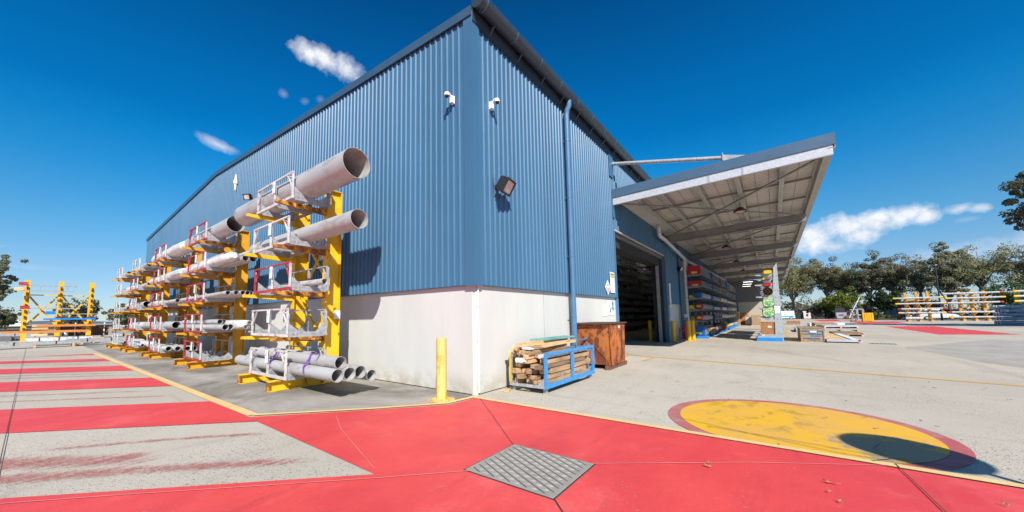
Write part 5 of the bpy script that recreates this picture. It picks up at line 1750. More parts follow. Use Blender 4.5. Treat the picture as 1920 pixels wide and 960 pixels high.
# ================================================================== FAR LEFT YARD
def profile_bar(name, lab, p, q, w, h, m, cat='steel bar', group=None):
    mb = MB(); mb.beam(p, q, w, h)
    return setlab(obj(name, mb, m), lab, cat, group)
t = thing('cantilever_rack', 'tall yellow double-braced rack standing alone at the far left of the yard', 'pipe rack', (-4.15, 50.0, 0))
M_yfar = mat('clean_yellow_paint', (0.74, 0.43, 0.02), 0.5, 0, 0.08, 1.5)  # plain yellow of the far left rack, no rust
for x in (-2.05, 0, 2.05):
    mb = MB(); mb.box(x - 0.17, -0.2, 0, x + 0.17, 0.2, 5.8); obj('column', mb, M_yfar, t)
    for z in np.arange(1.35, 5.4, 0.55):
        mb = MB(); mb.hexa([(x - 0.05, -1.3, z - 0.05), (x + 0.05, -1.3, z - 0.05), (x + 0.05, -0.201, z - 0.28), (x - 0.05, -0.201, z - 0.28)], [(x - 0.05, -1.3, z), (x + 0.05, -1.3, z), (x + 0.05, -0.201, z), (x - 0.05, -0.201, z)])
        obj('arm', mb, M_yelrust, t)
mb = MB()
for x in (-2.05, 0.0):
    mb.beam((x + 0.17, 0, 1.6), (x + 1.88, 0, 4.3), 0.12, 0.14); mb.beam((x + 0.17, 0.13, 4.3), (x + 1.88, 0.13, 1.6), 0.12, 0.14)
mb.beam((-1.88, 0.05, 4.42), (1.88, 0.05, 4.42), 0.08, 0.09)
obj('brace', mb, M_yfar, t)
for z, x0, x1, lab, m, em in [(5.22, -6.4, -3.15, 'thin pale bar with a red end flag high on the far left rack', M_galv, M_red), (4.72, -6.65, -3.3, 'thin pale bar with a cream end flag high on the far left rack', M_galv, M_woodlt), (3.05, -6.2, -2.85, 'thin bar with a pink end flag on the middle arms of the far left rack', M_galv, M_red)]:
    o = profile_bar('steel_bar', lab, (x0, 49.0, z + 0.06), (x1, 49.0, z + 0.06), 0.16, 0.07, m)
    mb = MB(); mb.box(x0 - 0.3, 48.85, z + 0.02, x0 + 0.25, 49.15, z + 0.32); obj('end_flag', mb, em, o)
    mb = MB()
    for f in (0.35, 0.6, 0.85, 0.97):
        x = x0 + (x1 - x0) * f
        mb.box(x, 48.93, z + 0.1, x + 0.07, 48.98, z + 0.42)
    obj('stop', mb, m, o)
profile_bar('steel_bar', 'bright blue long bar on the low arms of the far left rack', (-5.1, 48.95, 2.12), (-1.75, 48.95, 2.12), 0.2, 0.16, M_bluebeam)
o = profile_bar('steel_bar', 'thin bar with a blue end block above the blue bar on the far left rack', (-4.8, 48.8, 2.60), (-1.6, 48.8, 2.60), 0.15, 0.07, M_galv)
mb = MB(); mb.box(-5.0, 48.7, 2.56, -4.4, 48.9, 2.86); obj('end_block', mb, M_bluebeam, o)
M_obar = mat('orange_primed_beam', (0.62, 0.22, 0.05), 0.55, 0, 0.1)
profile_bar('steel_beam', 'orange primed steel beam low on the far left rack, the upper shorter one', (-5.45, 48.6, 1.50), (-1.75, 48.6, 1.50), 0.3, 0.20, M_obar, 'steel beam')
profile_bar('steel_beam', 'orange primed steel beam low on the far left rack, the lower longer one', (-7.3, 46.5, 0.98), (-2.3, 46.5, 0.98), 0.3, 0.20, M_obar, 'steel beam')
# packs of long steel lying on timber bearers along the yard
def pack(lab, x0, x1, y0, y1, z0, z1, m, n=6, rot=0.0):
    t = thing('steel_pack', lab, 'steel pack', ((x0 + x1) / 2, (y0 + y1) / 2, 0), rot)
    w, d = (x1 - x0) / 2, (y1 - y0) / n
    mb = MB()
    for i in range(n):
        a = rg.uniform(-0.25, 0.25)
        mb.box(-w + a, -(y1 - y0) / 2 + i * d, z0, w + a, -(y1 - y0) / 2 + i * d + d * 0.9, z1 - rg.uniform(0, 0.03))
    obj('bars', mb, m, t)
    mb = MB()
    k = max(2, int((x1 - x0) / 1.5))
    for i in range(k):
        x = -w + 0.4 + i * (2 * w - 0.8) / (k - 1)
        mb.box(x - 0.06, -(y1 - y0) / 2 - 0.1, 0.0, x + 0.06, (y1 - y0) / 2 + 0.1, z0 - 0.002)
    obj('bearer', mb, M_wood, t)
    for f in (-0.6, 0.0, 0.6):
        mb = MB(); mb.box(w * f - 0.03, -(y1 - y0) / 2 - 0.012, z0 - 0.01, w * f + 0.03, (y1 - y0) / 2 + 0.012, z1 + 0.012); obj('band', mb, M_black, t)
    return t
pack('long pale steel bar pack closest to the red hatching at the far left', -9.5, -3.4, 35.3, 36.2, 0.22, 0.42, M_galv, 6, 0.0)
pack('long galvanised steel pack on timber bearers beside the farthest yellow rack', -3.9, 0.4, 36.6, 37.6, 0.25, 0.50, M_galv, 6, 0.0)
pack('white wrapped flat steel pack in front of the far left rack', -6.0, -2.8, 38.5, 39.6, 0.38, 0.62, M_wrap, 3, 0.02)
pack('brown timber and steel pack low on the ground at the far left', -6.0, -2.0, 40.5, 41.5, 0.30, 0.48, M_woodlt, 6, -0.02)
pack('dark steel pack at the left edge of the yard', -12.5, -6.5, 42.0, 43.2, 0.35, 0.75, M_pipedk, 6)
pack('pale aluminium pack behind the far left rack on the left', -13.5, -5.0, 55.0, 56.2, 0.5, 0.95, M_galv, 5)
pack('grey steel pack stacked behind the far left rack', -4.5, 1.8, 56.5, 58.0, 0.4, 1.15, M_galvd, 5)
t = thing('wire_cage', 'brown timber crate with pale posts behind the far left rack', 'crate', (-2.0, 53.5, 0))
mb = MB(); mb.box(-2.0, -0.6, 0.35, 1.6, 0.6, 1.35); obj('crate_body', mb, M_brown, t)
for x in (-0.9, 1.2, 1.9):
    mb = MB(); mb.box(x, -0.72, 0.1, x + 0.09, -0.63, 1.75); obj('post', mb, M_tag, t)
t = thing('timber_crate', 'pale slatted timber crate behind the middle column of the far left rack', 'crate', (-5.0, 52.5, 0))
for k in range(4):
    mb = MB(); mb.box(-0.7, -0.5, 0.5 + k * 0.3, 0.9, 0.5, 0.72 + k * 0.3); obj('slat_layer', mb, M_woodlt, t)
for i, (x, y) in enumerate([(-3.9, 51.5), (-3.5, 51.6)]):
    t = thing('gas_cylinder', ['white upright drum behind the far left rack, left one of two', 'white upright drum behind the far left rack, right one of two'][i], 'drum', (x, y, 0), 0, 'white drums behind the far left rack')
    mb = MB(); mb.tube((0, 0, 0.1), (0, 0, 1.0), 0.15, n=12); obj('shell', mb, M_tag, t, smooth=True)
    mb = MB(); mb.tube((0, 0, 0), (0, 0, 0.099), 0.16, n=12); obj('base', mb, M_bluebeam, t)
# long low fence along the far edge and a pale shed
t = thing('boundary_fence', 'long low dark rail fence along the far left edge of the yard', 'fence', (0, 0, 0))
mb = MB()
mb.box(-160, 118, 0.9, 90, 118.12, 1.3); mb.box(-160, 118, 0.2, 90, 118.12, 0.6)
obj('rail', mb, M_dark, t)
mb = MB()
for x in range(-160, 91, 5):
    mb.box(x, 118.13, 0, x + 0.12, 118.25, 1.4)
obj('post', mb, M_galvd, t)
t = thing('far_shed', 'small white shed roof beyond the fence at the far left', 'shed', (-10.5, 330, 0))
mb = MB(); mb.box(-4, -3, 0, 4, 3, 2.8); obj('wall', mb, M_tag, t)
mb = MB(); mb.prism([(-4.3, -3.3, 2.8), (-4.3, 3.3, 2.8), (-4.3, 0, 4.2)], (8.6, 0, 0)); obj('roof', mb, M_tag, t)

# ================================================================== LONG GREY RACK under the awning, along the side wall
t = thing('long_grey_rack', 'long pale grey cantilever rack under the awning against the side wall', 'pipe rack', (22.3, -0.15, 0))
LZ = [0.20, 1.18, 1.95, 2.74, 3.56, 4.36]
for x in np.arange(0.12, 31, 3.0):
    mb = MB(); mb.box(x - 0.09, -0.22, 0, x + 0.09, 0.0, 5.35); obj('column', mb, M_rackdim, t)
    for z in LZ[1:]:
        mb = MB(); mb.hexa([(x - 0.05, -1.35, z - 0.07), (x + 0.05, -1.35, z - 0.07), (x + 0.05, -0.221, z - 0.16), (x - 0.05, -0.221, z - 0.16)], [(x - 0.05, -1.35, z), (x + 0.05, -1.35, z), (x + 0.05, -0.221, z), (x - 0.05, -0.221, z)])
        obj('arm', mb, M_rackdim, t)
    mb = MB(); mb.box(x - 0.35, -1.42, 0.01, x + 0.35, -0.23, 0.17); obj('base_beam', mb, M_bluebeam, t)
mb = MB()
for z in (0.5, 2.3, 4.0):
    mb.box(0, -0.05, z, 30.3, -0.0, z + 0.08)
obj('rail', mb, M_rackdim, t)
mb = MB(); mb.box(-0.12, -0.28, 1.25, -0.01, -0.02, 1.65); obj('load_sign', mb, M_tag, t)
capc = {'red': mat('red_plastic_wrap', (0.40, 0.015, 0.03), 0.35, 0, 0.15, 8, bump=0.5, bscale=20), 'blue': mat('blue_plastic_wrap', (0.012, 0.10, 0.36), 0.35, 0, 0.15, 8, bump=0.5, bscale=20),
        'yellow': mat('yellow_plastic_wrap', (0.70, 0.45, 0.015), 0.35, 0, 0.12, 8, bump=0.5, bscale=20), 'green': mat('green_striped_wrap', (0.05, 0.36, 0.16), 0.4, 0, 0.15, 8, wear=(0.70, 0.62, 0.30), wear_amt=0.48, wear_scale=9, bump=0.5, bscale=14)}
M_yl = mat('yellow_paper_label', (0.75, 0.60, 0.08), 0.6)
def bundle(lab, x, y, zz, L, w, h, cap, label=True, mbody=None, group=None, boxy=False):
    t = thing('capped_bundle', lab, 'bundle', (x, y, zz), 0, group)
    def sec(mb, x0, x1, s=1.0, s0=None):
        n = 14
        vs = []
        for xx, k in ((x0, s0 or s), (x1, s)):
            for i in range(n):
                a = 2 * math.pi * (i + 0.5) / n
                ca, sa = math.cos(a), math.sin(a)
                p = 6 if boxy else 3.2
                q = (abs(ca) ** p + abs(sa) ** p) ** (-1 / p)
                vs.append((xx, w / 2 * ca * q * k, h / 2 + h / 2 * sa * q * k))
        mb._add(vs, [(i, (i + 1) % n, n + (i + 1) % n, n + i) for i in range(n)] + [tuple(range(n - 1, -1, -1)), tuple(range(n, 2 * n))])
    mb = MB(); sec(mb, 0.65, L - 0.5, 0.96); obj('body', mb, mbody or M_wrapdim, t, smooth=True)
    mb = MB(); sec(mb, 0.0, 0.18, 1.0, 0.86); sec(mb, 0.1805, 0.66, 1.0); e = obj('end_cap', mb, capc[cap], t, smooth=True)
    mb = MB(); sec(mb, L - 0.51, L, 1.0); obj('end_cap', mb, capc[cap], t, smooth=True)
    if label:
        mb = MB(); mb.box(-0.012, -w * 0.26, h * 0.40, -0.003, w * 0.26, h * 0.68); obj('paper_label', mb, M_yl, e)
    for f in (0.3, 0.5, 0.7):
        mb = MB(); sec(mb, L * f, L * f + 0.04, 1.0); obj('band', mb, M_galvd, t, smooth=True)
    return t
def tray(lab, x, y, zz, L, w, h, m_end, m_load=None):
    t = thing('steel_tray', lab, 'stillage', (x, y, zz))
    mb = MB(); mb.box(0, -w / 2, 0, L, w / 2, 0.06); mb.box(0, -w / 2, h - 0.05, L, -w / 2 + 0.04, h); mb.box(0, w / 2 - 0.04, h - 0.05, L, w / 2, h)
    for k in range(int(L / 0.55) + 1):
        xx = min(L - 0.05, k * 0.55)
        mb.box(xx, -w / 2 - 0.002, 0.061, xx + 0.05, -w / 2 + 0.042, h - 0.051); mb.box(xx, w / 2 - 0.042, 0.061, xx + 0.05, w / 2 + 0.002, h - 0.051)
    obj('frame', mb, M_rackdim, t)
    mb = MB(); mb.box(-0.03, -w / 2 - 0.01, 0.0, -0.002, w / 2 + 0.01, h); e = obj('end_panel', mb, m_end, t)
    mb = MB(); mb.box(-0.042, -w * 0.22, h * 0.12, -0.031, w * 0.22, h * 0.34); obj('paper_label', mb, M_yl, e)
    mb = MB()
    for i in range(6):
        mb.box(0.05, -w / 2 + 0.06 + i * (w - 0.12) / 6, 0.0605, L - 0.05, -w / 2 + 0.05 + (i + 1) * (w - 0.12) / 6, h * rg.uniform(0.5, 0.85))
    obj('bars', mb, m_load or M_galvd, t)
    return t
LN = ['floor beams', 'first shelf', 'second shelf', 'third shelf', 'fourth shelf', 'top shelf']
BN = ['nearest bay', 'second bay', 'third bay', 'fourth bay', 'farthest bay']
caps = [['blue', 'red', 'green', 'yellow', 'blue'], ['red', 'blue', 'yellow', 'yellow', 'blue'], ['red', 'blue', 'red', 'blue', 'yellow'], ['blue', 'blue', 'yellow', 'blue', 'yellow'], ['red', 'blue', 'yellow', 'green', 'red'], ['red', 'blue', 'red', 'blue', 'yellow']]
for l in range(6):
    for bx in range(5):
        x = 22.35 + bx * 6.05
        cpn = caps[l][bx]
        where = '%s, %s of the long grey rack' % (LN[l], BN[bx])
        if l in (4, 5) or (l == 0 and bx in (0, 2)) or (l == 1 and bx in (1, )):
            tray('grey tray with %s end panel, ' % cpn + where, x, -0.98, LZ[l] + 0.002, (5.6 if l != 0 else 3.4) - rg.uniform(0, 0.8), 0.78, 0.62 if l in (0, 5) else rg.uniform(0.36, 0.52), capc[cpn])
        else:
            bundle('silver bundle with %s cap, front of ' % cpn + where, x + rg.uniform(-0.1, 0.25), -1.10, LZ[l] + 0.002, rg.uniform(4.6, 5.5), rg.uniform(0.40, 0.5), rg.uniform(0.30, 0.44), cpn, rg.random() < 0.7, M_galvd if rg.random() < 0.35 else None)
            second = 'yellow' if cpn != 'yellow' else 'red'
            bundle('slim %s-capped bundle, wall side of ' % second + where, x + rg.uniform(0.05, 0.5), -0.64, LZ[l] + 0.002, rg.uniform(4.2, 5.2), rg.uniform(0.22, 0.32), rg.uniform(0.2, 0.34), second, rg.random() < 0.6)
# timber and cartons along the base of the long rack
for i, (x, y, L, w, h, lab) in enumerate([(25.9, -1.2, 1.6, 0.6, 0.42, 'pale timber pack beside the blue tray on the floor level of the long grey rack'), (34.0, -1.25, 1.1, 0.7, 0.75, 'brown carton standing on the base of the long grey rack in the third bay'), (51.2, -1.35, 1.4, 0.6, 1.9, 'tall stack of brown pallets at the far end of the long grey rack')]):
    mb = MB()
    nn = 6 if i != 1 else 1
    for k in range(nn):
        mb.box(-L / 2, -w / 2, k * h / nn, L / 2, w / 2, (k + 0.8) * h / nn)
    setlab(obj(['timber_pack', 'carton', 'pallet_stack'][i], mb, [M_woodlt, M_ply, M_wood][i], loc=(x, y, 0.18 if i < 2 else 0.0)), lab, ['timber', 'carton', 'pallets'][i])

# ================================================================== SECOND GREY RACK at the outer side of the bay
t = thing('grey_rack', 'pale grey rack with tall tapered end column at the outer edge of the loading bay', 'pipe rack', (20.95, -5.38, 0))
for k in range(5):
    x = 0.1 + k * 4.2
    mb = MB(); mb.hexa([(x - 0.11, -0.08, 0.0), (x + 0.11, -0.08, 0.0), (x + 0.11, 0.30, 0.0), (x - 0.11, 0.30, 0.0)], [(x - 0.11, -0.06, 4.55), (x + 0.11, -0.06, 4.55), (x + 0.11, 0.12, 4.30), (x - 0.11, 0.12, 4.30)])
    c = obj('column', mb, M_greyrack, t)
    mb = MB()
    for z in np.arange(0.4, 4.3, 0.42):
        for yy in (-0.01, 0.13):
            mb.box(x - 0.114, yy - 0.012, z, x - 0.1105, yy + 0.012, z + 0.045)
    obj('punched_slot', mb, M_dark, c)
    for z in (1.38, 1.98, 2.62, 3.33, 3.93):
        mb = MB(); mb.hexa([(x - 0.05, 0.30, z - 0.14), (x + 0.05, 0.30, z - 0.14), (x + 0.05, 1.05, z - 0.06), (x - 0.05, 1.05, z - 0.06)], [(x - 0.05, 0.20, z), (x + 0.05, 0.20, z), (x + 0.05, 1.05, z), (x - 0.05, 1.05, z)])
        obj('arm', mb, M_greyrack, t)
    mb = MB(); mb.box(x - 0.14, 0.305, 0.16, x + 0.14, 1.12, 0.30); obj('base_beam', mb, M_greyrack, t)
mb = MB(); mb.box(-0.30, -0.02, 0.0, -0.05, 1.16, 0.20); mb.box(-0.05, 0.95, 0.0, 17, 1.16, 0.158); obj('bump_rail', mb, M_bluebeam, t)
mb = MB(); mb.box(-0.016, -0.02, 1.62, -0.0005, 0.22, 2.02); obj('load_sign', mb, M_tag, t)
o = thing('timber_crate', 'orange brown plywood crate on pale feet at the foot of the outer grey rack', 'crate', (21.0, -4.86, 0.302))
mb = MB(); mb.box(0, -0.40, 0.09, 1.6, 0.40, 0.78); obj('body', mb, M_ply, o, bevel=0.008)
mb = MB(); mb.box(0.0, -0.40, 0.0, 1.6, -0.24, 0.0895); mb.box(0, 0.24, 0, 1.6, 0.40, 0.0895); obj('foot', mb, M_woodlt, o)
mb = MB(); mb.box(-0.006, -0.09, 0.48, -0.0005, 0.08, 0.58); obj('paper_label', mb, M_tag, o)
mb = MB(); mb.box(-0.01, 0.405, 0.0, 1.61, 0.43, 0.80); obj('edge_batten', mb, M_wood, o)
bundle('green and yellow striped round bundle on the lowest arm of the outer grey rack', 20.9, -4.86, 1.382, 5.8, 0.60, 0.58, 'green', False, capc['green'])
bundle('green and yellow striped round bundle on the second arm of the outer grey rack', 20.9, -4.90, 1.982, 5.8, 0.58, 0.56, 'green', False, capc['green'])
o = thing('tube_bundle', 'bundle of seven dark brown open tubes on the outer grey rack', 'bundle', (20.85, -4.92, 3.332 - 0.68))
for k, (a, b_) in enumerate([(0, 0)] + [(0.155 * math.cos(math.pi * i / 3), 0.155 * math.sin(math.pi * i / 3)) for i in range(6)]):
    mb = MB(); mb.pipe((0, a, 0.26 + b_), (5.6, a, 0.26 + b_), 0.072, 0.012, 16); obj('tube', mb, mat('brown_primed_tube', (0.16, 0.06, 0.04), 0.55), o, smooth=True)
mb = MB(); mb.pipe((0.25, 0, 0.26), (5.4, 0, 0.26), 0.245, 0.01, 24); obj('wrap', mb, M_wrap, o, smooth=True)
bundle('slim silver bundle with a red end lying above the brown tubes', 20.85, -4.92, 3.20, 5.8, 0.40, 0.24, 'red', False)
bundle('silver bundle with a yellow wrapped end on the top arm of the outer grey rack', 20.85, -4.98, 3.932, 5.8, 0.42, 0.24, 'yellow', False)
for k, z in enumerate((1.38, 1.98, 2.62, 3.93)):
    bundle(['white wrapped bundle in the far part of the outer grey rack on the lowest arm', 'blue capped bundle in the far part of the outer grey rack on the second arm', 'red capped bundle in the far part of the outer grey rack on the third arm', 'yellow capped bundle in the far part of the outer grey rack on the top arm'][k], 27.2, -4.85, z + 0.002, 5.6, 0.5, 0.4, ['yellow', 'blue', 'red', 'yellow'][k], False)

# ================================================================== CRATES AND PALLETS right of the outer rack
o = thing('timber_crate', 'long weathered timber crate with blue tape markings on its near end', 'crate', (20.95, -7.2, 0))
mb = MB(); mb.box(0.0, 0.02, 0.02, 3.6, 0.98, 0.70); obj('body', mb, M_cratew, o)
mb = MB()
for y in (0.0, 0.94):
    mb.box(-0.03, y, 0.0, 0.06, y + 0.06, 0.74)
mb.box(-0.028, 0.061, 0.0, 0.0, 0.939, 0.09); mb.box(-0.028, 0.061, 0.63, 0.0, 0.939, 0.73)
obj('end_batten', mb, M_wood, o)
mb = MB()
for k in range(9):
    mb.box(-0.02, -0.03 + k * 0.118, 0.741, 3.65, -0.03 + k * 0.118 + 0.112, 0.765)
obj('lid_boards', mb, mat('grey_weathered_boards', (0.25, 0.21, 0.17), 0.85, 0, 0.25, 5, stretch=(0.3, 4, 4)), o)
mb = MB()
for z, a, b_ in ((0.60, 0.06, 0.95), (0.46, 0.08, 0.9), (0.36, 0.1, 0.55), (0.22, 0.15, 0.88), (0.13, 0.2, 0.7)):
    mb.box(-0.034, a, z - 0.018, -0.0305, b_, z + 0.018)
mb.box(-0.034, 0.02, 0.10, -0.0305, 0.055, 0.66)
obj('blue_tape', mb, mat('blue_stencil_paint', (0.03, 0.22, 0.50), 0.6, 0, 0.2, 20, wear=(0.34, 0.235, 0.14), wear_amt=0.42, wear_scale=14), o)
mb = MB(); mb.box(-0.040, 0.32, 0.52, -0.0345, 0.60, 0.62); obj('paper_label', mb, M_tag, o)
o = thing('flat_pack', 'flat low timber sheet pack with a pale blue metal edge beside the crate', 'sheet pack', (20.65, -8.55, 0))
mb = MB(); mb.box(0.03, 0.0, 0.10, 8.4, 1.28, 0.17); obj('sheets', mb, M_woodlt, o)
mb = MB(); mb.box(0.0, 0.0, 0.06, 0.028, 1.3, 0.185); mb.box(0.0285, -0.03, 0.06, 8.4, -0.001, 0.185); obj('metal_edge', mb, mat('pale_blue_metal', (0.45, 0.50, 0.58), 0.4, 0.2), o)
mb = MB(); mb.box(0.05, 0.03, 0.1705, 8.3, 0.33, 0.182); obj('white_sheet', mb, M_white, o)
mb = MB(); mb.box(0.05, 0.34, 0.1705, 8.3, 0.39, 0.19); obj('strap', mb, M_black, o)
mb = MB(); mb.box(-0.012, 0.02, 0.10, -0.0005, 0.10, 0.18); obj('red_tag', mb, M_hyd, o)
mb = MB()
for x in (0.4, 2.5, 4.5, 6.5, 8.0):
    mb.box(x, 0.05, 0.0, x + 0.1, 1.2, 0.0595)
obj('bearer', mb, M_wooddk, o)
def pallet(lab, x, y, z0, L, w, top=None, n=1, load=None):
    t = thing('pallet', lab, 'pallet', (x, y, z0))
    zz = 0
    for i in range(n):
        mb = MB()
        for k in range(3):
            yy = -w / 2 + k * (w - 0.1) / 2
            mb.box(0, yy, zz, L, yy + 0.1, zz + 0.10)
        obj('bearer', mb, M_woodlt, t)
        mb = MB()
        m_ = max(4, int(L / 0.3))
        for k in range(m_):
            mb.box(k * L / m_, -w / 2, zz + 0.1005, (k + 0.75) * L / m_, w / 2, zz + 0.125)
        obj('deck', mb, M_wood, t)
        zz += 0.13
        if load:
            mb = MB(); mb.box(0.02, -w / 2 + 0.02, zz, L - 0.02, w / 2 - 0.02, zz + load); obj('sheets', mb, top or M_galv, t)
            zz += load + 0.005
    return t
M_sheet = mat('pale_blue_sheet', (0.55, 0.59, 0.64), 0.35, 0.1, 0.05)
pallet('triple pallet stack with white blue sheet on top behind the weathered crate', 29.2, -8.75, 0.28, 3.0, 1.75, M_sheet, 2, 0.06)
pallet('low pallet with a grey plywood top under the white topped stack', 27.9, -8.9, 0.0, 2.2, 1.5, M_wooddk, 1, 0.10)
pallet('pallet carrying pale steel sheets beside the yellow line behind the outer grey rack', 33.6, -6.95, 0.0, 4.6, 0.9, M_sheet, 1, 0.18)
pallet('pallet with flat grey sheets between the crate and the far pallets', 29.5, -7.25, 0.0, 3.2, 0.9, M_galv, 1, 0.12)
pallet('far pallet with brown boards and a round coil behind the white topped stack', 40.0, -8.9, 0.0, 4.0, 1.6, M_wooddk, 2, 0.16)
pallet('farthest pallet with white sheets near the end of the outer grey rack', 47.5, -9.6, 0.0, 4.0, 2.8, M_white, 1, 0.30)
pallet('small far pallet with cartons beside the yellow line', 58.5, -7.2, 0.0, 1.6, 1.4, M_ply, 1, 0.35)
for k, (x, y, c_) in enumerate([(54.0, -2.6, M_wrapdim), (53.2, -3.3, M_cratew), (55.4, -1.9, M_ply)]):
    t = thing('wrapped_pallet', ['grey wrapped pallet load in front of the cream end wall', 'small brown carton pile in front of the cream end wall', 'orange brown carton pile against the cream end wall'][k], 'pallet load', (x, y, 0))
    mb = MB(); mb.box(-0.5, -0.5, 0.13, 0.5, 0.5, 1.1 + 0.3 * k); obj('load', mb, c_, t, bevel=0.05)
    mb = MB(); mb.box(-0.55, -0.55, 0, 0.55, 0.55, 0.125); obj('pallet_base', mb, M_wood, t)

# ================================================================== FAR RIGHT: yellow racks, stacks, yard gear, vehicles
def far_rack(lab, x, y, levels, n=3, sp=1.13):
    t = thing('cantilever_rack', lab, 'pipe rack', (x, y, 0), 0, 'yellow racks at the far right of the yard')
    for k in range(n):
        yy = -k * sp
        mb = MB(); mb.box(-0.16, yy - 0.14, 0, 0.16, yy + 0.14, 4.4); mb.box(-1.1, yy - 0.14, 0.0, -0.161, yy + 0.14, 0.22); obj('column', mb, M_orange, t)
        for z in levels:
            mb = MB(); mb.hexa([(-1.1, yy - 0.06, z - 0.1), (-0.161, yy - 0.06, z - 0.2), (-0.161, yy + 0.06, z - 0.2), (-1.1, yy + 0.06, z - 0.1)], [(-1.1, yy - 0.06, z), (-0.161, yy - 0.06, z), (-0.161, yy + 0.06, z), (-1.1, yy + 0.06, z)])
            obj('arm', mb, M_orange, t)
    mb = MB()
    for k in range(n - 1):
        mb.beam((0, -k * sp - 0.14, 1.2), (0, -(k + 1) * sp + 0.14, 2.5), 0.08, 0.08); mb.beam((0.09, -k * sp - 0.14, 2.5), (0.09, -(k + 1) * sp + 0.14, 1.2), 0.08, 0.08)
    mb.box(-0.04, -(n - 1) * sp + 0.141, 3.1, 0.04, -0.141, 3.2)
    obj('brace', mb, M_orange, t)
    return t
def ybundle(lab, x, y0, y1, zz, w, h, c0, c1, m=None):
    t = thing('capped_bundle', lab, 'bundle', (x, y0, zz))
    L = y1 - y0
    sg = 1 if L > 0 else -1
    mb = MB(); h *= 0.72
    mb.tube((0, sg * 0.35, h / 2), (0, L - sg * 0.35, h / 2), h / 2, n=10); obj('body', mb, m or M_wrapfar, t, smooth=True)
    for nm, a, b_, c in (('end_cap', 0, sg * 0.36, c0), ('end_cap', L - sg * 0.36, L, c1)):
        mb = MB(); mb.tube((0, a, h / 2), (0, b_, h / 2), h / 2 * 1.05, n=10); obj(nm, mb, capc[c] if c else M_wrapfar, t, smooth=True)
    for f in (0.2, 0.4, 0.6, 0.8):
        mb = MB(); mb.tube((0, L * f - 0.03, h / 2), (0, L * f + 0.03, h / 2), h / 2 * 1.04, n=10); obj('band', mb, M_galvd, t)
    return t
M_wrapfar = mat('silver_wrapped_bundle', (0.46, 0.46, 0.47), 0.45, 0, 0.1, 2)
RA = [0.42, 1.15, 1.75, 2.55, 3.40]
far_rack('orange yellow rack with silver bundles, in front of the dark parked pickup', 77.6, -21.3, RA)
far_rack('orange yellow rack with silver bundles, right behind the weathered lamp pole', 80.6, -27.3, [0.42, 1.15, 2.55, 3.25, 3.95])
far_rack('orange yellow rack mostly outside the picture at the right edge, behind the blue stack', 80.6, -35.0, [0.42, 1.15, 2.55, 3.25, 3.95])
for z, y0, y1, c0, c1, lab in [(3.41, -19.9, -24.9, 'yellow', 'yellow', 'silver bundle with yellow ends on the top arms of the left far rack'), (2.56, -20.1, -25.1, 'yellow', 'yellow', 'silver bundle with yellow ends on the middle arms of the left far rack'),
                                (1.76, -20.3, -25.1, 'red', 'red', 'silver bundle with red ends on the second arms of the left far rack'), (1.16, -20.3, -25.0, 'yellow', 'yellow', 'silver bundle with yellow ends on the lowest arms of the left far rack')]:
    ybundle(lab, 76.9, y0, y1, z, 0.4, 0.34, c0, c1)
ybundle('thick grey wrapped roll on the ground beams of the left far rack', 76.9, -21.0, -22.7, 0.24, 0.6, 0.62, None, None, M_pvc)
for z, y0, y1, c0, c1, lab in [(3.96, -25.6, -31.2, None, 'red', 'silver bundle with one red end on the top arms of the middle far rack'), (3.26, -25.8, -31.3, 'yellow', 'yellow', 'silver bundle with yellow ends on the third arms of the middle far rack'),
                                (2.56, -25.6, -31.1, 'red', 'red', 'silver bundle with red ends on the middle arms of the middle far rack'), (1.16, -25.9, -31.5, 'red', None, 'silver bundle with a red end on the second arms of the middle far rack'), (0.43, -26.0, -31.6, 'yellow', None, 'silver bundle with a yellow end on the lowest arms of the middle far rack')]:
    ybundle(lab, 79.9, y0, y1, z, 0.4, 0.36, c0, c1)
for z, lab in [(3.96, 'silver bundle on the top arms at the right edge of the picture'), (3.26, 'dark silver bundle on the third arms at the right edge of the picture'), (2.56, 'silver bundle on the middle arms at the right edge of the picture')]:
    ybundle(lab, 79.9, -32.0, -38.0, z, 0.4, 0.45, 'yellow', None)
M_bwrap = mat('pale_blue_wrapped_pack', (0.30, 0.37, 0.47), 0.4, 0, 0.14, 1.5, bump=0.5, bscale=5)
for k in range(5):
    y0 = -24.2 - (0.15 if k % 2 else 0.0)
    t = thing('wrapped_pack', 'pale blue wrapped pack in the stack at the right edge, ' + ['bottom', 'second from the bottom', 'middle', 'second from the top', 'top'][k] + ' layer', 'wrapped pack', (59.2, y0, k * 0.42), 0, 'blue wrapped packs stacked at the right edge')
    mb = MB()
    for i in range(3):
        mb.tube((-0.6 + i * 0.6, 0, 0.20), (-0.6 + i * 0.6, -6.0, 0.20), 0.19, n=12)
    obj('rolls', mb, M_bwrap, t, smooth=True)
    mb = MB()
    for y in (-0.8, -2.6, -4.4):
        mb.box(-0.9, y, 0.0, 0.9, y + 0.1, 0.025)
        mb.box(-0.82, y + 0.2, 0.37, 0.82, y + 0.24, 0.40)
    obj('bearer', mb, M_wooddk, t)
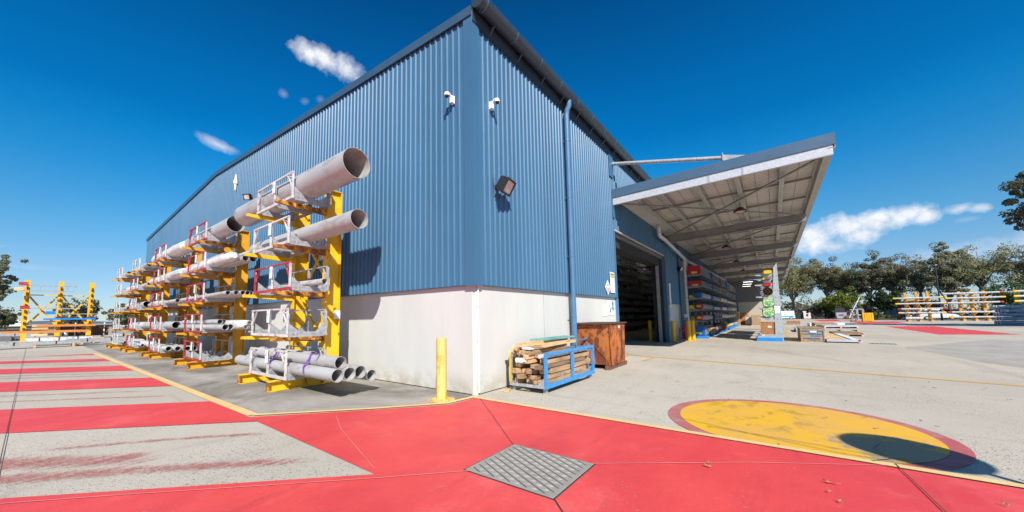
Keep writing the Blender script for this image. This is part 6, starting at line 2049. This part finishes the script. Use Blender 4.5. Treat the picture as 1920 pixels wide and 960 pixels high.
# skip bin
t = thing('lidded_skip', 'grey wheeled waste skip with an open black lid in front of the lime green tree', 'skip', (102.4, -16.6, 0), 0.0)
mb = MB(); mb.hexa([(-0.8, -0.70, 0.2), (0.8, -0.70, 0.2), (0.8, 0.70, 0.2), (-0.8, 0.70, 0.2)], [(-1.0, -0.82, 1.45), (1.0, -0.82, 1.45), (1.0, 0.82, 1.45), (-1.0, 0.82, 1.45)]); obj('body', mb, mat('skip_grey_paint', (0.36, 0.40, 0.43), 0.5, 0, 0.1), t)
mb = MB(); mb.hexa([(0.5, -0.8, 1.46), (0.95, -0.8, 1.46), (0.95, 0.8, 1.46), (0.5, 0.8, 1.46)], [(0.7, -0.75, 2.5), (0.78, -0.75, 2.5), (0.78, 0.75, 2.5), (0.7, 0.75, 2.5)]); obj('lid', mb, M_black, t)
mb = MB(); mb.box(-1.0, -0.35, 0.85, -0.93, 0.35, 1.05); obj('red_label', mb, M_hyd, t)
for a in (-0.6, 0.6):
    for b_ in (-0.55, 0.55):
        mb = MB(); mb.tube((a - 0.0, b_ - 0.03, 0.1), (a, b_ + 0.03, 0.1), 0.1, n=10); obj('wheel', mb, M_black, t)
o = wrapped('brown sack of waste slumped beside the grey wheeled skip', 0, -0.7, 0, 1.3, 0.8, 0.7, None, M_brown, 'waste_sack', seed=2); o.location = (101.2, -18.3, 0.72)
# frames, yellow tipping bins
t = thing('tube_trolley', 'open silver tube frame trolley beside the yellow tipping bin', 'trolley', (84.5, -16.3, 0))
mb = MB()
for a in (0, 1.5):
    for b_ in (0.2, -0.6):
        mb.tube((a, b_, 0), (a, b_, 2.0), 0.045, n=8)
for a in (0, 1.5):
    mb.tube((a, 0.2, 2.0), (a, -0.6, 2.0), 0.045, n=8); mb.tube((a, 0.2, 1.1), (a, -0.6, 1.1), 0.045, n=8)
mb.box(0, -0.6, 0.3, 1.5, 0.2, 0.36)
obj('frame', mb, M_galv, t)
t = thing('tube_trolley', 'pale open tube frame behind the yellow tipping bin', 'trolley', (82.0, -16.5, 0))
mb = MB()
for a in (0, 1.0):
    for b_ in (0.0, -0.75):
        mb.tube((a, b_, 0), (a, b_, 2.0), 0.06, n=8)
    mb.tube((a, 0, 2.0), (a, -0.75, 2.0), 0.06, n=8)
mb.box(-0.1, -0.75, 0.95, 1.0, 0, 1.12)
obj('frame', mb, M_galv, t)
t = thing('leaning_ladder', 'thin white pole leaning up out of the silver frame trolley', 'pole', (85.6, -16.0, 0))
mb = MB(); mb.tube((0, 0.2, 0.4), (0, -1.45, 4.2), 0.06, n=8); obj('pole', mb, M_tag, t)
t = thing('tipping_bin', 'bright yellow ribbed tipping bin standing on a flat yellow base', 'bin', (75.5, -16.7, 0))
M_ybin = mat('bright_yellow_bin', (0.72, 0.42, 0.01), 0.45, 0, 0.06)
mb = MB()
for k in range(5):
    mb.box(-0.5, -0.62 + k * 0.25, 0.12, 0.5, -0.62 + k * 0.25 + 0.2, 1.40)
mb.box(-0.45, -0.62, 0.13, 0.45, 0.58, 1.37)
obj('bin_body', mb, M_ybin, t)
mb = MB(); mb.box(-0.9, -0.62, 0.0, 0.6, 1.9, 0.115); obj('base', mb, M_yelrust, t)
t = thing('notice_post', 'small blue notice board on a thin dark pole behind the frame trolley', 'sign', (86.3, -16.73, 0))
mb = MB(); mb.tube((0, 0, 0), (0, 0, 5.1), 0.05, n=8); obj('pole', mb, M_dark, t)
mb = MB(); mb.box(-0.08, -0.35, 2.3, -0.055, 0.35, 2.85); obj('board', mb, mat('faded_blue_board', (0.10, 0.15, 0.28), 0.5), t)
def lamp_pole(lab, x, y, h):
    t = thing('lamp_pole', lab, 'lamp pole', (x, y, 0))
    mb = MB(); mb.tube((0, 0, 0), (0, 0, h), 0.12, 0.07, 10); obj('pole', mb, M_dark, t, smooth=True)
    mb = MB(); mb.box(-0.5, -0.12, h, 0.1, 0.12, h + 0.12); obj('lamp_head', mb, M_galv, t)
    return t
lamp_pole('tall dark lamp pole in front of the gum trees above the hedge', 104.0, -21.6, 6.6)
lamp_pole('tall weathered lamp pole between the two far right yellow racks', 84.0, -26.2, 8.8)
t = thing('power_pole', 'slim green power pole with a crossarm behind the lime green tree', 'power pole', (118, -19.0, 0))
mb = MB(); mb.tube((0, 0, 0), (0, 0, 9.6), 0.16, 0.12, 10); obj('pole', mb, mat('green_pole', (0.12, 0.30, 0.22), 0.6), t)
mb = MB(); mb.box(-0.08, -0.9, 8.8, 0.08, 0.9, 8.95); obj('crossarm', mb, M_wood, t)

# vehicles
def loft(mb, secs):
    """secs: list of rings (same count)"""
    n = len(secs[0])
    vs = [p for s in secs for p in s]
    fs = []
    for j in range(len(secs) - 1):
        fs += [(j * n + i, j * n + (i + 1) % n, (j + 1) * n + (i + 1) % n, (j + 1) * n + i) for i in range(n)]
    fs += [tuple(range(n - 1, -1, -1)), tuple(range((len(secs) - 1) * n, len(secs) * n))]
    mb._add(vs, fs)
def vehicle(kind, lab, x, y, rz, col, stripe=None, group='cars parked beyond the yard'):
    t = thing('parked_' + kind if kind != 'van' else 'parked_van', lab, {'van': 'van', 'ute': 'pickup', 'car': 'car', 'suv': 'car'}[kind], (x, y, 0), rz, group)
    m = mat('car_paint_%d_%d_%d' % tuple(int(c * 100) for c in col), col, 0.28, 0.1, 0.03)
    L, Wd, H = {'van': (5.0, 1.9, 2.0), 'ute': (5.2, 1.85, 1.8), 'car': (4.5, 1.78, 1.45), 'suv': (4.8, 1.9, 1.78)}[kind]
    hw = Wd / 2
    bel = {'van': 1.15, 'ute': 1.02, 'car': 0.88, 'suv': 1.05}[kind]
    # lower body sections along the length
    secs = []
    for xx, zt, k in ((-L / 2, bel * 0.82, 0.86), (-L / 2 + 0.15, bel * 0.97, 0.97), (-L * 0.2, bel, 1.0), (L * 0.12, bel, 1.0), (L * 0.22, bel * 0.97, 0.99), (L / 2 - 0.35, bel * 0.86, 0.95), (L / 2, bel * 0.62, 0.82)):
        w = hw * k
        secs.append([(xx, -w * 0.94, 0.28), (xx, -w, 0.5), (xx, -w * 0.97, zt - 0.04), (xx, -w * 0.88, zt), (xx, w * 0.88, zt), (xx, w * 0.97, zt - 0.04), (xx, w, 0.5), (xx, w * 0.94, 0.28)])
    mb = MB(); loft(mb, secs); obj('body', mb, m, t, smooth=True)
    # cabin: glass band and roof
    c0, c1, r0, r1 = {'van': (-L / 2 + 0.06, L * 0.30, -L / 2 + 0.1, L * 0.17), 'ute': (-L * 0.12, L * 0.22, -L * 0.09, L * 0.10), 'car': (-L * 0.40, L * 0.20, -L * 0.27, L * 0.05), 'suv': (-L / 2 + 0.12, L * 0.22, -L / 2 + 0.28, L * 0.09)}[kind]
    def ring(z, a, b, w):
        return [(a, -w, z), (b, -w, z), (b, w, z), (a, w, z)]
    mb = MB(); loft(mb, [ring(bel - 0.01, c0, c1, hw * 0.88), ring(H - 0.09, r0, r1, hw * 0.74)]); obj('window_band', mb, M_glass, t)
    mb = MB(); loft(mb, [ring(H - 0.0895, r0 - 0.03, r1 + 0.03, hw * 0.76), ring(H - 0.03, r0, r1, hw * 0.74), ring(H, r0 + 0.15, r1 - 0.15, hw * 0.6)])
    for f in (0.0, 0.42, 0.78, 1.0) if kind != 'van' else (0.0, 0.3, 0.9, 1.0):
        for s in (-1, 1):
            b_ = Vector((c0 + (c1 - c0) * f, s * hw * 0.885, bel)); a_ = Vector((r0 + (r1 - r0) * f, s * hw * 0.75, H - 0.08))
            mb.beam(b_, a_, 0.09, 0.05)
    obj('roof', mb, m, t)
    if kind == 'van':
        mb = MB(); 
        for s in (-1, 1):
            mb.hexa([(-L / 2 + 0.2, s * hw * 0.90, bel), (L * 0.05, s * hw * 0.90, bel), (L * 0.05, s * hw * 0.86, bel), (-L / 2 + 0.2, s * hw * 0.86, bel)], [(-L / 2 + 0.2, s * hw * 0.78, H - 0.1), (L * 0.05, s * hw * 0.78, H - 0.1), (L * 0.05, s * hw * 0.74, H - 0.1), (-L / 2 + 0.2, s * hw * 0.74, H - 0.1)])
        obj('side_panel', mb, m, t)
    if kind == 'ute':
        mb = MB(); mb.box(-L / 2 + 0.1, -hw * 0.86, bel + 0.002, -L * 0.13, hw * 0.86, bel + 0.06); obj('tray_cover', mb, M_black, t)
    if stripe:
        mb = MB()
        for s in (-1, 1):
            mb.box(-L / 2 + 0.2, s * (hw + 0.004), 0.55, L / 2 - 0.5, s * (hw + 0.012), 0.85)
        obj('blue_stripe', mb, stripe, t)
    for s in (-1, 1):
        for xx in (-L * 0.31, L * 0.31):
            mb = MB(); mb.tube((xx, s * (hw - 0.20), 0.33), (xx, s * (hw + 0.015), 0.33), 0.33, n=16); wh = obj('wheel', mb, M_black, t, smooth=True)
            mb = MB(); mb.tube((xx, s * (hw + 0.016), 0.33), (xx, s * (hw + 0.024), 0.33), 0.20, n=12); obj('rim', mb, M_galv, wh)
        mb = MB(); mb.box(L / 2 - 0.10, s * hw * 0.45, bel * 0.60, L / 2 - 0.01, s * hw * 0.8, bel * 0.74); obj('headlight', mb, M_tag, t)
        mb = MB(); mb.box(-L / 2 - 0.008, s * hw * 0.55, bel * 0.62, -L / 2 + 0.05, s * hw * 0.84, bel * 0.78); obj('tail_light', mb, M_hyd, t)
    mb = MB(); mb.box(L / 2 - 0.12, -hw * 0.75, 0.26, L / 2 + 0.03, hw * 0.75, 0.42); mb.box(-L / 2 - 0.03, -hw * 0.8, 0.26, -L / 2 + 0.1, hw * 0.8, 0.42); obj('bumper', mb, M_black, t)
    return t
vehicle('van', 'white van with a bright blue side stripe parked beyond the outer grey rack', 106.5, -6.6, R(115), (0.72, 0.72, 0.72), mat('bright_blue_stripe', (0.02, 0.30, 0.70), 0.4), None)
vehicle('car', 'silver white car parked at the right end of the hedge', 112.0, -25.4, R(20), (0.55, 0.56, 0.58))
vehicle('ute', 'dark blue grey pickup parked behind the left far rack', 97.0, -24.0, R(-100), (0.035, 0.04, 0.055))
vehicle('suv', 'black car parked in front of the dark pickup', 92.0, -23.4, R(-150), (0.012, 0.013, 0.015))
vehicle('ute', 'silver pickup parked behind the right column of the left far rack', 98.0, -26.9, R(-95), (0.42, 0.43, 0.44))
vehicle('suv', 'white four wheel drive parked right of the left far rack', 92.7, -27.6, R(-80), (0.70, 0.70, 0.69))
vehicle('suv', 'dark car parked left of the middle far rack behind the lamp pole', 101.0, -31.6, R(-160), (0.02, 0.022, 0.026))
vehicle('car', 'black car with red tail lights parked behind the middle column of the middle far rack', 101.0, -34.6, R(20), (0.012, 0.012, 0.014))
vehicle('car', 'dark blue car parked behind the right column of the middle far rack', 99.0, -37.6, R(20), (0.02, 0.03, 0.06))
t = thing('white_tank', 'small white box with a red mark among the trees behind the van', 'box', (118, -11.9, 0))
mb = MB(); mb.box(-0.6, -0.75, 0, 0.6, 0.75, 1.9); obj('body', mb, M_tag, t)
mb = MB(); mb.box(-0.612, -0.3, 0.5, -0.601, 0.15, 1.2); obj('red_mark', mb, M_hyd, t)
for i, (x0, x1, y0, y1, lab) in enumerate([(113.0, 113.2, -8.6, -11.0, 'dark slatted bin fence behind the van'), (112, 112.2, -14.8, -17.3, 'dark slatted bin fence left of the grey wheeled skip')]):
    t = thing('screen_fence', lab, 'fence', (x0, (y0 + y1) / 2, 0))
    w = abs(y1 - y0) / 2
    mb = MB()
    for k in range(8):
        mb.box(0, -w + k * w / 4, 0.1, 0.05, -w + k * w / 4 + w / 4.6, 1.6)
    obj('panel', mb, M_dark, t)
    for y in (-w, 0, w):
        mb = MB(); mb.box(0.051, y - 0.06, 0, 0.15, y + 0.06, 1.7); obj('post', mb, M_galvd, t)
# ================================================================== TREES
def leaf_mesh(name, clumps, leaf, seed, m):
    """clumps: (centre, radius xyz, count). Small quads spread through each clump, denser to its shell"""
    rs = np.random.RandomState(seed)
    P, S = [], []
    up = np.array([0.0, 0.0, 0.35])
    Nn = []
    for c, r, n in clumps:
        d = rs.normal(size=(n, 3))
        d /= np.linalg.norm(d, axis=1)[:, None]
        rad = rs.uniform(0.35, 1.0, n) ** 0.5
        p = np.array(c) + d * rad[:, None] * np.array(r)
        P.append(p)
        nv = d * rad[:, None] * 0.9 + up + rs.normal(size=(n, 3)) * 0.42
        Nn.append(nv / np.linalg.norm(nv, axis=1)[:, None])
    P = np.concatenate(P)
    n = len(P)
    Nn = np.concatenate(Nn)
    a = np.cross(Nn, rs.normal(size=(n, 3))); a /= np.linalg.norm(a, axis=1)[:, None]
    b = np.cross(Nn, a)
    s = leaf * rs.uniform(0.6, 1.3, n)[:, None]
    V = np.stack([P - a * s, P + b * s * 0.55, P + a * s, P - b * s * 0.55], 1).reshape(-1, 3)
    me = bpy.data.meshes.new(name)
    me.vertices.add(4 * n)
    me.vertices.foreach_set('co', V.ravel())
    me.loops.add(4 * n)
    me.loops.foreach_set('vertex_index', np.arange(4 * n, dtype=np.int32))
    me.polygons.add(n)
    me.polygons.foreach_set('loop_start', np.arange(0, 4 * n, 4, dtype=np.int32))
    me.update(calc_edges=True)
    me.materials.append(m)
    return me
def build_tree(lab, loc, H, crown_w, seed, m, leaf=0.30, nclump=46, per=85, trunk_h=0.35, spread=1.0, name='gum_tree', group=None, top=1.0, lean=(0, 0), umbrella=False, ytop=None):
    rg = random.Random(seed)
    t = thing(name, lab, 'tree', loc, 0, group)
    mb = MB()
    th = H * trunk_h
    r0 = 0.018 * H + 0.05
    base_ = Vector((0, 0, 0))
    fork = Vector((lean[0] * 0.4, lean[1] * 0.4, th))
    mb.path([base_, (base_ + fork) / 2 + Vector((rg.uniform(-.1, .1), rg.uniform(-.1, .1), 0)), fork], [r0 * 1.15, r0, r0 * 0.85], 8)
    clumps = []
    nb = 7 if not umbrella else 9
    tips = []
    for k in range(nb):
        a = 2 * math.pi * (k + rg.uniform(-0.3, 0.3)) / nb
        rr = crown_w / 2 * rg.uniform(0.45, 0.95)
        zz = H * (rg.uniform(0.58, 0.92) if not umbrella else rg.uniform(0.72, 0.92))
        tip = Vector((rr * math.cos(a) + lean[0], rr * math.sin(a) + lean[1], zz))
        midp = fork.lerp(tip, 0.5) + Vector((rg.uniform(-.5, .5), rg.uniform(-.5, .5), H * 0.03))
        mb.path([fork, midp, tip], [r0 * 0.5, r0 * 0.3, r0 * 0.1], 6)
        tips.append((fork, midp, tip))
    lead = Vector((lean[0], lean[1], H * 0.93))
    mb.path([fork, fork.lerp(lead, 0.5) + Vector((rg.uniform(-.4, .4), rg.uniform(-.4, .4), 0)), lead], [r0 * 0.65, r0 * 0.4, r0 * 0.1], 6)
    tips.append((fork, fork.lerp(lead, 0.55), lead))
    nclump = int(nclump * 1.7)
    for k in range(nclump):
        f, md, tp = tips[k % len(tips)]
        u = rg.uniform(0.35, 1.05)
        c = (f.lerp(md, u * 2) if u < 0.5 else md.lerp(tp, (u - 0.5) * 2)) + Vector((rg.gauss(0, 1), rg.gauss(0, 1), rg.gauss(0, 0.75))) * crown_w * 0.115
        s = crown_w * rg.uniform(0.055, 0.125) * spread
        if c.z < th * 0.75:
            c.z = th * rg.uniform(0.8, 1.3)
        clumps.append((tuple(c), (s, s, s * rg.uniform(0.6, 0.95)), max(10, int(per * 0.8 * rg.uniform(0.4, 1.4)))))
    tr = obj('trunk', mb, M_bark, t, smooth=True)
    me = leaf_mesh('crown', clumps, leaf, seed, m)
    o = bpy.data.objects.new('crown', me)
    COL.objects.link(o)
    o.parent = t
    return t
G = 'gum trees along the far side of the yard'
far = [
    ('broad olive gum tree nearest to the awning corner, behind the white van', (122, -9.6, 0), 16.0, 11.5, 1, M_gumol, 0.26, 90, 105, 0.25),
    ('brownish tall gum tree second from the awning', (120, -16.3, 0), 14.2, 7.5, 2, M_gum, 0.24, 62, 85, 0.34),
    ('olive gum tree behind the lime green tree', (119, -20.2, 0), 12.4, 7.0, 3, M_gumol, 0.24, 60, 90, 0.28),
    ('dark olive gum tree behind the dark lamp pole', (116, -23.3, 0), 13.6, 7.4, 4, M_gumdk, 0.24, 66, 85, 0.30),
    ('wide low gum tree in the middle of the far tree line', (114, -27.0, 0), 12.3, 7.6, 5, M_gum, 0.24, 60, 85, 0.30),
    ('pale thin gum tree left of the weathered lamp pole', (112, -30.3, 0), 12.2, 5.6, 6, M_gum, 0.22, 44, 70, 0.38),
    ('tall dark pine-like tree behind the middle far rack', (106, -32.6, 0), 13.6, 7.0, 7, M_gumdk, 0.24, 84, 105, 0.18),
    ('feathery umbrella shaped gum tree right of the tall dark tree', (108, -37.2, 0), 12.6, 9.0, 8, M_gumol, 0.22, 56, 70, 0.40),
    ('gum tree at the right edge of the far tree line', (106, -43.0, 0), 11.5, 8.0, 9, M_gum, 0.24, 56, 80, 0.3),
]
for lab, lo, H, w, sd, m, lf, nc, pr, th in far:
    build_tree(lab, lo, H * 1.12, w * 1.1, sd, m, lf * 0.62, int(nc * 1.3), int(pr * 2.1), th, 1.12, 'gum_tree', G, umbrella=(sd in (8, 5)))
build_tree('lime green round tree behind the grey wheeled skip', (108.5, -17.6, 0), 5.8, 6.0, 11, M_lime, 0.17, 85, 120, 0.16, 1.25, 'leafy_tree')
build_tree('deep green round tree behind the left far rack, right of the dark lamp pole', (100.5, -22.9, 0), 5.7, 4.4, 12, M_green, 0.16, 70, 110, 0.2, 1.25, 'leafy_tree')
build_tree('deep green bush to the left of the lime green tree', (111.5, -15.4, 0), 3.8, 3.6, 13, M_green, 0.15, 40, 90, 0.14, 1.25, 'leafy_tree')
build_tree('deep green tree between the blue stack and the middle far rack', (98.0, -37.0, 0), 6.2, 4.8, 14, M_green, 0.17, 60, 100, 0.16, 1.2, 'leafy_tree')
for i, (x, y, w, h, lab) in enumerate([(120, -12.4, 4.5, 3.6, 'dry pale brown scrub below the broad olive gum tree'), (113, -13.3, 3.2, 3.8, 'dry pale brown scrub left of the deep green bush'), (112.5, -21.6, 3.5, 3.4, 'dry pale brown scrub below the dark lamp pole'), (110, -30.5, 7.0, 3.6, 'dry brown scrub bank behind the middle far rack'), (109, -26.0, 5.0, 3.4, 'dry brown scrub behind the white four wheel drive')]):
    build_tree(lab, (x, y, 0), h, w, 40 + i, M_scrub, 0.16, 45, 80, 0.1, 1.3, 'dry_scrub')
# clipped hedge
t = thing('clipped_hedge', 'low clipped green hedge between the yellow tipping bin and the silver car', 'hedge', (90.5, -20.4, 0))
rs = np.random.RandomState(77)
cl = []
for i in range(40):
    cl.append(((rs.uniform(-0.6, 0.6), rs.uniform(-1.15, 1.15), rs.uniform(0.3, 0.8)), (0.3, 0.3, 0.28), 120))
me = leaf_mesh('foliage', cl, 0.085, 77, M_hedge)
o = bpy.data.objects.new('foliage', me); COL.objects.link(o); o.parent = t
mb = MB(); mb.box(-0.62, -1.2, 0.0, 0.62, 1.2, 0.85); obj('branches', mb, mat('hedge_twigs', (0.05, 0.055, 0.02), 0.9), t)
# far wood behind the car park that reads as one mass
cl = []
for i in range(110):
    u = rs.uniform(0, 1)
    x, y = 150 - 26 * u + rs.uniform(-4, 4), -2 - 62 * u
    cl.append(((x, y, rs.uniform(0.3, 4.2)), (2.4, 2.4, 1.6), 60))
me = leaf_mesh('far_wood', cl, 0.42, 5, M_gumdk)
o = bpy.data.objects.new('far_wood', me); COL.objects.link(o); o['kind'] = 'stuff'; setlab(o, 'dark wood behind the row of gum trees', 'wood')
# big tree at the right edge (trunk outside the frame), its neighbours throw the shade band across the yard
build_tree('large dark tree whose crown reaches into the right edge of the picture', (50.4, -26.2, 0), 15.6, 6.6, 21, M_gumdk, 0.12, 90, 220, 0.55, 0.85, 'gum_tree')
for i, (x, y) in enumerate([(49.0, -30.0), (46, -36)]):
    build_tree(['tall tree outside the right edge, nearer one of two', 'tall tree outside the right edge, farther one of two'][i], (x, y, 0), 13, 9, 22 + i, M_gumdk, 0.26, 70, 130, 0.35, 1.0, 'gum_tree')
# left edge
build_tree('dark gum tree with hanging branches at the left edge of the picture', (-9.0, 57, 0), 9.6, 4.8, 25, M_gumdk, 0.13, 60, 150, 0.22, 0.8, 'gum_tree')
for i, (x, y, h, w, lab) in enumerate([(-1.0, 84, 5.4, 6.0, 'small dark tree behind the middle of the far left rack'), (4.3, 80, 4.6, 5.0, 'dark tree behind the farthest yellow rack'), (-9.0, 100, 4.6, 5.0, 'small dark tree behind the left column of the far left rack'), (9.0, 88, 4.4, 6.0, 'dark bushy tree glimpsed behind the third yellow rack')]):
    build_tree(lab, (x, y, 0), h, w, 50 + i, M_gumdk, 0.2, 40, 80, 0.15, 1.2, 'leafy_tree')

for k, g in LAB.items():
    if len(g) > 1 and any(x is None for x in g):
        print('DUP LABEL', k, g)
